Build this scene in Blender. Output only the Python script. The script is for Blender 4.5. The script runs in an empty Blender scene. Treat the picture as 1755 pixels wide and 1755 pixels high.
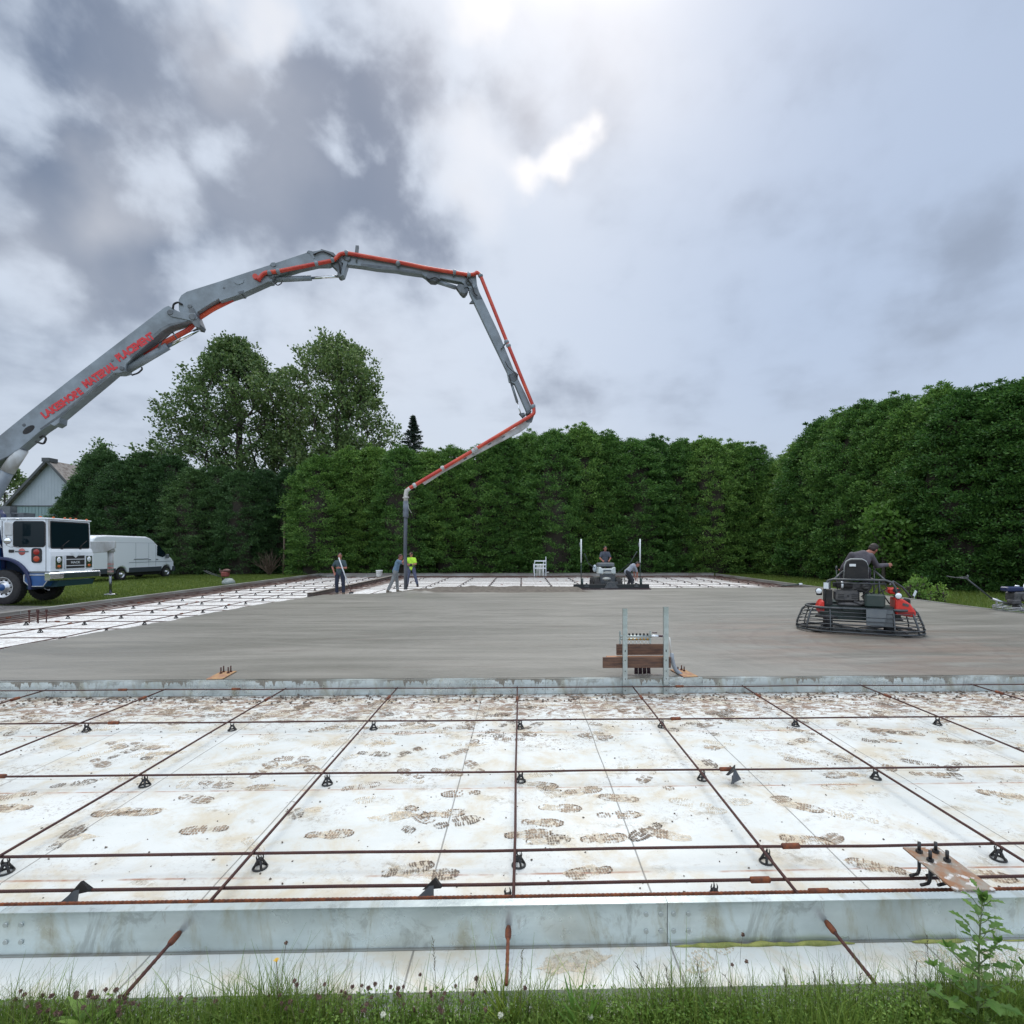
import bpy, math, random
import numpy as np
from mathutils import Vector, Matrix
from math import sin, cos, pi, radians as R_

# ------------------------------------------------------------------ camera
SC = bpy.context.scene
COL = SC.collection
F, CX, HY, CH, TH = 890.0, 915.0, 940.0, 1.88, R_(-1.31)
cam_d = bpy.data.cameras.new('camera'); cam = bpy.data.objects.new('camera', cam_d); COL.objects.link(cam)
cam.location = (0, 0, CH); cam.rotation_euler = (R_(90), 0, TH)
cam_d.sensor_width = 36; cam_d.lens = F / 1755 * 36; cam_d.shift_y = (HY - 877.5) / 1755; cam_d.shift_x = (877.5 - CX) / 1755
cam_d.clip_start = 0.05; cam_d.clip_end = 3000
SC.camera = cam
SC.view_settings.view_transform = 'Standard'; SC.view_settings.look = 'None'
SC.view_settings.exposure = 0.0; SC.view_settings.gamma = 1
SC.cycles.max_bounces = 8; SC.cycles.transparent_max_bounces = 12
SC.cycles.use_denoising = True

def ray(px, py):
    u = px - CX
    return Vector((-sin(TH) * F + cos(TH) * u, cos(TH) * F + sin(TH) * u, HY - py))
def G(px, py, z=0.0):            # point where the view line meets the height z
    r = ray(px, py); t = (z - CH) / r.z
    return Vector((r.x * t, r.y * t, z))
def A(px, py, Y):                # point where it meets the distance Y
    r = ray(px, py); t = Y / r.y
    return Vector((r.x * t, Y, CH + r.z * t))

# ------------------------------------------------------------------ sky and sun
SUN_EL, SUN_AZ = R_(52), R_(8)   # azimuth from +Y towards +X
w = bpy.data.worlds.new('World'); SC.world = w; w.use_nodes = True
nt = w.node_tree; nt.nodes.clear()
def N(t, **k):
    n = nt.nodes.new(t)
    for a, b in k.items(): setattr(n, a, b)
    return n
def L(a, b): nt.links.new(a, b)
def val(x):
    return x
def M1(op, a, b=None, c=None, clamp=False):
    n = N('ShaderNodeMath', operation=op, use_clamp=clamp)
    for i, v in enumerate((a, b, c)):
        if v is None: continue
        if isinstance(v, (int, float)): n.inputs[i].default_value = v
        else: L(v, n.inputs[i])
    return n.outputs[0]
def V1(op, a, b=None):
    n = N('ShaderNodeVectorMath', operation=op)
    for i, v in enumerate((a, b)):
        if v is None: continue
        if isinstance(v, (tuple, Vector)): n.inputs[i].default_value = v
        else: L(v, n.inputs[i])
    return n
def sstep(x, lo, hi):
    n = N('ShaderNodeMapRange', interpolation_type='SMOOTHSTEP')
    L(x, n.inputs[0]); n.inputs[1].default_value = lo; n.inputs[2].default_value = hi
    return n.outputs[0]
def mixc(f, a, b):
    n = N('ShaderNodeMix', data_type='RGBA')
    if isinstance(f, (int, float)): n.inputs[0].default_value = f
    else: L(f, n.inputs[0])
    for i, v in ((6, a), (7, b)):
        if isinstance(v, tuple): n.inputs[i].default_value = (*v, 1)
        else: L(v, n.inputs[i])
    return n.outputs[2]
sky = N('ShaderNodeTexSky'); sky.sky_type = 'NISHITA'; sky.sun_disc = False
sky.sun_elevation = SUN_EL; sky.sun_rotation = SUN_AZ; sky.air_density = 1.0; sky.dust_density = 2.0
skys = V1('SCALE', sky.outputs[0]); skys.inputs[3].default_value = 0.10
tc = N('ShaderNodeTexCoord')
d0 = V1('NORMALIZE', tc.outputs['Generated']).outputs[0]
sp = N('ShaderNodeSeparateXYZ'); L(d0, sp.inputs[0])
zz = M1('MAXIMUM', sp.outputs[2], 0.0)
den = M1('ADD', zz, 0.22)
pl = N('ShaderNodeCombineXYZ'); L(M1('DIVIDE', sp.outputs[0], den), pl.inputs[0]); L(M1('DIVIDE', sp.outputs[1], den), pl.inputs[1])
def noise(vec, scale, det=5, rough=0.55, dist=0.0, off=None):
    if off: vec = V1('ADD', vec, off).outputs[0]
    n = N('ShaderNodeTexNoise'); L(vec, n.inputs['Vector']); n.inputs['Scale'].default_value = scale
    n.inputs['Detail'].default_value = det; n.inputs['Roughness'].default_value = rough; n.inputs['Distortion'].default_value = dist
    return n.outputs[0]
# warp the direction so that the big cloud masses get ragged edges
wn = N('ShaderNodeTexNoise'); L(d0, wn.inputs['Vector']); wn.inputs['Scale'].default_value = 4.6; wn.inputs['Detail'].default_value = 5; wn.inputs['Roughness'].default_value = 0.46
wv = V1('SUBTRACT', wn.outputs[1], (0.5, 0.5, 0.5)).outputs[0]
wsc = V1('SCALE', wv); wsc.inputs[3].default_value = 0.30
dw = V1('NORMALIZE', V1('ADD', d0, wsc.outputs[0]).outputs[0]).outputs[0]
def blob(px, py, rad, soft=0.45, amp=1.0):
    v = ray(px, py).normalized(); rad *= .84 if amp > .3 else 1.0
    dist = V1('DISTANCE', dw, tuple(v)).outputs[1]
    n = N('ShaderNodeMapRange', interpolation_type='SMOOTHSTEP')
    L(dist, n.inputs[0]); r = rad / 1000.0
    n.inputs[1].default_value = r * (1 + soft); n.inputs[2].default_value = r * (1 - soft)
    n.inputs[3].default_value = 0; n.inputs[4].default_value = amp
    return n.outputs[0]
def addall(l):
    s = l[0]
    for x in l[1:]: s = M1('ADD', s, x)
    return s
DARK = [(40,225,150,.9,.75),(240,60,150,.9,.55),(310,330,190,.9,.8),(560,130,150,.9,.55),(720,120,130,.9,.55),(560,260,150,.9,.75),
        (650,350,120,.8,.7),(860,160,110,.9,.5),(120,520,150,.9,.35),(990,620,70,.8,.6),(870,640,90,.9,.35),(1300,200,130,.9,.45),(1560,640,170,.9,.2),
        (1710,390,120,.9,.45),(530,560,120,.9,.25),(60,60,120,.9,.3),(1450,480,220,.9,.15),(700,420,80,.9,.4),(250,700,150,.9,.2)]
BRT = [(430,20,30,.8,.7),(900,292,30,.8,1.1),(850,12,30,.8,.7),(950,262,26,.8,1.0),(370,60,45,.9,.25),(170,240,70,.9,.35),(380,230,110,.9,.22),(520,660,160,.95,.2),(960,60,180,.95,.25),
       (820,310,60,.9,.5),(40,410,90,.9,.25),(850,780,260,.95,.15)]
n1 = noise(pl.outputs[0], 1.5, 6, 0.48, 0.1, (3.1, 1.7, 0)); n2 = noise(pl.outputs[0], 4.3, 4, 0.5, 0.05, (7.1, 2.2, 0))
fb = M1('ADD', M1('MULTIPLY', n1, 0.62), M1('MULTIPLY', n2, 0.38))
n3 = noise(pl.outputs[0], 9.0, 5, 0.5, 0.1, (1.1, 5.2, 0))
base = M1('MULTIPLY', M1('SUBTRACT', M1('ADD', M1('MULTIPLY', fb, .8), M1('MULTIPLY', n3, .2)), 0.5), 3.2)
n4 = noise(d0, 7.0, 6, 0.50, 0.10, (2.4, 8.1, 3.3))
puff = sstep(n4, 0.26, 0.70)
dk = M1('MULTIPLY', addall([blob(*b[:3], soft=b[3], amp=b[4]) for b in DARK]), M1('ADD', M1('MULTIPLY', puff, 1.20), 0.10))
base = M1('ADD', base, M1('MULTIPLY', M1('SUBTRACT', n4, .5), 1.3))
dark = sstep(M1('ADD', M1('ADD', dk, base), 0.10), 0.0, 1.45)
light = addall([blob(*b[:3], soft=b[3], amp=b[4]) for b in BRT])
light = M1('MULTIPLY', light, M1('ADD', M1('MULTIPLY', n4, 1.4), 0.15), clamp=True)
# warm and cool greys; clearer blue-white air to the right
side = sstep(sp.outputs[0], -0.15, 0.55)
lite = mixc(side, (0.66, 0.745, 0.87), (0.49, 0.595, 0.775))
drk = mixc(side, (0.19, 0.24, 0.335), (0.32, 0.385, 0.50))
cl = mixc(dark, lite, drk)
cl = mixc(light, cl, (1.0, 1.0, 1.02))
hor = sstep(zz, 0.42, 0.05)
cl = mixc(M1('MULTIPLY', hor, 0.45), cl, (0.58, 0.64, 0.745))
cov = M1('ADD', M1('MULTIPLY', fb, 0.25), 0.72, clamp=True)
colr = mixc(cov, skys.outputs[0], cl)
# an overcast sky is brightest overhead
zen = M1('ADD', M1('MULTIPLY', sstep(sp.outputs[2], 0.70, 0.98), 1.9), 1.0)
# extra sky brightness behind the viewer, added to light hedge and boom fronts
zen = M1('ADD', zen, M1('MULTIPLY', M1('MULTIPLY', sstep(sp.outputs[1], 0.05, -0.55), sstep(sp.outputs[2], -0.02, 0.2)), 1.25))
warmz = mixc(sstep(sp.outputs[2], 0.68, 0.95), (1.0, 1.0, 1.0), (1.12, 1.0, 0.84))
colr = V1('MULTIPLY', colr, warmz).outputs[0]
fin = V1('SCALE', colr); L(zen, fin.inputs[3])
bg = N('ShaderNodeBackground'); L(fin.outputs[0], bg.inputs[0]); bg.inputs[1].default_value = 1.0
wo = N('ShaderNodeOutputWorld'); L(bg.outputs[0], wo.inputs[0])

sd = bpy.data.lights.new('sun', 'SUN'); sd.energy = 1.3; sd.angle = R_(25); sd.color = (1, 0.97, 0.92)
sun = bpy.data.objects.new('sun', sd); COL.objects.link(sun)
sv = Vector((sin(SUN_AZ) * cos(SUN_EL), cos(SUN_AZ) * cos(SUN_EL), sin(SUN_EL)))
sun.rotation_euler = (-sv).to_track_quat('-Z', 'Y').to_euler(); sun.location = (0, 20, 40)

# ------------------------------------------------------------------ materials
MAT = {}
def mat(name, col, rough=0.6, metal=0.0, col2=None, scale=6.0, amt=0.5, bump=0.0, bscale=40.0, spec=0.5, stretch=None, det=5, trans=0.0, emit=0, lo=0.35, hi=0.65):
    if name in MAT: return MAT[name]
    m = bpy.data.materials.new(name); m.use_nodes = True; t = m.node_tree; b = t.nodes['Principled BSDF']
    b.inputs['Base Color'].default_value = (*col, 1); b.inputs['Roughness'].default_value = rough; b.inputs['Metallic'].default_value = metal
    b.inputs['Specular IOR Level'].default_value = spec
    tcn = t.nodes.new('ShaderNodeTexCoord'); vec = tcn.outputs['Object']
    if stretch:
        mp = t.nodes.new('ShaderNodeMapping'); mp.inputs['Scale'].default_value = stretch; t.links.new(vec, mp.inputs[0]); vec = mp.outputs[0]
    if col2:
        n = t.nodes.new('ShaderNodeTexNoise'); n.inputs['Scale'].default_value = scale; n.inputs['Detail'].default_value = det; n.inputs['Roughness'].default_value = 0.6
        t.links.new(vec, n.inputs['Vector'])
        mr = t.nodes.new('ShaderNodeMapRange'); mr.inputs[1].default_value = lo; mr.inputs[2].default_value = hi; mr.inputs[4].default_value = amt * 2
        t.links.new(n.outputs[0], mr.inputs[0])
        mx = t.nodes.new('ShaderNodeMix'); mx.data_type = 'RGBA'; mx.clamp_factor = True
        mx.inputs[6].default_value = (*col, 1); mx.inputs[7].default_value = (*col2, 1)
        t.links.new(mr.outputs[0], mx.inputs[0]); t.links.new(mx.outputs[2], b.inputs['Base Color'])
    if bump:
        n = t.nodes.new('ShaderNodeTexNoise'); n.inputs['Scale'].default_value = bscale; n.inputs['Detail'].default_value = 4; t.links.new(vec, n.inputs['Vector'])
        bp = t.nodes.new('ShaderNodeBump'); bp.inputs['Strength'].default_value = bump; bp.inputs['Distance'].default_value = 0.01
        t.links.new(n.outputs[0], bp.inputs['Height']); t.links.new(bp.outputs[0], b.inputs['Normal'])
    if trans:
        b.inputs['Transmission Weight'].default_value = trans
    MAT[name] = m; return m

galv = mat('galvanised_steel', (0.50, 0.56, 0.555), 0.36, 0.75, (0.36, 0.40, 0.375), 2.2, 0.5, 0.08, 60, stretch=(0.6, 1, 3.5))
rust = mat('rusty_steel', (0.10, 0.035, 0.025), 0.75, 0.25, (0.055, 0.022, 0.02), 9, 0.6, 0.6, 260)
rusto = mat('orange_rust', (0.23, 0.065, 0.02), 0.8, 0.1, (0.10, 0.035, 0.02), 30, 0.6, 0.3, 120)
blackp = mat('black_plastic', (0.012, 0.012, 0.014), 0.45, 0, (0.03, 0.028, 0.026), 20, 0.5)
wedgep = mat('charcoal_plastic', (0.045, 0.052, 0.058), 0.6, 0, (0.09, 0.09, 0.088), 14, 0.4)
wood = mat('weathered_wood', (0.17, 0.088, 0.052), 0.8, 0, (0.075, 0.042, 0.03), 6, 0.6, 0.5, 50, stretch=(0.5, 6, 6))
freshw = mat('fresh_wood', (0.50, 0.24, 0.12), 0.7, 0, (0.36, 0.17, 0.09), 6, 0.6, 0.3, 50, stretch=(0.5, 6, 6))
white = mat('white_paint', (0.70, 0.73, 0.76), 0.28, 0, (0.58, 0.62, 0.64), 1.4, 0.4)
whited = mat('dirty_white_paint', (0.55, 0.57, 0.57), 0.45, 0, (0.32, 0.31, 0.29), 2.5, 0.5, stretch=(1, 1, 0.4))
boomg = mat('boom_grey_paint', (0.235, 0.27, 0.30), 0.4, 0.05, (0.15, 0.17, 0.185), 1.6, 0.5, stretch=(1, 1, 1))
boomd = mat('boom_dark_steel', (0.075, 0.085, 0.095), 0.45, 0.3, (0.14, 0.15, 0.155), 4, 0.5)
redp = mat('red_pipe_paint', (0.42, 0.025, 0.02), 0.4, 0, (0.58, 0.075, 0.03), 1.2, 0.55, stretch=(1, 1, 1))
redt = mat('red_lettering', (0.56, 0.025, 0.03), 0.5)
navy = mat('navy_paint', (0.01, 0.018, 0.07), 0.3, 0, (0.02, 0.03, 0.09), 3, 0.4)
blue = mat('blue_paint', (0.02, 0.09, 0.26), 0.35, 0, (0.015, 0.05, 0.14), 2, 0.4)
chrome = mat('chrome', (0.75, 0.76, 0.77), 0.12, 1.0)
alu = mat('aluminium', (0.62, 0.63, 0.64), 0.3, 0.9, (0.4, 0.4, 0.4), 12, 0.3)
glassd = mat('dark_glass', (0.006, 0.014, 0.018), 0.08, 0, spec=0.25)
rubber = mat('tyre_rubber', (0.014, 0.014, 0.016), 0.8, 0, (0.03, 0.028, 0.026), 8, 0.5, 0.3, 60)
amber = mat('amber_lens', (0.55, 0.12, 0.02), 0.25)
redl = mat('red_lens', (0.28, 0.015, 0.01), 0.2)
lampg = mat('lamp_glass', (0.75, 0.78, 0.8), 0.1, 0.3)
greyp = mat('grey_plastic', (0.09, 0.105, 0.115), 0.55, 0, (0.14, 0.15, 0.15), 3, 0.4)
dsteel = mat('dark_steel_tube', (0.045, 0.055, 0.06), 0.42, 0.4, (0.10, 0.10, 0.10), 10, 0.5)
dgreen = mat('dark_green_paint', (0.015, 0.035, 0.03), 0.4, 0, (0.04, 0.05, 0.045), 6, 0.4)
engine = mat('engine_grey', (0.055, 0.055, 0.06), 0.5, 0.4, (0.11, 0.105, 0.10), 12, 0.5)
redm = mat('red_machine_paint', (0.68, 0.035, 0.022), 0.35, 0, (0.50, 0.03, 0.02), 4, 0.4)
brass = mat('brass', (0.42, 0.24, 0.06), 0.35, 0.9)
concr_d = mat('concrete_splash', (0.21, 0.185, 0.16), 0.6, 0, (0.30, 0.27, 0.24), 8, 0.6, 0.8, 25)
hosem = mat('hose_rubber', (0.05, 0.06, 0.075), 0.6, 0, (0.11, 0.115, 0.125), 5, 0.5, stretch=(1, 1, 0.5))
skin = mat('skin', (0.34, 0.13, 0.085), 0.55, 0, (0.27, 0.10, 0.07), 10, 0.4)
hairm = mat('dark_hair', (0.012, 0.009, 0.008), 0.6)
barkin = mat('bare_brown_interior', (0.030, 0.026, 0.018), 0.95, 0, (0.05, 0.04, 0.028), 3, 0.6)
bark = mat('bark', (0.085, 0.07, 0.055), 0.9, 0, (0.045, 0.038, 0.03), 12, 0.6, 0.8, 30, stretch=(3, 3, 0.5))
def cloth(name, c): return mat(name, c, 0.85, 0, tuple(x * 0.65 for x in c), 7, 0.5, 0.4, 30)

def leafmat(name, c1, c2, tr=0.25, rough=0.5, spec=0.35):
    m = bpy.data.materials.new(name); m.use_nodes = True; t = m.node_tree; b = t.nodes['Principled BSDF']; o = t.nodes['Material Output']
    g = t.nodes.new('ShaderNodeNewGeometry'); oi = t.nodes.new('ShaderNodeObjectInfo')
    mx = t.nodes.new('ShaderNodeMix'); mx.data_type = 'RGBA'; mx.inputs[6].default_value = (*c1, 1); mx.inputs[7].default_value = (*c2, 1)
    pw = t.nodes.new('ShaderNodeMath'); pw.operation = 'POWER'; pw.inputs[1].default_value = 1.6
    t.links.new(g.outputs['Random Per Island'], pw.inputs[0]); t.links.new(pw.outputs[0], mx.inputs[0])
    hs = t.nodes.new('ShaderNodeHueSaturation'); t.links.new(mx.outputs[2], hs.inputs['Color'])
    mr = t.nodes.new('ShaderNodeMapRange'); mr.inputs[3].default_value = 0.72; mr.inputs[4].default_value = 1.3; t.links.new(oi.outputs['Random'], mr.inputs[0]); t.links.new(mr.outputs[0], hs.inputs['Value'])
    mh = t.nodes.new('ShaderNodeMapRange'); mh.inputs[3].default_value = 0.515; mh.inputs[4].default_value = 0.485; t.links.new(oi.outputs['Random'], mh.inputs[0]); t.links.new(mh.outputs[0], hs.inputs['Hue'])
    t.links.new(hs.outputs[0], b.inputs['Base Color']); b.inputs['Roughness'].default_value = rough; b.inputs['Specular IOR Level'].default_value = spec
    tl = t.nodes.new('ShaderNodeBsdfTranslucent'); t.links.new(hs.outputs[0], tl.inputs[0])
    ms = t.nodes.new('ShaderNodeMixShader'); ms.inputs[0].default_value = tr
    t.links.new(b.outputs[0], ms.inputs[1]); t.links.new(tl.outputs[0], ms.inputs[2]); t.links.new(ms.outputs[0], o.inputs[0])
    MAT[name] = m; return m
cedar = leafmat('cedar_foliage', (0.048, 0.125, 0.026), (0.185, 0.33, 0.070), 0.27)
cedar2 = leafmat('dark_cedar_foliage', (0.038, 0.088, 0.030), (0.105, 0.195, 0.058), 0.2)
decid = leafmat('tree_leaves', (0.058, 0.112, 0.034), (0.17, 0.245, 0.08), 0.3)
sprc = leafmat('spruce_needles', (0.02, 0.04, 0.025), (0.04, 0.07, 0.04), 0.05)
youngl = leafmat('young_leaves', (0.10, 0.21, 0.035), (0.19, 0.33, 0.07), 0.4)
grassm = leafmat('grass_blades', (0.095, 0.165, 0.020), (0.28, 0.36, 0.06), 0.38)
longg = leafmat('long_yellow_green_blades', (0.12, 0.20, 0.03), (0.26, 0.36, 0.08), 0.4)
dryg = leafmat('dry_grass_stalks', (0.10, 0.095, 0.045), (0.17, 0.15, 0.085), 0.2)
lawnm = leafmat('lawn_blades', (0.075, 0.13, 0.02), (0.155, 0.20, 0.035), 0.3)
weedl = leafmat('weed_leaves', (0.12, 0.23, 0.04), (0.27, 0.41, 0.09), 0.38)
deadl = leafmat('dead_twigs', (0.10, 0.075, 0.05), (0.16, 0.12, 0.085), 0.1)

# ------------------------------------------------------------------ mesh helpers
class MB:
    def __init__(s): s.v = []; s.f = []; s.m = []; s.mi = 0; s.sm = []
    def mat(s, i): s.mi = i; return s
    def add(s, vs, fs, smooth=False):
        o = len(s.v); s.v += [tuple(v) for v in vs]
        for f in fs: s.f.append([i + o for i in f]); s.m.append(s.mi); s.sm.append(smooth)
        return s
    def box(s, c, size, rot=None, taper=1.0, bev=0.0):
        x, y, z = [q / 2 for q in size]
        if bev:
            b = min(bev, x * .9, y * .9, z * .9); vs = []; fs = []
            pts = []
            for sz, in ((-1,), (1,)):
                pass
            # chamfered box: three rings on each side
            def ring(px, py, pz, c_): return [(-px + c_, -py, pz), (px - c_, -py, pz), (px, -py + c_, pz), (px, py - c_, pz), (px - c_, py, pz), (-px + c_, py, pz), (-px, py - c_, pz), (-px, -py + c_, pz)]
            rr = [ring(x - b, y - b, -z, b * .5), ring(x, y, -z + b, b), ring(x, y, z - b, b), ring(x - b, y - b, z, b * .5)]
            for r in rr: vs += r
            for k in range(3):
                for i in range(8): fs.append((k * 8 + i, k * 8 + (i + 1) % 8, (k + 1) * 8 + (i + 1) % 8, (k + 1) * 8 + i))
            fs.append(tuple(range(7, -1, -1))); fs.append(tuple(range(24, 32)))
        else:
            vs = [(-x, -y, -z), (x, -y, -z), (x, y, -z), (-x, y, -z), (-x * taper, -y * taper, z), (x * taper, -y * taper, z), (x * taper, y * taper, z), (-x * taper, y * taper, z)]
            fs = [(3, 2, 1, 0), (4, 5, 6, 7), (0, 1, 5, 4), (1, 2, 6, 5), (2, 3, 7, 6), (3, 0, 4, 7)]
        c = Vector(c)
        if rot is not None:
            if not isinstance(rot, Matrix): 
                from mathutils import Euler
                rot = Euler(rot).to_matrix()
            vs = [rot @ Vector(v) + c for v in vs]
        else: vs = [Vector(v) + c for v in vs]
        return s.add(vs, fs)
    def span(s, a, b, bev=0.0):
        a = Vector(a); b = Vector(b); return s.box((a + b) / 2, [abs(q) for q in (b - a)], bev=bev)
    def tube(s, pts, r, seg=8, caps=True, smooth=True):
        pts = [Vector(p) for p in pts]; n = len(pts); rs = r if isinstance(r, (list, tuple)) else [r] * n
        vs = []; prev = None
        for i, p in enumerate(pts):
            t = (pts[min(i + 1, n - 1)] - pts[max(i - 1, 0)])
            if t.length < 1e-9: t = Vector((0, 0, 1))
            t.normalize()
            if prev is None:
                a = Vector((0, 0, 1)) if abs(t.z) < 0.9 else Vector((1, 0, 0))
                u = t.cross(a).normalized()
            else:
                u = (prev - t * prev.dot(t))
                u = u.normalized() if u.length > 1e-6 else t.orthogonal().normalized()
            prev = u; w_ = t.cross(u)
            for k in range(seg):
                an = 2 * pi * k / seg; vs.append(p + (u * cos(an) + w_ * sin(an)) * rs[i])
        fs = [(i * seg + k, i * seg + (k + 1) % seg, (i + 1) * seg + (k + 1) % seg, (i + 1) * seg + k) for i in range(n - 1) for k in range(seg)]
        s.add(vs, fs, smooth)
        if caps:
            o = len(s.v) - len(vs)
            s.f.append([o + k for k in range(seg - 1, -1, -1)]); s.m.append(s.mi); s.sm.append(False)
            s.f.append([o + (n - 1) * seg + k for k in range(seg)]); s.m.append(s.mi); s.sm.append(False)
        return s
    def ell(s, c, r, seg=12, rings=8, rot=None):
        vs = []; fs = []
        r = (r, r, r) if isinstance(r, (int, float)) else r
        for i in range(rings + 1):
            th = pi * i / rings
            for k in range(seg):
                an = 2 * pi * k / seg; v = Vector((r[0] * sin(th) * cos(an), r[1] * sin(th) * sin(an), r[2] * cos(th)))
                if rot is not None: v = rot @ v
                vs.append(v + Vector(c))
        for i in range(rings):
            for k in range(seg): fs.append((i * seg + k, (i + 1) * seg + k, (i + 1) * seg + (k + 1) % seg, i * seg + (k + 1) % seg))
        return s.add(vs, fs, True)
    def lathe(s, c, prof, axis='z', seg=24, smooth=True):   # prof: (radius, height)
        vs = []; c = Vector(c)
        for r, h in prof:
            for k in range(seg):
                an = 2 * pi * k / seg; a, b = r * cos(an), r * sin(an)
                v = (a, b, h) if axis == 'z' else ((h, a, b) if axis == 'x' else (b, h, a))
                vs.append(Vector(v) + c)
        n = len(prof)
        fs = [(i * seg + k, i * seg + (k + 1) % seg, (i + 1) * seg + (k + 1) % seg, (i + 1) * seg + k) for i in range(n - 1) for k in range(seg)]
        return s.add(vs, fs, smooth)
    def prism(s, pts, nrm, t):                               # pts: planar 3D outline, thickness t centred
        nrm = Vector(nrm).normalized() * (t / 2); pts = [Vector(p) for p in pts]; n = len(pts)
        vs = [p - nrm for p in pts] + [p + nrm for p in pts]
        fs = [list(range(n - 1, -1, -1)), list(range(n, 2 * n))] + [(i, (i + 1) % n, n + (i + 1) % n, n + i) for i in range(n)]
        return s.add(vs, fs)
    def torus(s, c, Rr, r, seg=32, sub=8, sx=1.0, sy=1.0, arc=None):
        a0, a1 = arc or (0, 2 * pi)
        pts = [Vector(c) + Vector((Rr * sx * cos(a0 + (a1 - a0) * k / seg), Rr * sy * sin(a0 + (a1 - a0) * k / seg), 0)) for k in range(seg + 1)]
        return s.tube(pts, r, sub, caps=bool(arc))
    def build(s, name, mats, parent=None, off=None):
        me = bpy.data.meshes.new(name)
        vs = s.v
        if off is not None: vs = [(v[0] - off[0], v[1] - off[1], v[2] - off[2]) for v in vs]
        me.from_pydata(vs, [], s.f)
        mats = mats if isinstance(mats, (list, tuple)) else [mats]
        for m in mats: me.materials.append(m)
        me.polygons.foreach_set('material_index', s.m); me.polygons.foreach_set('use_smooth', s.sm)
        me.update()
        o = bpy.data.objects.new(name, me); COL.objects.link(o)
        if parent is not None: o.parent = parent
        return o
def tag(o, label=None, cat=None, group=None, kind=None):
    if label: o['label'] = label
    if cat: o['category'] = cat
    if group: o['group'] = group
    if kind: o['kind'] = kind
    return o
def empty(name, loc, rz=0.0, label=None, cat=None, group=None):
    o = bpy.data.objects.new(name, None); COL.objects.link(o); o.location = loc; o.rotation_euler = (0, 0, rz); o.empty_display_size = 0.1
    return tag(o, label, cat, group)
def copy_tree(o, parent=None):
    c = o.copy(); COL.objects.link(c); c.parent = parent
    for ch in list(o.children): copy_tree(ch, c)
    return c
def struct(o): o['kind'] = 'structure'; return o
def raw_mesh(name, verts, faces4, m, smooth=False):
    me = bpy.data.meshes.new(name); nv = len(verts); nf = len(faces4); k = faces4.shape[1]
    me.vertices.add(nv); me.vertices.foreach_set('co', verts.astype(np.float32).ravel())
    me.loops.add(nf * k); me.loops.foreach_set('vertex_index', faces4.astype(np.int32).ravel())
    me.polygons.add(nf); me.polygons.foreach_set('loop_start', np.arange(0, nf * k, k, dtype=np.int32))
    me.materials.append(m); me.update(calc_edges=True); me.validate()
    if smooth: me.polygons.foreach_set('use_smooth', np.ones(nf, dtype=bool))
    return me
def mobj(name, me, parent=None):
    o = bpy.data.objects.new(name, me); COL.objects.link(o); o.parent = parent; return o
def nrmz(a): return a / np.maximum(np.linalg.norm(a, axis=1, keepdims=True), 1e-9)
def leaves(c, d, ln, wd, rng):          # diamond leaves: centres c, directions d
    n = len(c); d = nrmz(d); up = rng.normal(size=(n, 3)); s_ = nrmz(np.cross(d, up)); nn = np.cross(s_, d)
    ln = np.broadcast_to(ln, (n,))[:, None]; wd = np.broadcast_to(wd, (n,))[:, None]
    v = np.stack([c - d * ln * .5, c + s_ * wd * .5 + nn * wd * .12 - d * ln * .05, c + d * ln * .5 - nn * ln * .08, c - s_ * wd * .5 + nn * wd * .12 - d * ln * .05], 1).reshape(-1, 3)
    f = np.arange(n * 4).reshape(n, 4); return v, f
# ------------------------------------------------------------------ the setting
XL, XR, Y0, Y1, YF = -13.35, 12.95, 2.45, 6.76, 34.5       # slab limits: left, right, near form, second form, far form
ZS = 0.20                                                  # top of forms and concrete
rng = np.random.default_rng(5); random.seed(5)

def shader(name):
    m = bpy.data.materials.new(name); m.use_nodes = True
    global nt
    nt = m.node_tree
    return m, nt.nodes['Principled BSDF']
def mapr(x, a, b, c=0.0, d=1.0, sm=True):
    n = N('ShaderNodeMapRange', interpolation_type='SMOOTHSTEP' if sm else 'LINEAR'); L(x, n.inputs[0])
    for i, q in enumerate((a, b, c, d)): n.inputs[i + 1].default_value = q
    return n.outputs[0]
def ocoord():
    t = N('ShaderNodeTexCoord'); s_ = N('ShaderNodeSeparateXYZ'); L(t.outputs['Object'], s_.inputs[0]); return t.outputs['Object'], s_.outputs[0], s_.outputs[1], s_.outputs[2]
def stretch(v, sc, rot=0):
    m = N('ShaderNodeMapping'); L(v, m.inputs[0]); m.inputs['Scale'].default_value = sc; m.inputs['Rotation'].default_value = (0, 0, rot); return m.outputs[0]
def bump(h, strength, dist, b):
    n = N('ShaderNodeBump'); n.inputs['Strength'].default_value = strength; n.inputs['Distance'].default_value = dist; L(h, n.inputs['Height']); L(n.outputs[0], b.inputs['Normal'])

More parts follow.
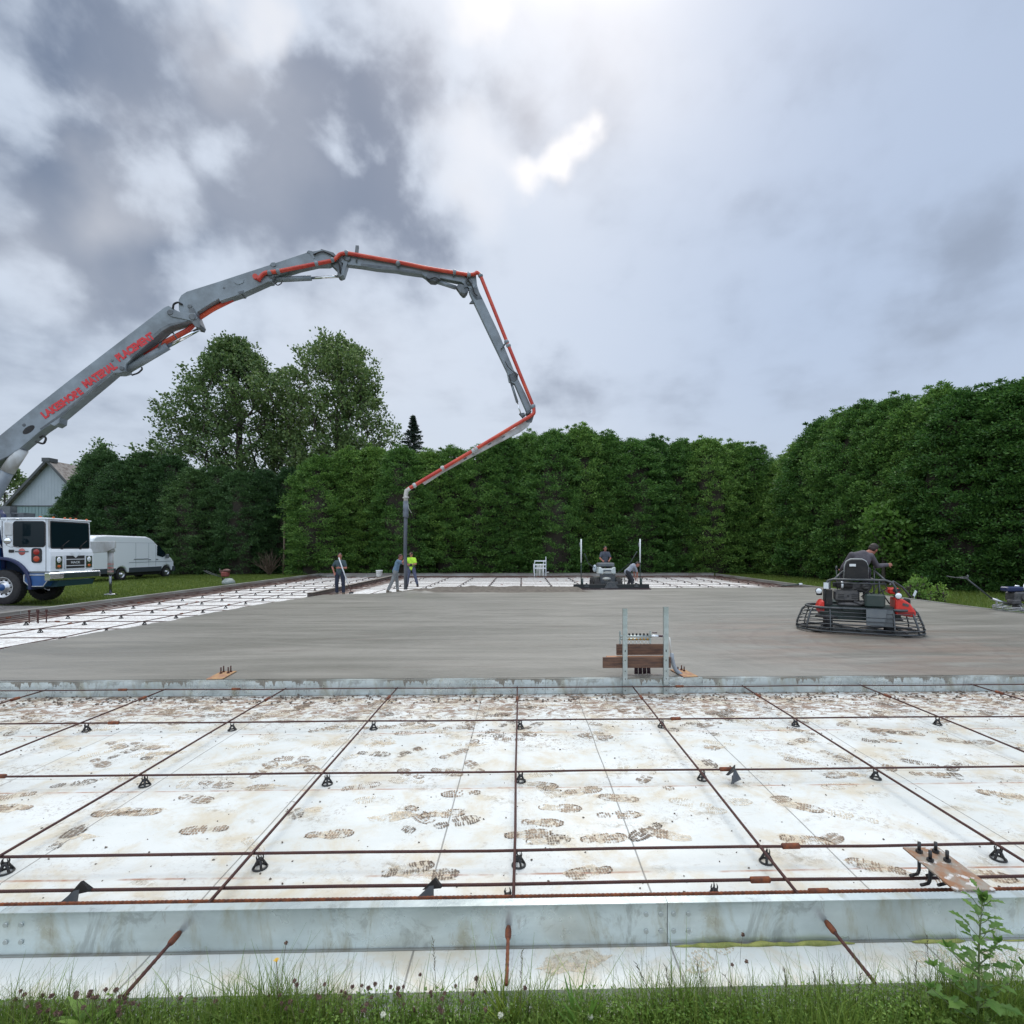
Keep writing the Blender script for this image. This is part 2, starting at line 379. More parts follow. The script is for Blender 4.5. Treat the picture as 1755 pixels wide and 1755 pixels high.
# --- lawn
lm, b = shader('lawn_ground'); v, x, y, z = ocoord()
c = mixc(mapr(noise(v, 0.35, 6, .6), .35, .65), (0.07, 0.11, 0.018), (0.12, 0.16, 0.032))
c = mixc(mapr(noise(v, 9, 6, .7), .45, .75, 0, .6), c, (0.10, 0.105, 0.04))
c = mixc(mapr(noise(v, 40, 3, .6), .5, .7, 0, .5), c, (0.03, 0.045, 0.012))
L(c, b.inputs['Base Color']); b.inputs['Roughness'].default_value = .95; b.inputs['Specular IOR Level'].default_value = .1; bump(noise(v, 30, 4, .7), 1.0, .05, b)
mb = MB(); n_ = 60; S_ = 700
vs = []; 
for i in range(n_ + 1):
    for j in range(n_ + 1):
        u_, w_ = (i / n_ * 2 - 1), (j / n_ * 2 - 1)
        vs.append((S_ * u_ * abs(u_), 20 + S_ * w_ * abs(w_), -0.06))
mb.add(vs, [(i * (n_ + 1) + j, (i + 1) * (n_ + 1) + j, (i + 1) * (n_ + 1) + j + 1, i * (n_ + 1) + j + 1) for i in range(n_) for j in range(n_)])
struct(mb.build('ground', lm))
# --- gravel strip beside the pump truck
gm, b = shader('gravel_strip'); v, x, y, z = ocoord()
c = mixc(mapr(noise(v, 14, 6, .7), .35, .65), (0.24, 0.23, 0.21), (0.14, 0.13, 0.12)); L(c, b.inputs['Base Color']); b.inputs['Roughness'].default_value = .9; bump(noise(v, 60, 3, .6), 1, .03, b)
pts = [(-13.7, 2), (-13.7, 16.6), (-14.4, 17.3), (-15.6, 17.7), (-17.5, 17.9), (-20, 18.1), (-40, 19), (-40, 2)]
mb = MB(); mb.add([(p[0], p[1], -0.045) for p in pts], [list(range(len(pts)))]); struct(mb.build('gravel_path', gm))

# --- insulation boards
fm, b = shader('foam_board'); v, x, y, z = ocoord()
c = mixc(mapr(noise(v, 1.1, 5, .6), .3, .7), (0.70, 0.715, 0.69), (0.585, 0.605, 0.575))
c = mixc(mapr(y, 6.9, 7.2), c, (0.86, 0.87, 0.86))       # the boards beyond the slab are still clean
near = mapr(y, 5.2, 6.1)                                    # trampled muddy ground next to the second form
bayf = mapr(y, 6.9, 7.2, 1.0, 0.25)
warmn = noise(v, 2.6, 7, .7, .4, (4, 2, 0)); 
mud1 = mapr(M1('ADD', noise(stretch(v, (2.4, 4.2, 1)), 3.0, 9, .78, .8, (1, 5, 0)), M1('MULTIPLY', near, 0.115)), .575, .66)
mud1 = M1('MULTIPLY', mud1, M1('ADD', M1('MULTIPLY', near, .52), .18))
c = mixc(M1('MULTIPLY', mapr(warmn, .44, .68, 0, .75), bayf), c, (0.55, 0.47, 0.33))
c = mixc(M1('MULTIPLY', M1('MULTIPLY', mud1, mapr(y, 6.85, 6.95, 1, .5)), 1.5, clamp=True), c, (0.24, 0.17, 0.125))
patch = mapr(noise(v, 1.6, 3, .5, 0, (9, 9, 0)), .48, .62)
trm = M1('MULTIPLY', M1('MULTIPLY', mapr(noise(v, 26, 6, .8, .8), .54, .60), patch), mapr(y, 2.6, 5.6, .22, 1.0))
trm = M1('MULTIPLY', trm, mapr(y, 6.85, 7.1, .95, .15)); c = mixc(trm, c, (0.20, 0.14, 0.105))
spk = mapr(noise(v, 85, 2, .5), .735, .76); c = mixc(M1('MULTIPLY', spk, .9), c, (0.09, 0.07, 0.055))
# rust runs on the boards below each cross bar
for yy in (3.0, 4.08, 5.31):
    wob = M1('ABSOLUTE', M1('SUBTRACT', M1('ADD', y, M1('MULTIPLY', noise(v, 1.2, 3, .6), .03)), yy + .015))
    ln = M1('MULTIPLY', mapr(wob, .014, .002), mapr(noise(v, 2.2, 4, .7, 0, (yy, 0, 0)), .40, .6))
    c = mixc(M1('MULTIPLY', ln, .9), c, (0.33, 0.13, 0.065))
    band = M1('MULTIPLY', mapr(wob, .11, .01), mapr(noise(stretch(v, (1, 6, 1)), 1.4, 5, .7, 0, (0, yy, 0)), .42, .7)); c = mixc(M1('MULTIPLY', band, .30), c, (0.50, 0.40, 0.30))
band = M1('MULTIPLY', mapr(M1('ABSOLUTE', M1('SUBTRACT', y, 2.66)), .14, .02), mapr(noise(stretch(v, (1, 7, 1)), 2.2, 6, .75, 0, (3, 0, 0)), .45, .68))
c = mixc(M1('MULTIPLY', band, .6), c, (0.42, 0.22, 0.12))
# joints between the boards
def joint(coord, start, step, wd):
    f = M1('FRACT', M1('DIVIDE', M1('SUBTRACT', coord, start), step)); f = M1('MULTIPLY', M1('MINIMUM', f, M1('SUBTRACT', 1.0, f)), step); return mapr(f, wd, wd * .35)
wobx = M1('ADD', x, M1('MULTIPLY', M1('SUBTRACT', noise(stretch(v, (0, 1, 0)), .8, 2), .5), .03))
jx = joint(wobx, -0.505, 1.21, .006); jy = joint(y, 4.32, 2.44, .005)
j = M1('MAXIMUM', jx, M1('MULTIPLY', jy, .55)); c = mixc(M1('MULTIPLY', j, .75), c, (0.16, 0.15, 0.13))
# muddy thickened edge along the outer forms
edg = M1('MAXIMUM', mapr(M1('SUBTRACT', x, XL), .85, .45), M1('MAXIMUM', mapr(M1('SUBTRACT', YF, y), 1.5, .9), mapr(M1('SUBTRACT', XR, x), 1.5, .9)))
div = M1('MULTIPLY', mapr(M1('ABSOLUTE', M1('SUBTRACT', x, -7.75)), .75, .35), mapr(y, 19, 19.2))
edg = M1('MULTIPLY', M1('MAXIMUM', edg, div), mapr(y, 6.9, 7.1)); edg = M1('MULTIPLY', edg, mapr(noise(stretch(v, (1.5, .6, 1)), 1.2, 6, .7), .32, .50))
c = mixc(M1('MULTIPLY', edg, .92), c, mixc(mapr(noise(v, 3, 5, .7, 0, (2, 2, 2)), .4, .6), (0.20, 0.165, 0.14), (0.16, 0.075, 0.05)))
L(c, b.inputs['Base Color']); L(mapr(mud1, 0, .5, .42, .8), b.inputs['Roughness'])
h = M1('ADD', M1('MULTIPLY', noise(v, 130, 3, .6), .25), M1('ADD', M1('MULTIPLY', noise(v, 1.6, 4, .6, 0, (5, 5, 5)), 2.2), M1('MULTIPLY', j, -1.2))); bump(h, .55, .006, b)
mb = MB(); mb.span((XL - .3, 2.21, -.05), (XR + .3, YF + .3, 0)); struct(mb.build('foam_board_floor', fm))
mb = MB(); mb.span((XL - .3, 2.13, -.10), (XR + .3, 2.6, -.054)); struct(mb.build('lower_foam_layer', fm))

# --- wet concrete
cm, b = shader('wet_concrete'); v, x, y, z = ocoord()
c = mixc(mapr(noise(stretch(v, (.25, 1.0, 1)), .8, 5, .6), .3, .7), (0.165, 0.157, 0.134), (0.225, 0.212, 0.184))
st = noise(stretch(v, (.22, 1.5, 1), .06), 1.0, 8, .66, 1.6); c = mixc(mapr(st, .48, .72, 0, .38), c, (0.285, 0.270, 0.238))
fine = noise(stretch(v, (1.2, 9, 1), .05), 1.0, 8, .75, .8, (5, 5, 0)); c = mixc(mapr(fine, .5, .75, 0, .4), c, (0.15, 0.135, 0.115))
st2 = noise(stretch(v, (.30, 2.6, 1), -.16), 1.0, 7, .68, 1.8, (8, 3, 0)); c = mixc(mapr(st2, .55, .70, 0, .6), c, (0.15, 0.128, 0.108))
dv = V1('DISTANCE', v, (6.2, 9.2, .2)).outputs[1]
arc = M1('SINE', M1('MULTIPLY', M1('ADD', dv, M1('MULTIPLY', noise(v, 1.3, 4, .6), 1.2)), 13.0))
trow = M1('MULTIPLY', mapr(dv, 4.2, 1.2), mapr(noise(stretch(v, (.5, 2, 1)), .9, 4, .6, 0, (2, 9, 1)), .38, .6)); c = mixc(M1('MULTIPLY', trow, .75), c, (0.20, 0.150, 0.118))
c = mixc(M1('MULTIPLY', M1('MULTIPLY', mapr(arc, .6, 1.0), mapr(dv, 4.5, 1.5)), .35), c, (0.14, 0.11, 0.095))
# screed passes: long seams parallel to the far edge
for sx, sy, ln, wd in ((0, 11.2, 5, .02), (3.6, 9.6, 3, .02), (-3, 14.0, 6, .03), (4, 13.1, 5, .03), (-1.5, 9.0, 3, .012), (7, 15.5, 5, .03), (-4.6, 11.9, 3, .02), (2, 17.3, 7, .03)):
    q = M1('ABSOLUTE', M1('SUBTRACT', M1('ADD', y, M1('ADD', M1('MULTIPLY', x, .03), M1('MULTIPLY', noise(v, .8, 3, .6, 0, (sx, sy, 0)), .35))), sy + .18)); q = M1('MULTIPLY', mapr(q, wd, wd * .3), mapr(M1('ABSOLUTE', M1('SUBTRACT', x, sx)), ln, ln * .7))
    c = mixc(M1('MULTIPLY', q, .6), c, (0.13, 0.115, 0.10))
fresh = mapr(M1('ADD', y, M1('MULTIPLY', noise(v, .8, 4, .6), .8)), 20.15, 20.45); heapx = M1('MULTIPLY', fresh, M1('MULTIPLY', mapr(x, 2.8, 2.4), mapr(M1('ADD', x, M1('MULTIPLY', y, .0)), -5.6, -4.6))); c = mixc(M1('MULTIPLY', heapx, .9), c, mixc(mapr(noise(v, 7, 5, .7, 0, (1, 1, 1)), .4, .6), (0.075, 0.060, 0.046), (0.13, 0.108, 0.085)))
c = mixc(mapr(noise(v, 60, 4, .7), .5, .8, 0, .3), c, (0.12, 0.11, 0.10))
L(c, b.inputs['Base Color']); L(M1('MAXIMUM', mapr(st, .35, .7, .36, .58), M1('MULTIPLY', heapx, .85)), b.inputs['Roughness']); b.inputs['Specular IOR Level'].default_value = .45
h = M1('ADD', M1('MULTIPLY', st, 1.0), M1('ADD', M1('MULTIPLY', arc, .12), M1('MULTIPLY', noise(v, 25, 5, .7), .35))); bump(h, 1.0, .014, b)
from mathutils import noise as mn
def nz(x_, y_, s_, o=0.0): return mn.noise(Vector((x_ * s_ + o, y_ * s_, o)))
def xleft(Y):
    P = [(6.7, -9.75), (8.8, -9.0), (12.5, -8.45), (15.7, -8.1), (19.2, -7.4), (23, -6.6)]
    for (a, b_), (c_, d_) in zip(P, P[1:]):
        if Y <= c_: return b_ + (d_ - b_) * (Y - a) / (c_ - a)
    return P[-1][1]
def yfar(X):
    P = [(-10, 18.9), (-7.4, 19.3), (-5.4, 19.9), (-4.2, 21.4), (-3, 22.1), (0, 22.2), (2.2, 22.1), (2.4, 21.5), (5.3, 21.5), (5.5, 22.4), (9, 22.6), (12.95, 22.5)]
    for (a, b_), (c_, d_) in zip(P, P[1:]):
        if X <= c_: return b_ + (d_ - b_) * (X - a) / (c_ - a)
    return P[-1][1]
nu, nv = 230, 210; vs = []; SLAB = {}
for j in range(nv + 1):
    t = j / nv
    for i in range(nu + 1):
        u_ = i / nu
        # two passes: the far limit depends on X, the left limit on Y
        X = -9.7 + (XR - .06 + 9.7) * u_; Y = Y1 + .012 + (yfar(X) - Y1) * t
        xl = xleft(Y) + .12 * nz(Y, 3, 2.5) + .06 * nz(Y, 1, 9); X = xl + (XR - .06 - xl) * u_
        yf = yfar(X) + .16 * nz(X, 7, 1.8) + .08 * nz(X, 2, 6); Y = Y1 + .012 + (yf - Y1) * t
        zc = ZS - .003 + .0015 * nz(X, Y, .7)
        el = (X - xl); ef = (yf - Y)
        if -5.2 < X < 2.35:      # fresh heap along the pour front
            k = max(0, min(1, (2.0 - ef) / .5)) * min(1, ef / .35) * min(1, (X + 5.2) / 1.5); zc += k * (.085 + .06 * nz(X, Y, 1.7) + .03 * nz(X, Y, 6, 3) + .02 * nz(X, Y, 14, 5))
        elif X <= -5.2:
            k = max(0, 1 - ef / .7); zc += k * (.02 * nz(X, Y, 5))
        d_ = min(el / .22 if u_ < .5 else 9, ef / .3 if t > .5 else 9)
        if d_ < 1: zc = .004 + (zc - .004) * (1 - (1 - max(d_, 0)) ** 2) ** .7
        vs.append((X, Y, zc))
mb = MB(); mb.add(vs, [(j * (nu + 1) + i, j * (nu + 1) + i + 1, (j + 1) * (nu + 1) + i + 1, (j + 1) * (nu + 1) + i) for j in range(nv) for i in range(nu)], True)
struct(mb.build('wet_concrete_slab', cm))

# ------------------------------------------------------------------ steel edge forms
def form_mat(kind):
    m, b = shader('form_steel_' + kind); v, x, y, z = ocoord()
    c = mixc(mapr(noise(stretch(v, (1.2, 1, 2.5)), 1.3, 5, .6), .3, .7), (0.66, 0.73, 0.725), (0.46, 0.52, 0.51))
    c = mixc(mapr(noise(stretch(v, (2.5, 1, 1)), 1.6, 6, .7, .4, (3, 3, 3)), .50, .68, 0, .8), c, (0.36, 0.35, 0.26))
    c = mixc(mapr(noise(stretch(v, (1, 1, .7)), 4.5, 7, .75, .8, (13, 3, 3)), .54, .66, 0, .45), c, (0.20, 0.21, 0.19))
    c = mixc(mapr(noise(stretch(v, (3, 1, .6)), 3.0, 6, .7, .2, (1, 8, 3)), .62, .72, 0, .55), c, (0.24, 0.19, 0.13))
    low = mapr(z, .010, .003); c = mixc(M1('MULTIPLY', low, .7), c, (0.16, 0.13, 0.10))
    if kind == 'splashed':
        drip = noise(stretch(v, (9, 1, .7)), 1.0, 5, .65, .2); top = M1('ADD', M1('MULTIPLY', mapr(drip, .45, .75), .14), .012)
        msk = mapr(M1('SUBTRACT', M1('ADD', z, top), .2), -.004, .004); msk = M1('MULTIPLY', msk, mapr(noise(v, .9, 3, .5, 0, (4, 4, 4)), .30, .44)); c = mixc(M1('MULTIPLY', msk, .85), c, (0.20, 0.175, 0.14))
        rib = mapr(M1('ABSOLUTE', M1('SUBTRACT', z, .105)), .008, .002); c = mixc(M1('MULTIPLY', rib, .5), c, (0.25, 0.27, 0.27))
    L(c, b.inputs['Base Color']); b.inputs['Metallic'].default_value = .55; L(mapr(noise(v, 3, 4, .6), .3, .7, .24, .42), b.inputs['Roughness'])
    bump(noise(v, 22, 5, .6), .12, .01, b); return m
formN, formS = form_mat('clean'), form_mat('splashed')
boltm = mat('bolt_head_steel', (0.42, 0.45, 0.43), 0.5, 0.5)
seamm = mat('splice_steel', (0.05, 0.05, 0.05), 0.8, 0.0)
def form_section(x0, x1, Y, m, bolts=True, lip=1, label=None, group=None):
    """channel with its face at y = 0 local, flanges pointing away from the viewer"""
    root = empty('edge_form', (x0, Y, 0), 0, label, 'concrete form', group); Ln = x1 - x0 - .0016; g = .0016
    mb = MB(); th = .006; fl = .045
    mb.span((g, 0, .004), (Ln, th, ZS - .006))                             # web
    mb.span((g, -.004, ZS - .006), (Ln, fl, ZS))                           # top flange
    mb.span((g, -.012 if lip else 0, 0), (Ln, fl, .004))                   # bottom flange
    mb.build('channel', m, root); mb = MB(); mb.span((Ln - .12, th + .001, .006), (Ln + .12, th + .005, ZS - .008)); mb.build('splice_plate', seamm, root)
    if bolts:
        pos = [(.03, .145), (.10, .145), (.03, .065), (.10, .065), (Ln - .03, .145), (Ln - .10, .145), (Ln - .03, .065), (Ln - .10, .065)]
        for px_, pz_ in pos:
            mb = MB(); mb.tube([(px_, -.006, pz_), (px_, .001, pz_)], [.0105, .012], 8); mb.build('bolt', boltm, root)
    return root
words = ['fifth', 'fourth', 'third', 'second', 'first']
secs = [(-13.45, -11.51), (-11.51, -8.46), (-8.46, -5.44), (-5.44, -2.41), (-2.41, .69), (.69, 3.74), (3.74, 6.79), (6.79, 9.84), (9.84, 12.95)]
lab = {4: 'middle galvanised edge form section in front, ending at the eight-bolt joint', 5: 'galvanised front edge form section right of the eight-bolt joint, with yellow sealant below', 3: 'galvanised front edge form section at the left edge, left of the four bolts'}
for i, (a, b_) in enumerate(secs):
    if 2 < i < 6: form_section(a, b_, Y0, formN, label=lab[i], group='galvanised forms along the near edge')
secs2 = [(-13.45, -11.9), (-11.9, -8.85), (-8.85, -5.8), (-5.8, -2.75), (-2.75, .3), (.3, 2.35), (2.35, 5.4), (5.4, 8.45), (8.45, 10.7), (10.7, 12.95)]
lab2 = {2: 'concrete-splashed form section behind the boards at the far left end', 3: 'concrete-splashed form section carrying the left rusty weld plate', 4: 'concrete-splashed form section just left of the two steel posts, no plate on it',
        5: 'concrete-splashed form section behind the two upright steel posts', 6: 'concrete-splashed form section to the right of the manifold posts', 7: 'concrete-splashed form section at the far right end of the second row'}
for i, (a, b_) in enumerate(secs2):
    if 1 < i < 8: form_section(a, b_, Y1 - .06, formS, bolts=True, label=lab2[i], group='forms along the edge of the fresh slab')
def rail(name, p0, p1, m, label, side=1, group=None, h=ZS, wd=.05):
    p0 = Vector(p0); p1 = Vector(p1); d = p1 - p0; ln = d.length; root = empty(name, p0, math.atan2(d.y, d.x), label, 'concrete form', group)
    mb = MB(); mb.span((0, -.006, .004), (ln, .006, h - .006)); mb.span((0, -wd if side < 0 else -.006, h - .006), (ln, wd if side > 0 else .006, h)); mb.build('channel', m, root)
    for k in range(int(ln / 3.05) + 1):
        px_ = min(k * 3.05 + .02, ln - .03); mb = MB(); mb.span((px_, -.012, .01), (px_ + .02, .012, h - .008)); mb.build('joint_strap', boltm, root)
    return root
railm = mat('weathered_form_rail', (0.36, 0.37, 0.35), 0.5, 0.35, (0.22, 0.20, 0.17), 1.5, 0.5, stretch=(.5, 1, 3))
rail('edge_form', (XL, 8.0, 0), (XL, YF, 0), railm, 'long grey edge form running beside the pump truck on the left', 1, None, .22, .16)
rail('edge_form', (-8.15, 19.9, 0), (-8.15, YF - .1, 0), concr_d, 'grey form rail dividing the left strip from the unpoured far bay', -1, None, ZS, .2)
rail('edge_form', (XL, YF, 0), (XR - .1, YF, 0), railm, 'long pale edge form along the far side below the hedge', -1, None, .25, .12)
rail('edge_form', (XR, 6.8, 0), (XR, YF, 0), railm, 'low grey edge form along the right side next to the grass', -1, None, .205, .10)

# yellow expanding sealant squeezed out below the form
seal = mat('yellow_sealant', (0.36, 0.36, 0.10), 0.8, 0, (0.20, 0.22, 0.06), 14, 0.6, 0.8, 60)
def sealant(xa, xb, lbl, rr=.008):
    root = tag(empty('sealant_bead', ((xa + xb) / 2, Y0 - .012, 0)), lbl, 'sealant', 'yellow sealant beads below the near form')
    n = int((xb - xa) / .012); pts = []; rs = []
    for i in range(n + 1):
        X = xa + (xb - xa) * i / n - (xa + xb) / 2; pts.append((X, -.004 + .005 * nz(X, 2, 14, xa), .004)); rs.append(max(.002, rr * (.7 + 1.6 * abs(nz(X, 5, 9, xa))) * min(1, 6 * min(i, n - i) / n + .2)))
    mb = MB(); mb.tube(pts, rs, 7); mb.build('bead', seal, root)
for xa, xb, lb, rr in ((.72, 1.58, 'long crusty yellow sealant bead beside the right protruding bar', .009), (1.86, 2.12, 'short yellow sealant blob under the form left of the tall weed', .010), (2.3, 2.5, 'thin yellow sealant bead right of the tall weed', .004)):
    sealant(xa, xb, lb, rr)

# ------------------------------------------------------------------ reinforcing bars
BZ = .086
rebar_m, b = shader('ribbed_bar'); v, x, y, z = ocoord()
c = mixc(mapr(noise(v, 5, 5, .7), .35, .65), (0.052, 0.020, 0.019), (0.085, 0.032, 0.022)); c = mixc(mapr(noise(v, 60, 3, .6), .55, .7, 0, .6), c, (0.05, 0.022, 0.022))
L(c, b.inputs['Base Color']); b.inputs['Roughness'].default_value = .65; b.inputs['Metallic'].default_value = .2
wv_ = N('ShaderNodeTexWave'); wv_.bands_direction = 'X'; wv_.inputs['Scale'].default_value = 35; L(v, wv_.inputs[0]); bump(wv_.outputs[1], .6, .003, b)
def bar(p0, p1, label, group, r=.0085, couplers=(), m=None, rib=False, sag=.0):
    """bar laid along its own local x axis"""
    p0 = Vector(p0); p1 = Vector(p1); d = p1 - p0; ln = d.length
    o = tag(empty('reinforcing_bar', p0), label, 'rebar', group)
    q = d.to_track_quat('X', 'Z'); o.rotation_mode = 'QUATERNION'; o.rotation_quaternion = q
    mb = MB()
    if rib:
        n = int(ln / .011); pts = []; rs = []
        for i in range(n + 1): pts.append((ln * i / n, 0, 0)); rs.append(r * (1.10 if i % 2 else .90))
        mb.tube(pts, rs, 7, smooth=False)
    else:
        n = max(2, int(ln / .75)); mb.tube([(ln * i / n, sag * sin(i * 2.4 + p0.x * 3 + p0.y), -abs(sag) * .6 * (1 - cos(i * 1.7))) for i in range(n + 1)], r, 8)
    mb.build('bar', m or rebar_m, o)
    for t in couplers:
        mb = MB(); mb.tube([(t - .055, 0, 0), (t - .05, 0, 0), (t + .05, 0, 0), (t + .055, 0, 0)], [r * 1.3, r * 2.0, r * 2.0, r * 1.3], 10); mb.build('coupler', rusto, o)
    return o
XB = [{-1: -1.585, 0: -.05, 1: 1.425, 2: 2.86}.get(k, -.05 + 1.485 * k) for k in range(-9, 9)]
rows = [5.44, 4.185, 3.095]
gl, gc = 'bars running away from the camera in the near bay', 'bars running across the near bay'
nm = {0: 'rusty lengthwise bar in the middle of the near bay', -1: 'rusty lengthwise bar one to the left of the middle one', 1: 'rusty lengthwise bar one to the right of the middle one', 2: 'rusty lengthwise bar two to the right of the middle, reaching the right edge', -2: 'rusty lengthwise bar two to the left of the middle, leaving at the left edge'}
for k, X in zip(range(-9, 9), XB):
    if X < XL + .3 or X > XR - .3 or abs(k) > 5: continue
    lb = nm.get(k, 'rusty lengthwise bar counted %s from the middle one towards the %s' % ({3: 'third', 4: 'fourth', 5: 'fifth'}.get(abs(k), 'last'), 'left' if k < 0 else 'right'))
    jog = random.uniform(-.01, .01)
    bar((X + jog, Y0 + .02, BZ + .012), (X - jog, Y1 - .075, BZ + .014), lb, gl, couplers=[3.72 + random.uniform(-.05, .1)], sag=.003)
for px_, (ex, ey), lb in ((870, (868, 1688), 'middle rusty bar end sticking out of the near form'), (1420, (1500, 1685), 'right rusty bar end sticking out of the near form toward the weeds'), (300, (212, 1708), 'left rusty bar end sticking out of the near form')):
    e = G(ex, ey, .094); s_ = Vector((e.x + (0 if px_ != 300 else .0), Y0 - .004, .099))
    o = tag(empty('protruding_bar', s_), lb, 'rebar', 'bar ends sticking out of the near form'); d = e - s_
    mb = MB(); n = 22; mb.tube([d * (i / n) for i in range(n + 1)], [.0082 if i % 2 else .0072 for i in range(n + 1)], 8, smooth=False); mb.build('bar', rusto if px_ == 870 else rust, o)
    mb = MB(); u_ = d.normalized(); mb.tube([u_ * .002, u_ * .018, u_ * .058, u_ * .068, u_ * .072], [.011, .0145, .0145, .012, .009], 12); mb.build('coupler', rusto, o)
labs = ['rusty cross bar farthest back in the near bay grid, three rows from the camera', 'rusty cross bar in the middle row of the near bay grid', 'rusty cross bar in the nearest full row of black chairs']
for Y, lb, cp in zip(rows, labs, ([-4.2, 1.62, 7.2], [-4.12, 1.66, 6.3], [1.62, -5.2])):
    bar((XL + .1, Y, BZ), (XR - .1, Y, BZ), lb, gc, couplers=[q - XL - .1 for q in cp], sag=.004)
bar((XL + .1, 2.78, BZ - .002), (XR - .1, 2.79, BZ), 'rusty cross bar second from the near form, holding the black wedges', gc, couplers=[1.29 - XL - .1], sag=.003)
bar((-3.6, 2.68, BZ - .002), (3.9, 2.675, BZ + .004), 'ribbed orange rusty bar lying closest behind the near form', gc, couplers=[3.6 + 1.55], m=rusto, rib=True)
bar((-.9, 2.60, BZ - .012), (3.4, 2.61, BZ + .012), 'thin rusty bar tucked just behind the top of the near form', gc, couplers=[2.33], r=.0075)
bar((XL + .1, 6.62, BZ + .024), (XR - .1, 6.62, BZ + .022), 'dark rusty bar running in front of the splashed second form', gc, couplers=[q - XL - .1 for q in (-5.0, -.2 - 3.4, 2.02, 6.6)], r=.0075, sag=.004)

# chairs -------------------------------------------------------------
def chair_proto(nm_='bar_chair'):
    o = empty(nm_, (0, 0, 0))
    mb = MB(); mb.torus((0, 0, .006), .046, .0075, 20, 6); mb.build('base_ring', blackp, o)
    mb = MB()
    for k in range(4):
        a = pi / 4 + k * pi / 2; mb.tube([(.045 * cos(a), .045 * sin(a), .006), (.030 * cos(a), .030 * sin(a), .035), (.013 * cos(a), .013 * sin(a), .062), (.011 * cos(a), .011 * sin(a), .072)], [.0088, .0085, .011, .009], 6)
    mb.build('legs', blackp, o)
    mb = MB(); mb.lathe((0, 0, .052), [(.0, 0), (.019, .002), (.021, .012), (.016, .02), (0, .02)], 'z', 12)
    for k in range(2):
        for s_ in (-1, 1): mb.tube([(s_ * .014, (k - .5) * .022, .06), (s_ * .019, (k - .5) * .024, .085), (s_ * .013, (k - .5) * .02, .108)], [.006, .005, .002], 5)
    mb.build('saddle', blackp, o)
    return o
cproto = chair_proto(); firstc = [True]
def put_chair(x_, y_, label, group, rz=None, s_=1.0):
    if firstc[0]: o = cproto; firstc[0] = False
    else: o = copy_tree(cproto)
    o.location = (x_, y_, .001); o.rotation_euler = (0, 0, random.uniform(-.5, .5) if rz is None else rz); s_ *= .78; o.scale = (s_ * 1.05, s_ * 1.05, s_ * .98)
    tag(o, label, 'bar chair', group); return o
cg = 'black chairs holding up the near grid'
rowname = ['back row', 'middle row', 'nearest full row']
for ri, Y in enumerate(rows):
    for k, X in zip(range(-9, 9), XB):
        if abs(X) > Y * 1.12 + .3: continue
        side = 'on the middle bar' if k == 0 else ('%s bar %s of the middle' % (['', 'first', 'second', 'third', 'fourth'][min(abs(k), 4)], 'left' if k < 0 else 'right'))
        put_chair(X + (.035 if k % 2 else .03) + random.uniform(-.01, .01), Y - random.uniform(-.005, .02), 'black plastic chair in the %s, %s' % (rowname[ri], side), cg)
put_chair(-.065 - .01, 2.745, 'black plastic chair at the near form, on the middle lengthwise bar', cg, .2)
put_chair(1.03, 2.76, 'black plastic chair by the near form, between the middle bar and the coupler', cg, .7)

# left strip and far bay ------------------------------------------------
g2 = 'bars of the unpoured strip on the left'; g3 = 'bars of the unpoured far bay'
ordn = ['nearest', 'second', 'third', 'fourth', 'fifth', 'sixth', 'seventh', 'eighth', 'ninth', 'tenth', 'eleventh', 'twelfth', 'thirteenth', 'fourteenth', 'fifteenth', 'sixteenth', 'seventeenth', 'eighteenth', 'nineteenth', 'twentieth', 'twenty-first', 'twenty-second']
lx = [-12.15, -10.75, -9.3]
for i, X in enumerate(lx):
    bar((X, 8.5 if i < 2 else 9.3, BZ + .012), (X, YF - .5, BZ + .012), 'rusty lengthwise bar of the left strip, %s from the truck-side form' % ['first', 'second', 'third'][i], g2, r=.011, couplers=[3.1 + i, 9.4 - i], sag=.01)
for i, X in enumerate((-13.2, -13.05, -12.85, -12.7)):
    bar((X, 9.0, BZ + .05 - .02 * i), (X, YF - .4, BZ + .05 - .02 * i), 'rusty edge bar beside the truck-side form, %s out of four' % ['first', 'second', 'third', 'innermost'][i], g2, r=.012, couplers=[2.5 + 2 * i], sag=.012)
ly = [9.5 + 1.17 * k for k in range(21)]
cg2 = 'small black chairs in the left strip'
for i, Y in enumerate(ly):
    if Y > YF - .6: break
    xe = xleft(Y) - .05 if Y < 19.5 else -8.25
    bar((XL + .15, Y, BZ), (xe, Y, BZ), 'rusty cross bar of the left strip, %s from the camera' % ordn[min(i, 21)], g2, r=.010, couplers=[1.8 + .5 * (i % 3)] if i % 2 else [], sag=.006)
    for j, X in enumerate(lx):
        if X < xe - .15: put_chair(X, Y, 'black chair in the left strip, %s crossing of the bar counted %s from the camera' % (['outer', 'middle', 'inner'][j], ordn[min(i, 21)]), cg2, s_=1.25)
fy = [23.3 + 1.2 * k for k in range(9)]
for i, Y in enumerate(fy):
    bar((-8.0, Y, BZ), (XR - .1, Y, BZ), 'rusty cross bar of the far bay, %s row behind the pour front' % ordn[i], g3, r=.010, couplers=[5 + i, 13 - i * .5], sag=.01)
for k, X in zip(range(-9, 9), XB):
    if X > -7.4 and X < XR - .5:
        n_ = k + 4
        bar((X, yfar(X) - .2, BZ + .012), (X, YF - .3, BZ + .012), 'rusty lengthwise bar of the far bay, %s from the left' % ordn[n_].replace('nearest', 'first'), g3, r=.011, sag=.012)
        for i, Y in enumerate(fy):
            if i > 7: continue
            put_chair(X, Y, 'black chair in the far bay, row %s behind the pour, %s bar from the left' % (ordn[i], ordn[n_].replace('nearest', 'first')), 'small black chairs in the far bay', s_=1.3)
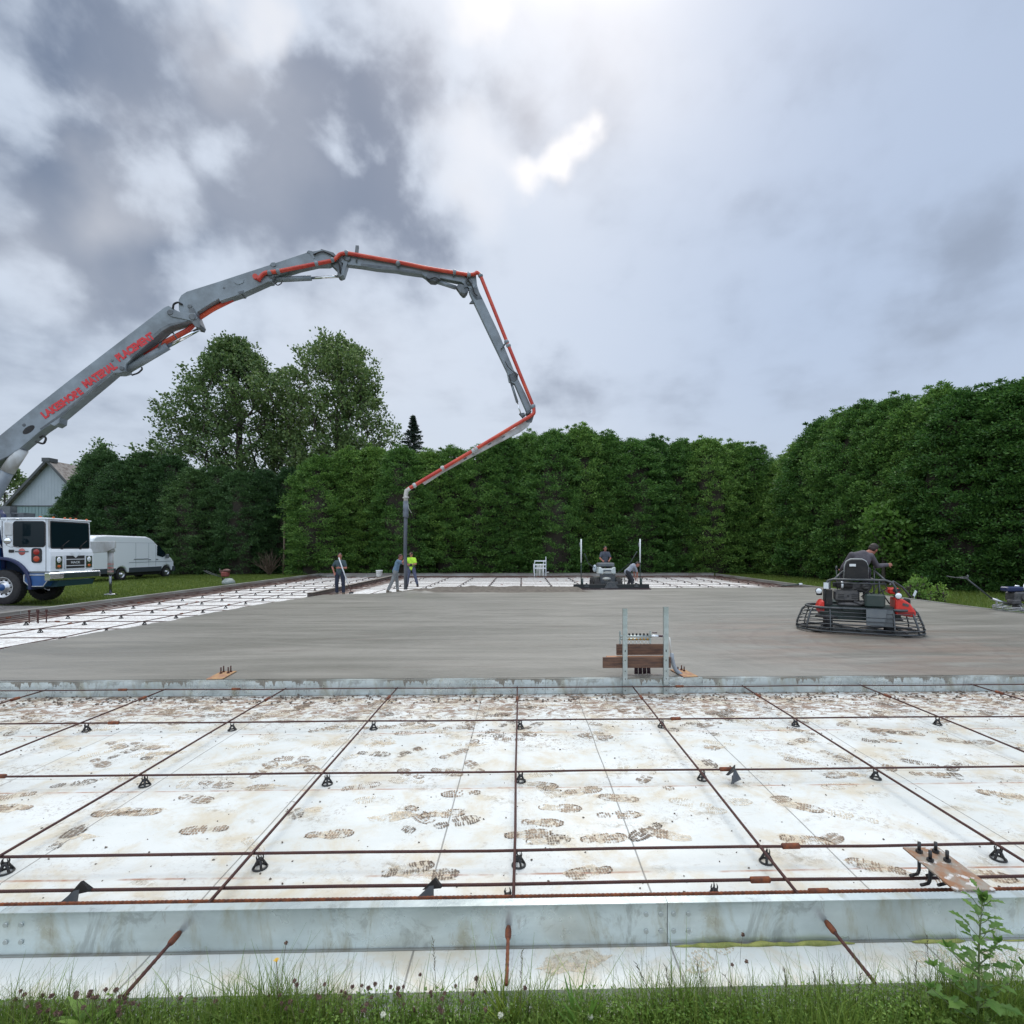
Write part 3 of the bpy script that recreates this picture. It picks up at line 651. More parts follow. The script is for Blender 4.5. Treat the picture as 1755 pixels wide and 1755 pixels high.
for i, (Y, s_) in enumerate(((33.4, 0), (33.15, 1), (32.9, 2))):
    bar((-8.0, Y, BZ + .03), (XR - .1, Y, BZ + .03), 'rusty edge bar beside the far form, %s of three' % ['farthest', 'middle', 'nearest'][i], g3, r=.014, sag=.01)
for i, X in enumerate((-7.9, -7.65, -7.4)):
    bar((X, 19.9, BZ + .02), (X + .05, YF - .4, BZ + .02), 'rusty edge bar beside the dividing rail, %s of three' % ['outer', 'middle', 'inner'][i], g3, r=.013, sag=.02)
for i, X in enumerate((12.1, 12.4, 12.7)):
    bar((X, 22.8, BZ + .02), (X, YF - .4, BZ + .02), 'rusty edge bar by the right grass side form, %s of three' % ['inner', 'middle', 'outer'][i], g3, r=.014, sag=.02)

# black wedge spacers on the near bars ----------------------------------
def wedge(px_, py_, s_, rz, lb, z0=.0):
    p = G(px_, py_, z0 + .02); o = tag(empty('wedge_spacer', (p.x, p.y, 0), rz), lb, 'bar spacer', 'dark wedge spacers on the bars')
    mb = MB(); a = [(-.075, -.02, .015), (.03, -.045, .02), (.045, .0, .115), (.02, .012, .12)]
    t = .004
    mb.add([Vector(q) * s_ for q in ((-.10, -.05, .035), (.045, -.06, .045), (.030, -.012, .125), (.005, -.012, .12))] + [Vector(q) * s_ for q in ((-.10, -.044, .033), (.045, -.054, .043), (.030, -.006, .123), (.005, -.006, .118))],
           [(0, 1, 2, 3), (7, 6, 5, 4), (0, 4, 5, 1), (1, 5, 6, 2), (2, 6, 7, 3), (3, 7, 4, 0)])
    mb.build('front_plate', wedgep, o)
    mb = MB(); mb.add([Vector(q) * s_ for q in ((-.045, .02, .075), (.065, .02, .09), (.035, -.004, .165), (-.04, .05, .07), (.07, .05, .085), (.040, .01, .16))], [(0, 1, 2), (5, 4, 3), (0, 3, 4, 1), (1, 4, 5, 2), (2, 5, 3, 0)])
    mb.build('back_plate', blackp, o)
    mb = MB(); mb.tube([Vector((.0, 0, .0)), Vector((.0, 0, .07)) * s_], [.012 * s_, .009 * s_], 8); mb.build('foot', blackp, o)
wedge(127, 1556, .95, .15, 'dark wedge spacer leaning on the bars at the far left')
wedge(735, 1546, .92, -.1, 'dark wedge spacer leaning on the bars, lower middle')
wedge(1256, 1338, .85, .6, 'dark wedge spacer beside the rusty coupler in the middle row')
# weld plates with anchor bolts -----------------------------------------
platem, b = shader('rusty_plate'); v, x, y, z = ocoord()
c = mixc(mapr(noise(v, 9, 5, .6), .4, .6), (0.27, 0.24, 0.20), (0.26, 0.13, 0.065)); c = mixc(mapr(noise(v, 16, 4, .6, 0, (3, 3, 3)), .56, .62), c, (0.52, 0.50, 0.48)); L(c, b.inputs['Base Color']); b.inputs['Roughness'].default_value = .7; b.inputs['Metallic'].default_value = .2
plateo, b = shader('orange_plate'); v, x, y, z = ocoord()
c = mixc(mapr(noise(v, 8, 5, .6), .4, .6), (0.40, 0.24, 0.11), (0.28, 0.14, 0.09)); L(c, b.inputs['Base Color']); b.inputs['Roughness'].default_value = .8
def weld_plate(loc, rz, wd, ln, lb, m, hooks=True, bh=.045):
    o = tag(empty('weld_plate', loc, rz), lb, 'anchor plate', 'anchor bolt plates on the forms')
    mb = MB(); mb.span((-wd / 2, 0, 0), (wd / 2, ln, .008)); mb.build('plate', m, o)
    for i, (bx, by) in enumerate(((-.045, ln - .05), (.045, ln - .05), (-.045, ln - .13), (.045, ln - .13))):
        mb = MB(); mb.tube([(bx, by, .008), (bx, by, .022)], .017, 6, smooth=False); mb.tube([(bx, by, .02), (bx, by, .02 + bh)], .0085, 8)
        bt = mb.build('anchor_bolt', blackp if hooks else rust, o)
        if hooks:
            mb = MB(); mb.tube([(bx, by, 0), (bx, by, -.085), (bx - .008, by - .004, -.098), (bx - .02, by - .012, -.103), (bx - .07, by - .03, -.10)], .0085, 8); mb.build('hook', blackp, bt)
    return o
weld_plate((2.215, 2.49, .2035), -.03, .20, .36, 'rusty steel plate with four black bolts resting on the near form by the weed', platem)
q = G(372, 1163, .2); weld_plate((q.x, 6.74, .204), .12, .20, .42, 'small orange plate with upright bolts on the left of the second form', plateo, False, .07)
q = G(1178, 1156, .2); weld_plate((q.x, 6.72, .204), .15, .20, .42, 'small orange plate with bolts right of the wooden boards', plateo, False, .05)
for q, lb in ((A(50, 1046, 13.2), 'cluster of upright anchor bolts at the left form below the truck'),):
    o = tag(empty('bolt_cluster', (q.x, q.y, 0.02)), lb, 'anchor bolts')
    for i in range(4):
        mb = MB(); mb.tube([(.11 * i, .1 * (i % 2), 0), (.11 * i, .1 * (i % 2), .30)], .014, 6); mb.tube([(.11 * i, .1 * (i % 2), .27), (.11 * i, .1 * (i % 2), .33)], .026, 6); mb.build('bolt', rust, o)

# ------------------------------------------------------------------ boot prints left in mud: each lug of the sole
prm = []
m, b = shader('mud_smudge'); v, x, y, z = ocoord(); b.inputs['Base Color'].default_value = (.42, .35, .25, 1); b.inputs['Roughness'].default_value = .9
at_ = N('ShaderNodeAttribute'); at_.attribute_name = 'edge'; tr = N('ShaderNodeBsdfTransparent'); ms = N('ShaderNodeMixShader')
L(M1('MULTIPLY', M1('MULTIPLY', mapr(at_.outputs[2], 0, 1), mapr(noise(v, 22, 6, .75, .5), .42, .66)), .85), ms.inputs[0]); L(tr.outputs[0], ms.inputs[1]); L(b.outputs[0], ms.inputs[2]); L(ms.outputs[0], nt.nodes['Material Output'].inputs[0]); smudge_m = m
SM = []
def smudge(X, Y, an, a_, b_, s_): SM.append((X, Y, an, a_, b_, s_))
for nm_, cc in (('mud_print', (0.215, 0.16, 0.115)), ('faint_mud_print', (0.46, 0.39, 0.29)), ('dark_mud_print', (0.13, 0.10, 0.075))):
    m, b = shader(nm_); v, x, y, z = ocoord(); c = mixc(mapr(noise(v, 30, 4, .7), .35, .6), cc, tuple(q * 1.7 for q in cc)); L(c, b.inputs['Base Color']); b.inputs['Roughness'].default_value = .9
    tr = N('ShaderNodeBsdfTransparent'); ms = N('ShaderNodeMixShader'); L(M1('MULTIPLY', mapr(noise(v, 70, 4, .8, 0, (2, 2, 0)), .33, .44 if nm_ != 'faint_mud_print' else .56, 0, .95 if nm_ != 'faint_mud_print' else .65), mapr(noise(v, 9, 4, .7, 0, (7, 2, 0)), .36, .52)), ms.inputs[0]); L(tr.outputs[0], ms.inputs[1]); L(b.outputs[0], ms.inputs[2]); L(ms.outputs[0], nt.nodes['Material Output'].inputs[0]); prm.append(m)
def sole_width(t):      # t 0 heel .. 1 toe
    if t < .30: return .036 * math.sqrt(max(0, 1 - ((.15 - t) / .155) ** 2)) if t < .15 else .036 - .010 * (t - .15) / .15
    return .026 + .026 * sin(min(1, (t - .30) / .42) * pi / 2) if t < .72 else .052 * math.sqrt(max(0, 1 - ((t - .72) / .285) ** 2))
mb = MB(); zz_ = .0025
def print_at(X, Y, an, mi, sz=1.0, part=0):
    smudge(X + random.gauss(0, .02), Y + random.gauss(0, .015), an + random.gauss(0, .2), .20 * sz * random.uniform(.7, 1.3), .085 * random.uniform(.7, 1.4), random.uniform(.15, .7))
    R2 = Matrix.Rotation(an, 2); ln = .30 * sz; seed = random.random() * 9; mir = random.choice((-1, 1))
    pat = random.randint(0, 2); mb.mi = mi
    def P(t, s_): 
        q = R2 @ Vector(((t - .5) * ln, s_ * sz * mir)); return (X + q.x, Y + q.y, zz_ + .0004 * mi)
    def lug(t0, t1, s0, s1, sk=0.0):
        jj = lambda: random.uniform(-.013, .013); js = lambda: random.uniform(-.003, .003); sm_ = (s0 + s1) / 2; tm = (t0 + t1) / 2 + sk / 2
        mb.add([P(t0 + jj(), s0 + js()), P(t0 + sk * .5 - .008 + jj() * .5, sm_), P(t0 + sk + jj(), s1 + js()), P(tm + sk * .5, s1 * 1.03 + js()), P(t1 + sk + jj(), s1 * .94 + js()), P(t1 + sk * .5 + jj(), sm_), P(t1 + jj(), s0 + js())], [(0, 1, 2, 3, 4, 5, 6)])
    if part != 1 or random.random() < .3:
        for k in range(10):     # rim of the heel
            if random.random() < .75:
                a0, a1 = pi * k / 10 + pi / 2, pi * (k + .85) / 10 + pi / 2; c_ = lambda a, r: P(.15 + r * cos(a) * .15, r * sin(a) * .037); mb.add([c_(a0, 1.0), c_(a1, 1.0), c_(a1, .80), c_(a0, .80)], [(0, 1, 2, 3)])
    if part != 2:
        for k in range(12):     # rim of the toe
            if random.random() < .7:
                a0, a1 = pi * k / 12 - pi / 2, pi * (k + .8) / 12 - pi / 2; c_ = lambda a, r: P(.72 + r * cos(a) * .28, r * sin(a) * .053); mb.add([c_(a0, 1.0), c_(a1, 1.0), c_(a1, .86), c_(a0, .86)], [(0, 1, 2, 3)])
    tt = .02
    while tt < .97:
        gap = .30 < tt < .42
        wd = sole_width(tt + .02) + .006 * (.5 - .5 * cos(tt * 6))
        h_ = (.062, .05, .056)[pat]
        keep = 1 if part == 0 else (tt > .42 if part == 1 else tt < .3)
        if not gap and keep and wd > .008:
            if pat == 0:
                for a_, b_ in ((-1, -.55), (-.45, -.05), (.05, .45), (.55, 1)):
                    if random.random() < .88: lug(tt, tt + h_ * .62, a_ * wd, b_ * wd, .012 * (1 if a_ < 0 else -1))
            elif pat == 1:
                if random.random() < .9: lug(tt, tt + h_ * .5, -wd, -wd * .08, .018)
                if random.random() < .9: lug(tt, tt + h_ * .5, wd * .08, wd, -.018)
            else:
                for a_, b_ in ((-1, -.7), (-.55, .0), (.1, .6), (.72, 1)):
                    if random.random() < .85: lug(tt + random.uniform(0, .01), tt + h_ * .7, a_ * wd, b_ * wd, random.uniform(-.01, .01))
        tt += h_
def smear(X, Y, an, a_, b_, mi):
    R2 = Matrix.Rotation(an, 2); k = 14; vs_ = []
    for i in range(k):
        t = 2 * pi * i / k; rr = 1 + .35 * random.uniform(-1, 1); q = R2 @ Vector((a_ * rr * cos(t), b_ * rr * sin(t))); vs_.append((X + q.x, Y + q.y, zz_ - .001 + .0004 * mi))
    mb.mi = mi; mb.add(vs_, [list(range(k))])
given = [(200, 1392, .15, 0), (240, 1393, .1, 0), (350, 1422, .1, 0), (455, 1349, .1, 0), (20, 1385, .0, 0), (565, 1430, .05, 0), (620, 1348, .3, 0), (760, 1395, .1, 0), (790, 1360, .1, 0), (700, 1490, .3, 2), (745, 1500, .1, 2), (925, 1345, -.3, 0), (1000, 1355, .2, 0), (1060, 1368, -.2, 0),
         (930, 1410, -.1, 0), (1035, 1437, .1, 0), (1140, 1430, -.3, 0), (1370, 1382, -.5, 0), (1010, 1495, .2, 0), (1500, 1485, -.4, 0), (1580, 1500, -.3, 0), (1715, 1362, -.4, 0), (640, 1370, .2, 1), (1380, 1440, -.2, 0), (940, 1440, .1, 2), (905, 1430, .1, 0), (960, 1385, -.1, 0), (670, 1400, .2, 1), (500, 1300, .1, 0), (420, 1300, .1, 1), (1640, 1270, -.3, 0), (1460, 1400, -.5, 1),
         (980, 1650, .2, 1), (1215, 1640, .5, 1), (1690, 1500, -.3, 0)]
for px_, py_, an, mi in given:
    p = G(px_, py_, 0); smear(p.x, p.y, an, .15, .055, 1) if random.random() < .5 else None; print_at(p.x, p.y, an + pi * random.randint(0, 1), mi, random.uniform(.95, 1.08), 0 if random.random() < .7 else 1)
for _ in range(520):
    Y = 2.75 + 3.9 * random.random() ** .62; X = random.uniform(-1.1, 1.1) * Y
    dens = .25 + .75 * max(0, (Y - 3) / 3.6); mid = 1 if abs(X / Y) < .75 else .8
    if random.random() > dens * mid * (.6 if Y < 4.2 else 1) + .06: continue
    if any(abs(Y - r_ + .05) < .04 for r_ in rows): continue
    mi = random.choices((0, 1, 2), (.38, .40, .22))[0]
    print_at(X, Y, random.gauss(0, .75) + pi * random.randint(0, 1), mi, random.uniform(.9, 1.1), random.choices((0, 1, 2), (.6, .28, .12))[0])
    if random.random() < .2: smear(X + .1, Y, 0, .1, .04, 1)
for _ in range(4): # sparse prints on the strip outside the form
    X = random.uniform(.2, 2.6); print_at(X, random.uniform(2.27, 2.38), random.gauss(.3, .6), 1, .75, 1)
tag(mb.build('boot_prints', prm), 'brown boot prints and smears trodden across the white boards', 'boot prints', kind='stuff')
for _ in range(240):
    Y = 2.6 + 4.0 * random.random() ** .7; X = random.uniform(-1.1, 1.1) * Y; smudge(X, Y, random.gauss(0, .4), random.uniform(.06, .28), random.uniform(.03, .10), random.uniform(.25, .8))
me = bpy.data.meshes.new('mud_smudges'); vv, ff, ee = [], [], []
for i, (X, Y, an, a_, b_, s_) in enumerate(SM):
    o_ = len(vv); zc = .0006 + .000002 * i; vv.append((X, Y, zc)); ee.append(s_)
    for k in range(14):
        t = 2 * pi * k / 14; q = Matrix.Rotation(an, 2) @ Vector((a_ * cos(t) * random.uniform(.8, 1.2), b_ * sin(t) * random.uniform(.8, 1.2))); vv.append((X + q.x, Y + q.y, zc)); ee.append(0.0)
    ff += [(o_, o_ + 1 + k, o_ + 1 + (k + 1) % 14) for k in range(14)]
me.from_pydata(vv, [], ff); a_ = me.attributes.new('edge', 'FLOAT', 'POINT'); a_.data.foreach_set('value', ee); me.materials.append(smudge_m); tag(mobj('mud_smudges', me), 'faint tan smudges of mud around the boot prints', 'mud stains', kind='stuff')
# dried mud crumbs
crumb = mat('mud_crumbs', (0.11, 0.085, 0.065), 0.95, 0, (0.19, 0.16, 0.13), 40, .5)
mb = MB()
for _ in range(1500):
    Y = random.choice((random.uniform(6.35, 6.68), random.uniform(2.5, 6.7), random.uniform(5.2, 6.7))); X = random.uniform(-1.05, 1.05) * Y; s_ = random.uniform(.003, .009) * (1.0 if Y < 6.3 else 2.2)
    mb.box((X, Y, s_ * .4), (s_ * random.uniform(.8, 2), s_, s_ * .8), (random.random(), random.random(), random.random() * 3))
tag(mb.build('mud_crumbs', crumb), 'dried mud and concrete crumbs scattered over the boards', 'mud crumbs', kind='stuff')
# ------------------------------------------------------------------ trees
def arbor_mesh(seed, H=10.0, Rr=2.35, ncl=880, per=80, m=None, lean=0):
    g = np.random.default_rng(seed)
    def prof(t): return Rr * np.clip(1 - np.clip((t - .38) / .63, 0, 1) ** 2.2, 0, 1) ** .62 * (0.88 + .12 * np.clip(t / .2, 0, 1)) + .12
    t = g.random(ncl) ** .92; an = g.random(ncl) * 2 * pi
    ph = g.random(6) * 6.28
    def lump(an, t): return 1 + .10 * np.sin(2 * an + ph[0] + 3 * t) + .08 * np.sin(5 * an + ph[1] - 9 * t) + .07 * np.sin(3 * an + 14 * t + ph[2]) + .05 * np.sin(9 * an + 23 * t + ph[3])
    r = prof(t) * lump(an, t) * g.uniform(.74, 1.08, ncl)
    c = np.stack([r * np.cos(an), r * np.sin(an), .15 + t * (H - .3)], 1)
    # ragged leaders at the top
    nt_ = 11; ta = g.random(nt_) * 6.28; tr_ = g.uniform(0, 1.25, nt_); top = np.stack([tr_ * np.cos(ta), tr_ * np.sin(ta), H + g.uniform(-.7, .5, nt_) - tr_ * .5], 1)
    c = np.concatenate([c, top]); an = np.concatenate([an, ta]); n = len(c)
    cs = np.concatenate([g.uniform(.20, .44, ncl), g.uniform(.12, .22, nt_)])
    idx = np.repeat(np.arange(n), per); out = np.stack([np.cos(an), np.sin(an), np.full(n, .45)], 1)[idx]
    off = g.normal(size=(len(idx), 3)) * np.array([1, 1, .55]) * .55
    off -= out * 0.25 * np.linalg.norm(off, axis=1, keepdims=True)
    p = c[idx] + off * cs[idx][:, None]
    d = off * .8 + out * .55 + g.normal(size=p.shape) * .35 + np.array([0, 0, .15])
    v, f = leaves(p, d, g.uniform(.09, .19, len(p)), g.uniform(.045, .085, len(p)), g)
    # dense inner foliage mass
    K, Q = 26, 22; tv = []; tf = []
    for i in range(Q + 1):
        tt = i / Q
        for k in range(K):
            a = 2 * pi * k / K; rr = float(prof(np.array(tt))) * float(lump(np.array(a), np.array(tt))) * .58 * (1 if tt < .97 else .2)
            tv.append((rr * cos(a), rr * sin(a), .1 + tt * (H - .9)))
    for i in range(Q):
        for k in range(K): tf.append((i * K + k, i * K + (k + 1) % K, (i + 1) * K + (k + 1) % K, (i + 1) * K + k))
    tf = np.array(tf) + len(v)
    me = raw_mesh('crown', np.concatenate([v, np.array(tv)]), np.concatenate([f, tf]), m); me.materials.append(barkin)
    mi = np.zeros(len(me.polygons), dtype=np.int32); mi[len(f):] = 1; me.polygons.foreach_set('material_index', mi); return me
arbs = [arbor_mesh(s, m=cedar) for s in (1, 2, 3, 4)] + [arbor_mesh(s, m=cedar2, ncl=800) for s in (7, 8)]
mb = MB(); mb.tube([(0, 0, -.1), (.03, .02, 2), (0, 0, 6), (0, 0, 9)], [.2, .17, .1, .03], 10); trunk_o = mb.build('trunk', bark); trunk_me = trunk_o.data; bpy.data.objects.remove(trunk_o)
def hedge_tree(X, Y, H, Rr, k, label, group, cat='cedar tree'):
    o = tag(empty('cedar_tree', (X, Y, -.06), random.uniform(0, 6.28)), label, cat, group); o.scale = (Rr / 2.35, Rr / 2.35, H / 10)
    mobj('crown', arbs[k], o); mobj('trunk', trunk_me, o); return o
random.seed(11)
# left dark group: (pixel x, pixel y of the top, distance, radius)
LT = [(122, 845, 40, 1.35), (146, 812, 40, 1.6), (176, 770, 40.5, 2.1), (214, 788, 39.5, 2.2), (252, 772, 40, 2.3), (292, 779, 40, 2.2), (334, 800, 39.5, 2.2), (376, 797, 40, 2.1), (418, 806, 39.5, 2.0), (452, 803, 40.5, 1.9), (494, 800, 41, 1.6)]
for i, (px_, py_, Y, Rr) in enumerate(LT):
    p = A(px_, py_, Y); hedge_tree(p.x, Y, p.z, Rr, 4 + i % 2, '%s tree in the dark group behind the white van, counted from the barn' % ['first and lowest', 'second', 'third and tallest', 'fourth', 'fifth', 'sixth', 'seventh', 'eighth', 'ninth', 'tenth', 'last'][i], 'dark cedars behind the van')
MT = [(556, 785, 38.6, 2.35), (598, 768, 39.5, 2.3), (644, 768, 40, 2.3), (690, 770, 39, 2.3), (735, 773, 40, 2.3), (780, 768, 40, 2.3), (822, 762, 39.3, 2.3), (862, 752, 40, 2.3), (905, 738, 40, 2.4), (948, 733, 39.3, 2.3), (992, 732, 40, 2.4), (1036, 742, 40, 2.3), (1080, 746, 39.2, 2.3), (1124, 743, 40, 2.3), (1168, 750, 40, 2.3), (1210, 749, 39.4, 2.3), (1252, 754, 40, 2.3), (1292, 760, 39, 2.2), (1322, 790, 41, 2.0)]
on = ['first', 'second', 'third', 'fourth', 'fifth', 'sixth', 'seventh', 'eighth', 'ninth', 'tenth', 'eleventh', 'twelfth', 'thirteenth', 'fourteenth', 'fifteenth', 'sixteenth', 'seventeenth', 'eighteenth', 'nineteenth', 'twentieth', 'twenty-first']
for i, (px_, py_, Y, Rr) in enumerate(MT):
    p = A(px_ + random.uniform(-6, 6), py_ + random.uniform(-5, 7), Y); hedge_tree(p.x, Y + random.uniform(-.4, .4), p.z, Rr * random.uniform(.95, 1.2), random.randint(0, 3), 'cedar in the long hedge behind the slab, %s from its left end' % on[i], 'cedars of the hedge behind the slab')
RT = [(1352, 775, 37.5, 2.1), (1380, 745, 35.2, 2.2), (1412, 716, 33.5, 2.3), (1447, 699, 31.8, 2.3), (1488, 692, 30.0, 2.3), (1530, 684, 28.3, 2.2), (1568, 680, 26.8, 2.2), (1612, 668, 25.4, 2.2), (1660, 660, 24.0, 2.1), (1712, 655, 22.8, 2.1), (1775, 635, 21.6, 2.1), (1850, 625, 20.6, 2.1), (1960, 600, 19.4, 2.1)]
for i, (px_, py_, Y, Rr) in enumerate(RT):
    p = A(px_, py_ + random.uniform(-5, 8), Y); hedge_tree(p.x + random.uniform(-.3, .3), Y, p.z, Rr * random.uniform(.95, 1.2), random.randint(0, 3), 'tall cedar in the hedge on the right beyond the trowel, %s from the corner' % on[i], 'cedars of the hedge on the right')

def broad_tree(name, X, Y, H, Wd, seed, label, m=None, ncl=430, per=62, z0=5.0, lean=0.0, up=1.0, lsz=.30, group=None, cat='tree', cs=.52, shape=None):
    g = np.random.default_rng(seed); root = tag(empty(name, (X, Y, -.06)), label, cat, group)
    # points inside a lumpy envelope
    shape = shape or (lambda t: math.sin(min(1, max(0, t)) ** .75 * pi) ** .55)
    P = []
    lobes = [(g.uniform(0, 6.28), g.uniform(.15, .95), g.uniform(.6, 1.25)) for _ in range(16)]
    while len(P) < ncl:
        t = g.random(); a = g.random() * 6.28
        amp = .62 + .5 * max([math.exp(-((math.atan2(sin(a - la), cos(a - la)) / .45) ** 2) - ((t - lt) / .13) ** 2) * lw for la, lt, lw in lobes])
        r = Wd * .5 * shape(t) * amp * g.random() ** .42
        P.append((r * cos(a) + lean * t * H * .1, r * sin(a), z0 + t * (H - z0)))
    P = np.array(P); order = np.argsort(np.hypot(P[:, 0], P[:, 1]) + .25 * (P[:, 2] - z0)); P = P[order]
    nodes = [(0, 0, z) for z in np.linspace(0, H * .72, 16)]; par = [max(0, i - 1) for i in range(16)]
    for p in P:
        A_ = np.array(nodes); dz = p[2] - A_[:, 2]; hr = np.hypot(p[0] - A_[:, 0], p[1] - A_[:, 1])
        cost = np.sqrt(hr ** 2 + dz ** 2) + np.where(dz < .35 * hr, 5.0 * (.35 * hr - dz), 0); k = int(np.argmin(cost))
        mid = (A_[k] + p) / 2 + g.normal(size=3) * .12; mid[2] -= .10 * hr[k]
        nodes.append(tuple(mid)); par.append(k); nodes.append(tuple(p)); par.append(len(nodes) - 2)
    wgt = [1.0] * len(nodes)
    for i in range(len(nodes) - 1, 0, -1): wgt[par[i]] += wgt[i] if i >= 16 else wgt[i]
    mb = MB()
    for i in range(1, len(nodes)):
        r1 = min(.34 * Wd / 12, .011 * wgt[i] ** .5 + .006); r0 = min(.36 * Wd / 12, .011 * min(wgt[par[i]], wgt[i] * 2.2) ** .5 + .006)
        mb.tube([nodes[par[i]], nodes[i]], [r0, r1], 6 if wgt[i] > 6 else 4, caps=False)
    mb.build('trunk', bark, root)
    n = len(P); idx = np.repeat(np.arange(n), per); sz = g.uniform(.7, 1.25, n) * cs
    off = g.normal(size=(len(idx), 3)) * np.array([.62, .62, .55]) * sz[idx][:, None]; outd = nrmz(P * np.array([1, 1, 0]) + np.array([0, 0, up * 2.5]))
    # twigs pointing outwards and up, leaves gathered along them
    tw = nrmz(outd + g.normal(size=(n, 3)) * .5); k = g.uniform(-.5, 1.25, len(idx)); p = P[idx] + tw[idx] * (k * sz[idx] * 1.2)[:, None] + off * (1.0 - .45 * np.clip(k, 0, 1))[:, None]
    d = off + tw[idx] * .5 + g.normal(size=p.shape) * .5
    v, f = leaves(p, d, g.uniform(.7, 1.2, len(p)) * lsz, g.uniform(.5, .8, len(p)) * lsz, g)
    mobj('crown', raw_mesh('crown', v, f, m or decid), root); return root
broad_tree('maple_tree', A(410, 800, 47).x, 47, A(400, 590, 47).z, 15.8, 21, 'large loose leafy tree behind the dark cedars, left one of two', ncl=820, per=52, z0=5.0, lean=-.2, lsz=.27, group='two tall leafy trees behind the cedars', shape=lambda t: (1 - .25 * t) * min(1, (1 - t) * 2.8 + .3) * min(1, t * 3.5 + .55))
broad_tree('maple_tree', A(578, 800, 46).x, 46, A(580, 590, 46).z, 14.2, 33, 'tall upright leafy tree standing right of the other big leafy tree', ncl=720, per=52, z0=4.5, up=1.3, lsz=.27, group='two tall leafy trees behind the cedars', shape=lambda t: (1 - .22 * t) * min(1, (1 - t) * 2.6 + .35) * min(1, t * 4 + .6))
broad_tree('bushy_tree', A(8, 860, 60).x, 60, A(18, 800, 60).z, 8.0, 5, 'small dark tree left of the barn, partly behind the boom cylinder', ncl=150, per=55, z0=1.5)
broad_tree('bushy_tree', A(172, 800, 44).x, 44, A(175, 768, 44).z, 4.2, 9, 'ragged tree top between the barn roof and the dark cedars', m=cedar2, ncl=110, per=40, z0=4, lsz=.24)
broad_tree('sapling', A(1472, 950, 27.5).x + 0, 25.6, A(1470, 868, 25.6).z, 3.0, 14, 'bright green young tree against the right hedge above the trowel rider', m=youngl, ncl=60, per=50, z0=1.6, lsz=.22, cs=.4)
# spruce
root = tag(empty('spruce_tree', (A(708, 800, 46).x, 46, 0)), 'dark pointed spruce top rising behind the hedge', 'spruce'); g = np.random.default_rng(3); Ht = A(708, 712, 46).z
pts = []; dirs = []
for z in np.arange(6.0, Ht, .17):
    rr = ((Ht - z) * .50 + .10) * g.uniform(.55, 1.15); nb = 4
    for k in range(nb):
        a = 2 * pi * k / nb + g.uniform(0, 1.2); rl = rr * g.uniform(.55, 1.15)
        for s_ in np.linspace(.1, 1, 14): 
            for _ in range(3): pts.append((cos(a) * rl * s_ + g.normal() * .06, sin(a) * rl * s_ + g.normal() * .06, z - .22 * rl * s_ + .16 * rl * s_ ** 2 + g.normal() * .05)); dirs.append((cos(a) + g.normal() * .5, sin(a) + g.normal() * .5, g.normal() * .35 + .1))
v, f = leaves(np.array(pts), np.array(dirs), .26, .09, g); mobj('crown', raw_mesh('crown', v, f, sprc), root)
mb = MB(); mb.tube([(0, 0, -.1), (0, 0, Ht - .1)], [.22, .02], 8); mb.build('trunk', bark, root)
# dry leafless shrub and dead trunks in the gap of the hedge
def dead_shrub(px_, py_, Y, h, lb, n=60):
    p = A(px_, py_, Y); root = tag(empty('bare_shrub', (p.x, Y, -.06)), lb, 'shrub'); mb = MB(); rr = random.Random(4)
    for _ in range(n):
        a = rr.uniform(0, 6.28); s_ = rr.uniform(.2, 1); q = Vector((0, 0, 0)); pts = [q.copy()]; d = Vector((cos(a) * s_ * .7, sin(a) * s_ * .7, 1)).normalized()
        for k in range(5): d = (d + Vector((rr.gauss(0, .25), rr.gauss(0, .25), rr.gauss(0, .1)))).normalized(); q = q + d * h / 5 * rr.uniform(.6, 1.1); pts.append(q.copy())
        mb.tube(pts, [.03, .022, .016, .012, .008, .004], 4, caps=False)
    mb.build('twigs', deadl, root); return root
dead_shrub(462, 960, 38, 2.1, 'brown leafless shrub in the gap between the two cedar groups')
for px_, Y, lb in ((486, 38.6, 'pale bare trunk in the hedge gap, left of two'), (512, 38.2, 'pale bare trunk in the hedge gap, right of two')):
    p = A(px_, 960, Y); o = tag(empty('dead_tree', (p.x, Y, -.06)), lb, 'tree trunk', 'bare trunks in the hedge gap'); mb = MB(); mb.tube([(0, 0, 0), (.05, 0, 1.5), (.02, .1, 4)], [.11, .09, .05], 8); mb.build('trunk', deadl, o)

# ------------------------------------------------------------------ barn
wallm = mat('corrugated_light_wall', (0.36, 0.40, 0.44), 0.6, 0.0, (0.32, 0.36, 0.395), 1.2, .4)
wallt = mat('teal_wall_panel', (0.21, 0.29, 0.30), 0.6, 0.0, (0.18, 0.26, 0.265), 1.2, .4)
trimm = mat('dark_barn_trim', (0.07, 0.075, 0.08), .7); roofm = mat('brown_shingles', (0.12, 0.095, 0.08), 0.9, 0, (0.24, 0.22, 0.205), 3.5, .7, .8, 30)
YB = 50.0; pk = A(88, 791, YB); el_ = A(22, 862, YB); half = pk.x - el_.x; root = tag(empty('barn', (pk.x, YB, -.06)), 'light grey gabled barn with brown roof behind the pump truck', 'barn')
zp, ze, ym = pk.z, el_.z, A(60, 866, YB).z; LnB = 14
mb = MB(); mb.prism([(-half, 0, ym), (half, 0, ym), (half, 0, ze), (0, 0, zp), (-half, 0, ze)], (0, 1, 0), .15)
x_ = -half
while x_ < half: zt = ze + (zp - ze) * (1 - abs(x_) / half); mb.span((x_, -.084, ym + .02), (x_ + .02, -.076, zt - .05)); x_ += .3
mb.span((-half, .08, ym), (-half + .15, LnB, ze)); mb.span((half - .15, .08, ym), (half, LnB, ze)); mb.build('gable_wall', wallm, root)
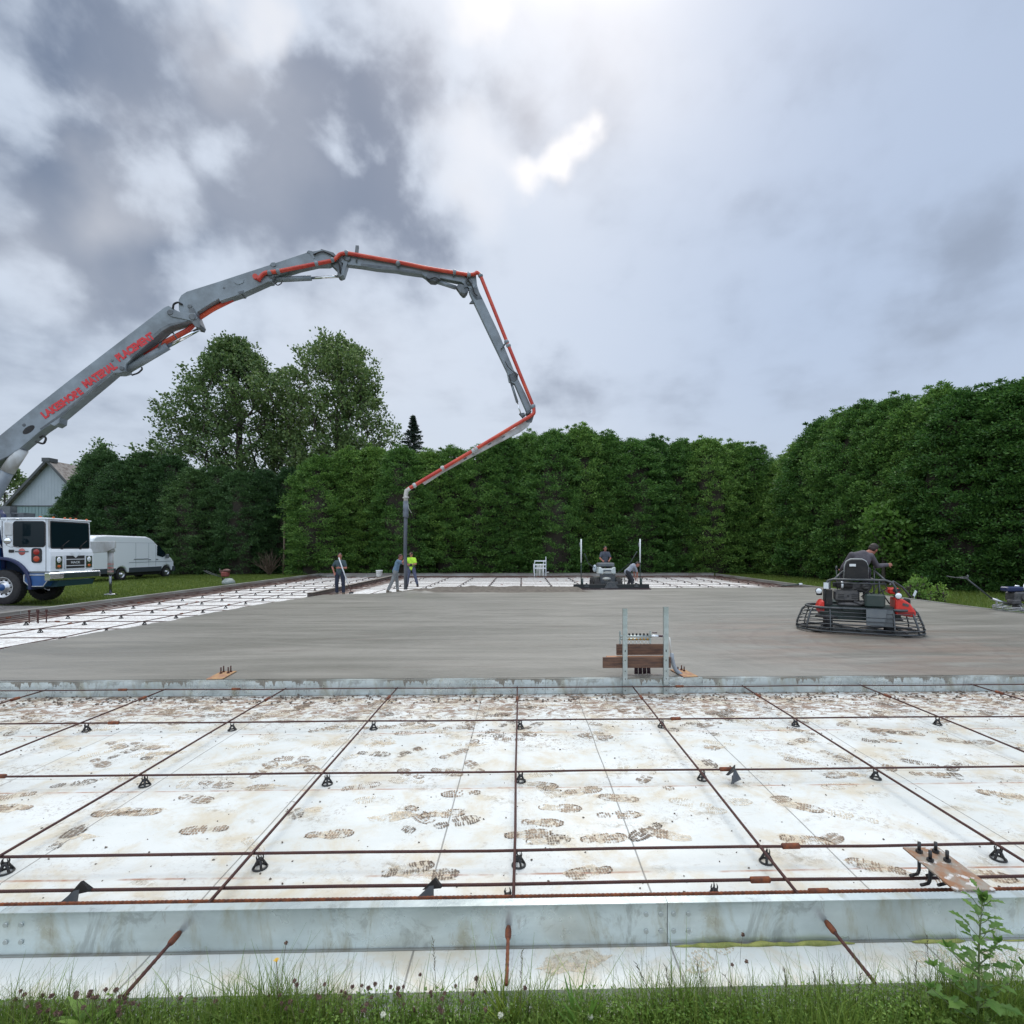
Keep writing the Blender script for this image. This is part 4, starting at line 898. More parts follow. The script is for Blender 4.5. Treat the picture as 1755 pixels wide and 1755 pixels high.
mb = MB(); mb.span((-half + .003, -.07, 0), (half - .003, LnB, ym - .002)); x_ = -half
while x_ < half: mb.span((x_, -.10, .02), (x_ + .03, -.072, ym - .1)); x_ += .3
mb.build('lower_wall', wallt, root)
mb = MB(); mb.span((-half - .02, -.13, ym - .05), (half + .02, -.102, ym + .04)); mb.build('wall_trim', trimm, root)
for s_ in (-1, 1):
    mb = MB(); ov = .45; a = Vector((s_ * (half + ov), 0, ze - ov * (zp - ze) / half)); b_ = Vector((0, 0, zp + .02)); n_ = Vector((s_ * (zp - ze), 0, half)).normalized() * .14
    vs = [a + Vector((0, -.5, 0)), b_ + Vector((0, -.5, 0)), b_ + Vector((0, LnB, 0)), a + Vector((0, LnB, 0))]; mb.add(vs + [q + n_ for q in vs], [(3, 2, 1, 0), (4, 5, 6, 7), (0, 1, 5, 4), (1, 2, 6, 5), (2, 3, 7, 6), (3, 0, 4, 7)]); rf = mb.build('roof', roofm, root)
    mb = MB(); vs = [a + Vector((0, -.56, -.12)), b_ + Vector((0, -.56, -.12)), b_ + Vector((0, -.51, -.12)), a + Vector((0, -.51, -.12))]; n2 = Vector((0, 0, .34)); mb.add(vs + [q + n2 for q in vs], [(3, 2, 1, 0), (4, 5, 6, 7), (0, 1, 5, 4), (1, 2, 6, 5), (2, 3, 7, 6), (3, 0, 4, 7)]); mb.build('fascia', trimm, rf)
mb = MB(); mb.span((-.35, -.62, zp - .05), (.35, .3, zp + .32)); mb.build('ridge_cap', trimm, root)

# ------------------------------------------------------------------ grass
def blades(name, n, fx, hh, wd, m, label, seed, z0=-.06, lean=.35, segs=3):
    g = np.random.default_rng(seed); X, Y = fx(g, n); n = len(X); h = hh(g, n, X, Y); an = g.random(n) * 2 * pi; le = np.abs(g.normal(0, lean, n)); wv = wd(g, n)
    V = []; dx, dy = np.cos(an), np.sin(an); sx, sy = -dy, dx
    for k in range(segs + 1):
        t = k / segs; bend = le * h * t ** 2; hz = h * t * (1 - .25 * le * t); w2 = wv * (1 - t) ** .7 * .5
        c = np.stack([X + dx * bend, Y + dy * bend, z0 + hz], 1); s_ = np.stack([sx * w2, sy * w2, 0 * w2], 1)
        if k < segs: V += [c - s_, c + s_]
        else: V += [c - s_ * 0 - np.stack([sx, sy, 0 * sx], 1) * .0003, c + np.stack([sx, sy, 0 * sx], 1) * .0003]
    V = np.stack(V, 1); m_ = V.shape[1]; base_ = (np.arange(n) * m_)[:, None]
    F_ = np.concatenate([np.stack([base_[:, 0] + 2 * k, base_[:, 0] + 2 * k + 1, base_[:, 0] + 2 * k + 3, base_[:, 0] + 2 * k + 2], 1) for k in range(segs)])
    o = mobj(name, raw_mesh(name, V.reshape(-1, 3), F_, m)); return tag(o, label, kind='stuff') if label else o
def clump(X, Y, s_, o=0): return np.array([mn.noise(Vector((a * s_ + o, b_ * s_, o))) for a, b_ in zip(X, Y)])
def near_xy(g, n):
    X = g.uniform(-2.6, 2.6, n); Y = 2.125 - np.abs(g.normal(0, .20, n)); return X, Y
def near_h(g, n, X, Y):
    c = clump(X, Y, 2.2, 3); cc = clump(X, Y, .8, 8)
    mid = np.exp(-((X - .02) / .22) ** 2) * .06 + np.exp(-((X - .75) / .45) ** 2) * .035 + np.exp(-((X - 1.9) / .35) ** 2) * .05
    return np.clip(g.normal(.108, .04, n) + .13 * c + .13 * cc + mid + (2.12 - Y) * .10, .06, .40)
blades('grass_verge', 24000, near_xy, near_h, lambda g, n: g.uniform(.0020, .0062, n), grassm, 'green grass growing along the outer edge of the boards', 2, lean=.5)
blades('fine_grass_stalks', 1500, lambda g, n: (g.uniform(-2.5, 2.5, n), 2.13 - np.abs(g.normal(0, .1, n))), lambda g, n, X, Y: np.clip(g.normal(.24, .05, n) + .05 * clump(X, Y, 3, 5), .14, .42), lambda g, n: g.uniform(.0010, .0018, n), dryg, 'thin dry grass stalks standing above the green grass', 4, lean=.3)
def low_xy(g, n): return g.uniform(-2.6, 2.6, n), 2.13 - np.abs(g.normal(0, .16, n))
# clover ground cover
g = np.random.default_rng(8); n = 22000; X, Y = low_xy(g, n); cc = clump(X, Y, 1.8, 3); z = np.clip(.045 + g.uniform(0, .075, n) + .03 * cc + (X < -.1) * .015, .0, .16); d = g.normal(size=(n, 3)); d[:, 2] *= .35
v, f = leaves(np.stack([X, Y, z - .06 + .02], 1), d, g.uniform(.008, .018, n), g.uniform(.005, .012, n), g); tag(mobj('clover_cover', raw_mesh('clover_cover', v, f, weedl)), 'low clover leaves filling the verge between the grass blades', kind='stuff')
# lawns further out
def lawn_xy(g, n):
    k = n // 3; t = g.random(k)
    Xa = -13.65 - 16 * g.random(k) ** 1.6; Ya = 17.8 + 21 * g.random(k) ** 1.3; ok = ~((Xa < -13) & (Ya < 18.4) & (Xa > -40))
    Xb = g.uniform(13.05, 21, k); Yb = g.uniform(10, 36, k)
    Xc = g.uniform(-24, 20, k); Yc = 34.35 + 4 * g.random(k)
    Xd = -13.62 - np.abs(g.normal(0, .35, k)); Yd = g.uniform(17.3, 34, k)
    return np.concatenate([Xa[ok], Xb, Xc, Xd]), np.concatenate([Ya[ok], Yb, Yc, Yd])
blades('lawn_grass', 170000, lawn_xy, lambda g, n, X, Y: np.clip(g.normal(.085, .03, n) + (np.abs(X + 13.6) < .8) * g.uniform(0, .16, n) + (X > 13) * g.uniform(0, .10, n), .03, .4), lambda g, n: g.uniform(.012, .03, n), lawnm, 'mown green lawn around the building pad', 6, segs=2, lean=.5)

blades('loose_long_blades', 1700, lambda g, n: (g.uniform(-2.4, 2.4, n), 2.12 - np.abs(g.normal(0, .07, n))), lambda g, n, X, Y: np.clip(g.normal(.19, .05, n) + .16 * clump(X, Y, 2.4, 15), .08, .42), lambda g, n: g.uniform(.003, .0065, n), longg, 'long loose bright green blades standing out of the verge', 14, lean=.55, segs=5)
# clover heads on stalks -------------------------------------------------
headm = mat('dry_clover_head', (0.085, 0.048, 0.036), 0.95, 0, (0.15, 0.09, 0.065), 90, .6); headw = mat('white_clover_head', (0.62, 0.62, 0.5), .9); stalk = mat('brown_stalk', (0.10, 0.09, 0.04), .8)
def clover_proto(mh):
    o = empty('clover_flower', (0, 0, 0)); mb = MB(); mb.tube([(0, 0, -.2), (.004, 0, -.1), (0, 0, 0)], .0011, 4); mb.build('stalk', stalk, o)
    mb = MB(); rr = random.Random(3); mb.ell((0, 0, .005), (.007, .007, .0075), 8, 6)
    for _ in range(60):
        a = rr.uniform(0, 6.28); zq = rr.uniform(-.8, 1); d = Vector((cos(a) * math.sqrt(1 - zq * zq), sin(a) * math.sqrt(1 - zq * zq), zq)); mb.tube([Vector((0, 0, .005)) + d * .006, Vector((0, 0, .005)) + d * .0115], [.0022, .0007], 4, caps=False)
    mb.build('flower_head', mh, o); return o
cp = clover_proto(headm); spots = []
rr = random.Random(6)
for _ in range(34): spots.append((rr.uniform(20, 250), rr.uniform(1698, 1742)))
for _ in range(46): spots.append((rr.uniform(440, 840), rr.uniform(1688, 1738)))
spots += [(35, 1700), (72, 1708), (88, 1708), (152, 1708), (490, 1618), (1255, 1655), (1273, 1603), (1280, 1650), (310, 1712), (215, 1719), (335, 1716), (370, 1718), (505, 1683), (720, 1672), (643, 1688), (670, 1692), (816, 1679), (900, 1695)]
for i, (px_, py_) in enumerate(spots):
    o = cp if i == 0 else copy_tree(cp); Y = rr.uniform(1.98, 2.12); p = A(px_, py_, Y); o.location = p; o.rotation_euler = (rr.gauss(0, .2), rr.gauss(0, .2), rr.uniform(0, 6)); o.scale = [rr.uniform(.6, .9)] * 3
    tag(o, 'dried brown clover head on a thin stalk in the foreground grass', 'clover flower', 'dried clover heads along the verge')
cw = clover_proto(headw)
for i, (px_, py_, lb) in enumerate(((858, 1742, 'small white clover flower below the middle bar end'), (657, 1741, 'small white clover flower left of the middle bar end'), (1012, 1745, 'white clover flower among the bright grass tuft'))):
    o = cw if i == 0 else copy_tree(cw); o.location = A(px_, py_, 2.0); tag(o, lb, 'clover flower', 'white clover flowers in the verge')
# yellow flower
p = A(474, 1647, 2.08); o = tag(empty('dandelion', (p.x, p.y, -.06)), 'single yellow flower on a thin stalk in front of the boards', 'flower'); hz = p.z + .06
mb = MB(); mb.tube([(.01, 0, 0), (.006, 0, hz * .5), (0, 0, hz)], .0014, 5); mb.build('stalk', stalk, o)
mb = MB()
for k in range(26):
    a = k * 2.4; t = .35 + .65 * (k / 26); mb.add([(0, 0, hz + .002), (.011 * t * cos(a - .18), .011 * t * sin(a - .18), hz + .004 + .006 * (1 - t)), (.0135 * t * cos(a), .0135 * t * sin(a), hz + .005 + .008 * (1 - t)), (.011 * t * cos(a + .18), .011 * t * sin(a + .18), hz + .004 + .006 * (1 - t))], [(0, 1, 2, 3)])
mb.ell((0, 0, hz), (.004, .004, .004)); mb.build('petals', mat('yellow_petals', (0.72, 0.45, 0.01), .6), o)

def leafpoly(mb, base, d, up, ln, wd, teeth=0, curl=.25, lobes=False):
    """toothed leaf blade from base along d"""
    d = Vector(d).normalized(); s_ = d.cross(Vector(up)).normalized(); n_ = s_.cross(d); K = 7; Lf = []; Rt = []; Md = []
    for k in range(K + 1):
        t = k / K; wv = wd * .5 * (sin(pi * min(1, t * 1.02 + .02)) ** .8 if not lobes else (sin(pi * t) ** .7 * (.75 + .35 * (k % 2)))); wv *= (1 + (teeth * (1 if k % 2 else -1)))
        c = Vector(base) + d * ln * t - n_ * curl * ln * t * t; Md.append(c); Lf.append(c + s_ * wv + n_ * wv * .25); Rt.append(c - s_ * wv + n_ * wv * .25)
    vs = Lf + Md + Rt; q = K + 1
    mb.add(vs, [(k, k + 1, q + k + 1, q + k) for k in range(K)] + [(q + k, q + k + 1, 2 * q + k + 1, 2 * q + k) for k in range(K)])
# tall weed on the right
base = A(1670, 1755, 1.93); base.z = -.06; topw = A(1684, 1535, 1.95); o = tag(empty('tall_weed', base), 'tall leafy weed with toothed leaves in front of the rusty plate', 'weed'); rr = random.Random(12)
T = Vector((topw.x - base.x, topw.y - base.y, topw.z + .06)); stem = [Vector((0, 0, 0)), T * .35 + Vector((.004, 0, 0)), T * .7 + Vector((-.004, 0, 0)), T]
mb = MB(); mb.tube(stem, [.0045, .004, .003, .0012], 7)
ml = MB()
def at(t): k = min(2, int(t * 3)); f_ = t * 3 - k; return stem[k].lerp(stem[k + 1], f_) if k < 3 else stem[3]
for i in range(34):
    t = .18 + .80 * i / 33; a = i * 2.4 + rr.uniform(-.3, .3); pl_ = (.05 + .07 * (1 - t)) * rr.uniform(.6, 1.1); pt = at(t); dr = Vector((cos(a), sin(a), .55 + t * .8)).normalized()
    e = pt + dr * pl_; mb.tube([pt, pt + dr * pl_ * .5 + Vector((0, 0, -.004)), e], [.0016, .0013, .0009], 4, caps=False)
    sz = (.085 - .045 * t) * rr.uniform(.75, 1.15); leafpoly(ml, e, dr + Vector((0, 0, -.45)), (0, 0, 1), sz, sz * .52, .14, .2, True)
    for s_ in (-1, 1):
        if rr.random() < .7: leafpoly(ml, pt.lerp(e, rr.uniform(.35, .8)), Vector((cos(a + s_ * .9), sin(a + s_ * .9), .4)), (0, 0, 1), sz * .6, sz * .28, .12, .2, True)
for i in range(16): a = i * 2.4; leafpoly(ml, T + Vector((0, 0, -.03 + .0012 * i)), (cos(a) * .5, sin(a) * .5, 1.2), (cos(a + 1), sin(a + 1), .2), .042, .014, .1, .1)
for (t, a, ln) in ((.30, 0.25, .20), (.34, 2.9, .17), (.22, 3.3, .19), (.55, .5, .10), (.5, 2.7, .12)):   # side branches
    pt = at(t); e = pt + Vector((cos(a) * ln, sin(a) * .3 * ln, ln * .75)); md = pt.lerp(e, .5) + Vector((0, 0, -.015)); mb.tube([pt, md, e], [.0025, .002, .001], 5)
    for k in range(8): q = pt.lerp(e, .25 + .1 * k); aa = k * 2.2; leafpoly(ml, q, (cos(aa), sin(aa), .6), (0, 0, 1), .042, .021, .14, .2, True)
    for k in range(5): aa = k * 1.3; leafpoly(ml, e, (cos(aa) * .6, sin(aa) * .6, 1), (cos(aa + 1), sin(aa + 1), .1), .032, .011, .1, .1)
mb.build('stem', mat('weed_stem', (0.09, 0.12, 0.04), .6), o); ml.build('leaves', weedl, o)
# lower leafy weeds along the verge
def low_weed(px_, py_, Y, lb, n, ln, wd, seed, m=None, up=.9, name='leafy_weed', teeth=.08, lobes=False):
    p = A(px_, py_, Y); o = tag(empty(name, (p.x, Y, -.06)), lb, 'weed'); rr = random.Random(seed); ml = MB(); ht = p.z + .06
    for i in range(n):
        a = i * 2.4 + rr.uniform(-.4, .4); t = rr.uniform(.1, 1); leafpoly(ml, (cos(a) * .015, sin(a) * .015, ht * .55 * t), (cos(a), sin(a), up * rr.uniform(.5, 1.6)), (0, 0, 1) if up < 2 else (cos(a + 1.6), sin(a + 1.6), .1), ln * rr.uniform(.6, 1.1), wd * rr.uniform(.7, 1.1), teeth, .3, lobes)
    ml.build('leaves', m or weedl, o); mb = MB(); mb.tube([(0, 0, 0), (0, 0, ht * .6)], .004, 6); mb.build('stem', stalk, o); return o
low_weed(160, 1722, 2.05, 'broad-leaved dock plant in the grass at the lower left', 14, .14, .045, 1, up=1.6)
low_weed(120, 1735, 2.0, 'smaller broad-leaved plant left of the dock plant', 9, .11, .035, 2, up=1.3)
low_weed(1590, 1712, 2.0, 'low leafy weed just left of the tall weed', 22, .085, .035, 3, lobes=True, teeth=.15)
low_weed(1632, 1732, 1.98, 'low weed with pale leaves at the foot of the tall weed', 24, .09, .045, 4, lobes=True, teeth=.15)
low_weed(1738, 1728, 1.96, 'leafy weed at the lower right corner of the photo', 22, .10, .05, 5, lobes=True, teeth=.12)
low_weed(830, 1718, 2.05, 'small leafy weed left of the middle bar end', 18, .06, .022, 6)
low_weed(1000, 1712, 2.02, 'bright green coarse grass tuft right of the middle bar end', 26, .20, .011, 7, m=youngl, up=2.2, name='grass_tuft', teeth=0)
low_weed(1100, 1722, 2.03, 'coarse grass tuft under the eight-bolt joint of the form', 18, .17, .009, 8, m=youngl, up=2.0, name='grass_tuft', teeth=0)
low_weed(1235, 1728, 2.02, 'coarse grass tuft between the joint and the right bar end', 16, .16, .009, 9, m=youngl, up=2.0, name='grass_tuft', teeth=0)
low_weed(870, 1705, 2.06, 'dense grass tuft hiding the tip of the middle bar end', 60, .20, .004, 10, m=grassm, up=3.0, name='grass_tuft', teeth=0)
# tall seed stalks
def stalk_plant(px_, py_, bx, lb, seed):
    t = A(px_, py_, 2.06); b0 = A(bx, 1740, 2.05); o = tag(empty('seed_stalk', (b0.x, b0.y, -.06)), lb, 'grass stalk', 'tall seeding grass stalks'); rr = random.Random(seed); d = Vector((t.x - b0.x, t.y - b0.y, t.z + .06)); mb = MB()
    pts = [Vector((0, 0, 0)), d * .5 + Vector((0, 0, .02)), d]; mb.tube(pts, [.0013, .001, .0006], 4)
    for k in range(12): q = pts[1].lerp(d, .3 + .06 * k); a = rr.uniform(0, 6.28); mb.tube([q, q + (d.normalized() + Vector((cos(a), sin(a), 0)) * .6) * .014], [.0016, .0005], 4)
    mb.build('stalk', dryg, o)
for i, (a, b_, c_) in enumerate(((1090, 1650, 1140), (1140, 1655, 1160), (1195, 1652, 1215), (1240, 1670, 1300), (1395, 1665, 1400), (1425, 1662, 1440), (1475, 1668, 1465), (1570, 1650, 1565), (1345, 1660, 1350), (742, 1608, 752), (895, 1628, 890), (1588, 1602, 1600), (820, 1672, 800))):
    stalk_plant(a, b_, c_, 'thin seeding grass stalk, %s in order along the verge' % on[i], i)
# shrubs behind the trowel
broad_tree('young_shrub', A(1572, 1000, 17.6).x, 17.6, A(1568, 992, 17.6).z + .05, .95, 41, 'bright green leafy shrub at the slab edge behind the ride-on trowel', m=youngl, ncl=40, per=26, z0=.1, lsz=.085, cat='shrub', cs=.13, up=2)
broad_tree('young_shrub', A(1607, 1005, 17.8).x, 17.8, A(1600, 1002, 17.8).z, .8, 42, 'smaller light green shrub right of the leafy shrub by the slab edge', m=youngl, ncl=20, per=22, z0=.1, lsz=.08, cat='shrub', cs=.12, up=2)
# little white marker by the shrub
p = A(1566, 1018, 17.0); o = tag(empty('marker_flag', (p.x, p.y, -.06), .2), 'small white marker leaning on a thin stake by the slab edge', 'marker'); mb = MB(); mb.tube([(0, 0, 0), (.03, 0, p.z + .06)], .006, 6); mb.build('stake', galv, o); mb = MB(); mb.box((.05, 0, p.z + .08), (.09, .008, .2), (0, .5, 0)); mb.build('panel', white, o)
p0, p1 = A(1338, 1005, 24.2), A(1371, 1002, 23.8); o = tag(empty('float_pole', (p0.x, p0.y, 0)), 'grey green tool pole lying on the far right edge of the slab', 'tool'); mb = MB(); mb.tube([(0, 0, .1), (p1.x - p0.x, p1.y - p0.y, .22)], .03, 8); mb.build('pole', dgreen, o); mb = MB(); mb.tube([(p1.x - p0.x - .04, p1.y - p0.y, .22), (p1.x - p0.x + .1, p1.y - p0.y, .225)], .05, 8); mb.build('cap', white, o)
# ------------------------------------------------------------------ helpers for machines
def bev(o, wd=.02, seg=2, ang=30):
    m = o.modifiers.new('bevel', 'BEVEL'); m.width = wd; m.segments = seg; m.limit_method = 'ANGLE'; m.angle_limit = R_(ang); return o
def rrect(cx_, cz_, w_, h_, r, n=4):
    P = []
    for (sx, sz, a0) in ((1, 1, 0), (-1, 1, 90), (-1, -1, 180), (1, -1, 270)):
        for k in range(n + 1): a = R_(a0 + 90 * k / n); P.append((cx_ + sx * (w_ / 2 - r) + r * cos(a), cz_ + sz * (h_ / 2 - r) + r * sin(a)))
    return P
def text_mesh(name, body, size, m, parent, mw, depth=.004, bold=.02):
    c = bpy.data.curves.new(name, 'FONT'); c.body = body; c.size = size; c.extrude = depth; c.offset = bold * size; c.align_x = 'CENTER'; c.align_y = 'CENTER'
    t = bpy.data.objects.new(name, c); COL.objects.link(t); bpy.context.view_layer.update()
    me = bpy.data.meshes.new_from_object(t.evaluated_get(bpy.context.evaluated_depsgraph_get())); bpy.data.objects.remove(t)
    me.materials.clear(); me.materials.append(m); me.name = name; me.transform(mw)
    o = bpy.data.objects.new(name, me); COL.objects.link(o); o.parent = parent; return o
def frame(o_, xd, yd):
    x_ = Vector(xd).normalized(); y_ = Vector(yd).normalized(); z_ = x_.cross(y_); m = Matrix((x_, y_, z_)).transposed().to_4x4(); m.translation = Vector(o_); return m

# ------------------------------------------------------------------ concrete pump truck
TR = Vector((-17.4, 18.2, 0)); TR2 = TR + Vector((0, .6, 0)); truck = tag(empty('pump_truck', TR2), 'white concrete pump truck with blue fenders and a long folding boom', 'pump truck')
YN, YFR = 17.2, 19.15
def tb(mb, name, m, parent=None, b=0):
    o = mb.build(name, m, parent or truck, off=TR if (parent is None or parent == truck) else TR)
    if b: bev(o, b)
    return o
arch = [(-17.4 + .92 * sin(R_(a)), .62 + .92 * cos(R_(a))) for a in range(58, -6, -8)]
cabp = [(-17.52, 2.84), (-17.3, 2.9), (-16.05, 2.92), (-15.93, 2.86), (-15.88, 1.88), (-15.84, 1.1)] + [(-16.60, 1.10)] + arch
mb = MB(); mb.prism([(x, (YN + YFR) / 2, z) for x, z in cabp], (0, 1, 0), YFR - YN); cab = tb(mb, 'cab', white, b=.04)
mb = MB(); mb.prism([(-17.45, 0, 2.915), (-16.1, 0, 2.925), (-15.86, 0, 2.90), (-15.86, 0, 2.86), (-17.45, 0, 2.84)], (0, 1, 0), YFR - YN + .06); q = mb.build('roof_cap', white, cab, off=TR - Vector((0, (YN + YFR) / 2, 0))); bev(q, .02)
def sub(mb, name, m, parent): return mb.build(name, m, parent, off=TR)
mb = MB(); mb.prism([(x, YN - .004, z) for x, z in rrect(-16.52, 2.36, 1.06, .88, .10)], (0, 1, 0), .012); fr = sub(mb, 'window_seal', rubber, cab)
mb = MB(); mb.prism([(x, YN - .012, z) for x, z in rrect(-16.52, 2.36, 1.00, .82, .08)], (0, 1, 0), .008); sub(mb, 'side_window', glassd, cab)
# windscreen on the front face
def fx(z): return -15.93 + (2.86 - z) * .05 + .012
mb = MB(); mb.prism([(fx(z), y, z) for y, z in rrect((YN + YFR) / 2 + .0, 2.34, YFR - YN - .16, .94, .07)], (1, 0, .05), .012); ws = sub(mb, 'windscreen_seal', rubber, cab)
mb = MB(); mb.prism([(fx(z) + .009, y, z) for y, z in rrect((YN + YFR) / 2, 2.34, YFR - YN - .24, .86, .06)], (1, 0, .05), .008); sub(mb, 'windscreen', glassd, cab)
for yy in (17.75, 18.6):
    mb = MB(); mb.tube([(fx(1.9) + .03, yy, 1.86), (fx(2.1) + .03, yy + .12, 2.02), (fx(2.3) + .03, yy + .32, 2.14)], .011, 6); mb.tube([(fx(2) + .04, yy - .02, 1.94), (fx(2.3) + .035, yy + .34, 2.16)], .014, 6); mb.box((fx(1.88) + .03, yy, 1.87), (.05, .09, .05)); sub(mb, 'wiper', rubber, cab)
mb = MB(); mb.span((-15.90, YN - .02, 1.93), (-15.83, YN + .05, 2.84), bev=.02); sub(mb, 'air_intake_pillar', whited, cab)
mb = MB(); mb.tube([(-17.42, YN - .05, 2.62), (-17.45, YN - .07, 2.5), (-17.45, YN - .07, 2.05), (-17.40, YN - .05, 1.9)], .02, 8); sub(mb, 'grab_rail', chrome, cab)
mb = MB()
for a, b_ in (((-17.42, YN - .004, 1.95), (-17.4, YN + .001, 2.8)), ((-15.98, YN - .004, 1.12), (-15.965, YN + .001, 2.85))): mb.span(a, b_)
sub(mb, 'door_gap', rubber, cab)
mb = MB(); mb.box((-17.1, YN - .012, 1.79), (.17, .03, .10), bev=.01); sub(mb, 'door_handle', rubber, cab)
mb = MB(); mb.lathe((-16.76, YN - .006, 1.77), [(0, -.004), (.112, -.004), (.112, .004)], 'y', 24); mb.mat(1).span((-16.98, YN - .014, 1.755), (-16.54, YN - .0105, 1.80)); mb.build('door_emblem', [mat('faded_red_emblem', (0.50, 0.12, 0.10), .5), greyp], cab, off=TR)
mb = MB(); mb.prism([(x, YN - .012, z) for x, z in rrect(-16.27, 1.645, .33, .50, .09)], (0, 1, 0), .024); lt = sub(mb, 'lamp_housing', rubber, cab)
mb = MB(); mb.ell((-16.27, YN - .022, 1.76), (.11, .02, .10)); sub(mb, 'upper_lamp', redl, cab)
mb = MB(); mb.ell((-16.27, YN - .022, 1.53), (.11, .02, .10)); sub(mb, 'lower_lamp', mat('orange_red_lens', (0.40, 0.05, 0.015), .25), cab)
for x, y, z in ((-16.2, YN + .05, 2.945), (-15.92, 17.45, 2.93), (-15.92, 17.95, 2.935), (-15.92, 18.2, 2.935), (-15.92, 18.46, 2.935), (-15.92, 18.98, 2.93)):
    mb = MB(); mb.ell((x, y, z), (.05, .04, .028), 10, 6); tb(mb, 'marker_lamp', amber)
# mirrors
mb = MB(); mb.tube([(-16.75, YN - .01, 2.86), (-16.9, YN - .26, 2.87), (-16.98, YN - .30, 2.84), (-16.98, YN - .30, 1.98), (-16.9, YN - .24, 1.93), (-16.8, YN - .01, 1.95)], .014, 8); mr_ = tb(mb, 'mirror_bracket', chrome)
mb = MB(); mb.box((-16.88, YN - .33, 2.52), (.26, .07, .44), bev=.03); sub(mb, 'mirror', whited, mr_)
mb = MB(); mb.ell((-16.92, YN - .33, 2.13), (.13, .05, .11)); sub(mb, 'round_mirror', chrome, mr_)
# nose with grille
mb = MB(); mb.prism([(-15.9, 0, 1.10), (-15.72, 0, 1.10), (-15.68, 0, 1.62), (-15.74, 0, 1.76), (-15.84, 0, 1.86), (-15.9, 0, 1.87)], (0, 1, 0), YFR - YN + .02); nose = mb.build('nose', white, truck, off=TR - Vector((0, (YN + YFR) / 2, 0))); bev(nose, .03)
for yy in (17.36, 17.70): pass
for yc, sgn in ((17.53, 1), (18.93, -1)):
    mb = MB(); mb.prism([(-15.69, y, z) for y, z in rrect(yc, 1.40, .30, .44, .03)], (1, 0, 0), .05); bz_ = tb(mb, 'headlamp_bezel', chrome, b=.008)
    mb = MB(); mb.lathe((-15.665, yc, 1.49), [(.095, 0), (.085, .03), (0, .035)], 'x', 20); sub(mb, 'headlight', lampg, bz_)
    mb = MB(); mb.ell((-15.66, yc, 1.27), (.025, .08, .045)); sub(mb, 'turn_signal', amber, bz_)
mb = MB(); mb.span((-15.715, 17.80, 1.16), (-15.66, 18.72, 1.64)); gr = tb(mb, 'grille', rubber)
mb = MB()
for z in (1.17, 1.28, 1.50, 1.64): mb.span((-15.665, 17.79, z - .012), (-15.645, 18.73, z + .012))
for y in (17.79, 18.70): mb.span((-15.67, y, 1.15), (-15.64, y + .04, 1.66))
mb.prism([(-15.64, 18.02, 1.72), (-15.64, 18.26, 1.55), (-15.64, 18.50, 1.72), (-15.64, 18.44, 1.74), (-15.64, 18.26, 1.62), (-15.64, 18.08, 1.74)], (1, 0, 0), .03); sub(mb, 'grille_bars', white, gr)
mb = MB(); mb.span((-15.662, 17.86, 1.34), (-15.652, 18.66, 1.445)); sub(mb, 'name_plate', rubber, gr)
t_ = text_mesh('maker_lettering', 'MACK', .105, lampg, gr, frame(Vector((-15.648, 18.26, 1.39)) - TR, (0, 1, 0), (0, 0, 1)), .003, .03)
for v_ in t_.data.vertices: v_.co.y = (v_.co.y - .06) * 1.45 + .06
mb = MB(); mb.prism([(-15.88, 0, .80), (-15.50, 0, .80), (-15.46, 0, .86), (-15.46, 0, 1.02), (-15.52, 0, 1.07), (-15.88, 0, 1.07)], (0, 1, 0), 2.35); bp_ = mb.build('bumper', chrome, truck, off=TR - Vector((0, 18.22, 0))); bev(bp_, .02)
mb = MB(); mb.span((-15.457, 17.62, .86), (-15.445, 19.3, 1.03)); sub(mb, 'bumper_panel', dgreen, bp_)
mb = MB(); mb.span((-15.455, 17.1, .88), (-15.44, 17.42, 1.02)); sub(mb, 'bumper_lamp', alu, bp_)
mb = MB(); mb.prism([(-15.9, 0, .78), (-15.6, 0, .78), (-15.75, 0, .58), (-16.9, 0, .5), (-16.9, 0, .78)], (0, 1, 0), 1.7); mb.build('front_apron', mat('blue_green_panel', (0.02, 0.06, 0.08), .4), truck, off=TR - Vector((0, 18.3, 0)))
mb = MB(); mb.prism([(-16.62, 0, 1.04), (-15.88, 0, 1.04), (-15.88, 0, .80), (-16.02, 0, .60), (-16.5, 0, .60), (-16.66, 0, .78)], (0, 1, 0), .5); st_ = mb.build('step_box', blue, truck, off=TR - Vector((0, YN + .22, 0))); bev(st_, .015)
mb = MB(); P = [(-16.66, .99), (-15.9, .99), (-15.9, .79), (-16.03, .61), (-16.49, .61), (-16.66, .78), (-16.66, .99)]; mb.tube([(x, YN - .035, z) for x, z in P], .018, 6); sub(mb, 'step_trim', whited, st_)
mb = MB(); mb.span((-16.6, YN - .01, 1.045), (-15.86, YN + .2, 1.098)); sub(mb, 'step_top', greyp, st_)
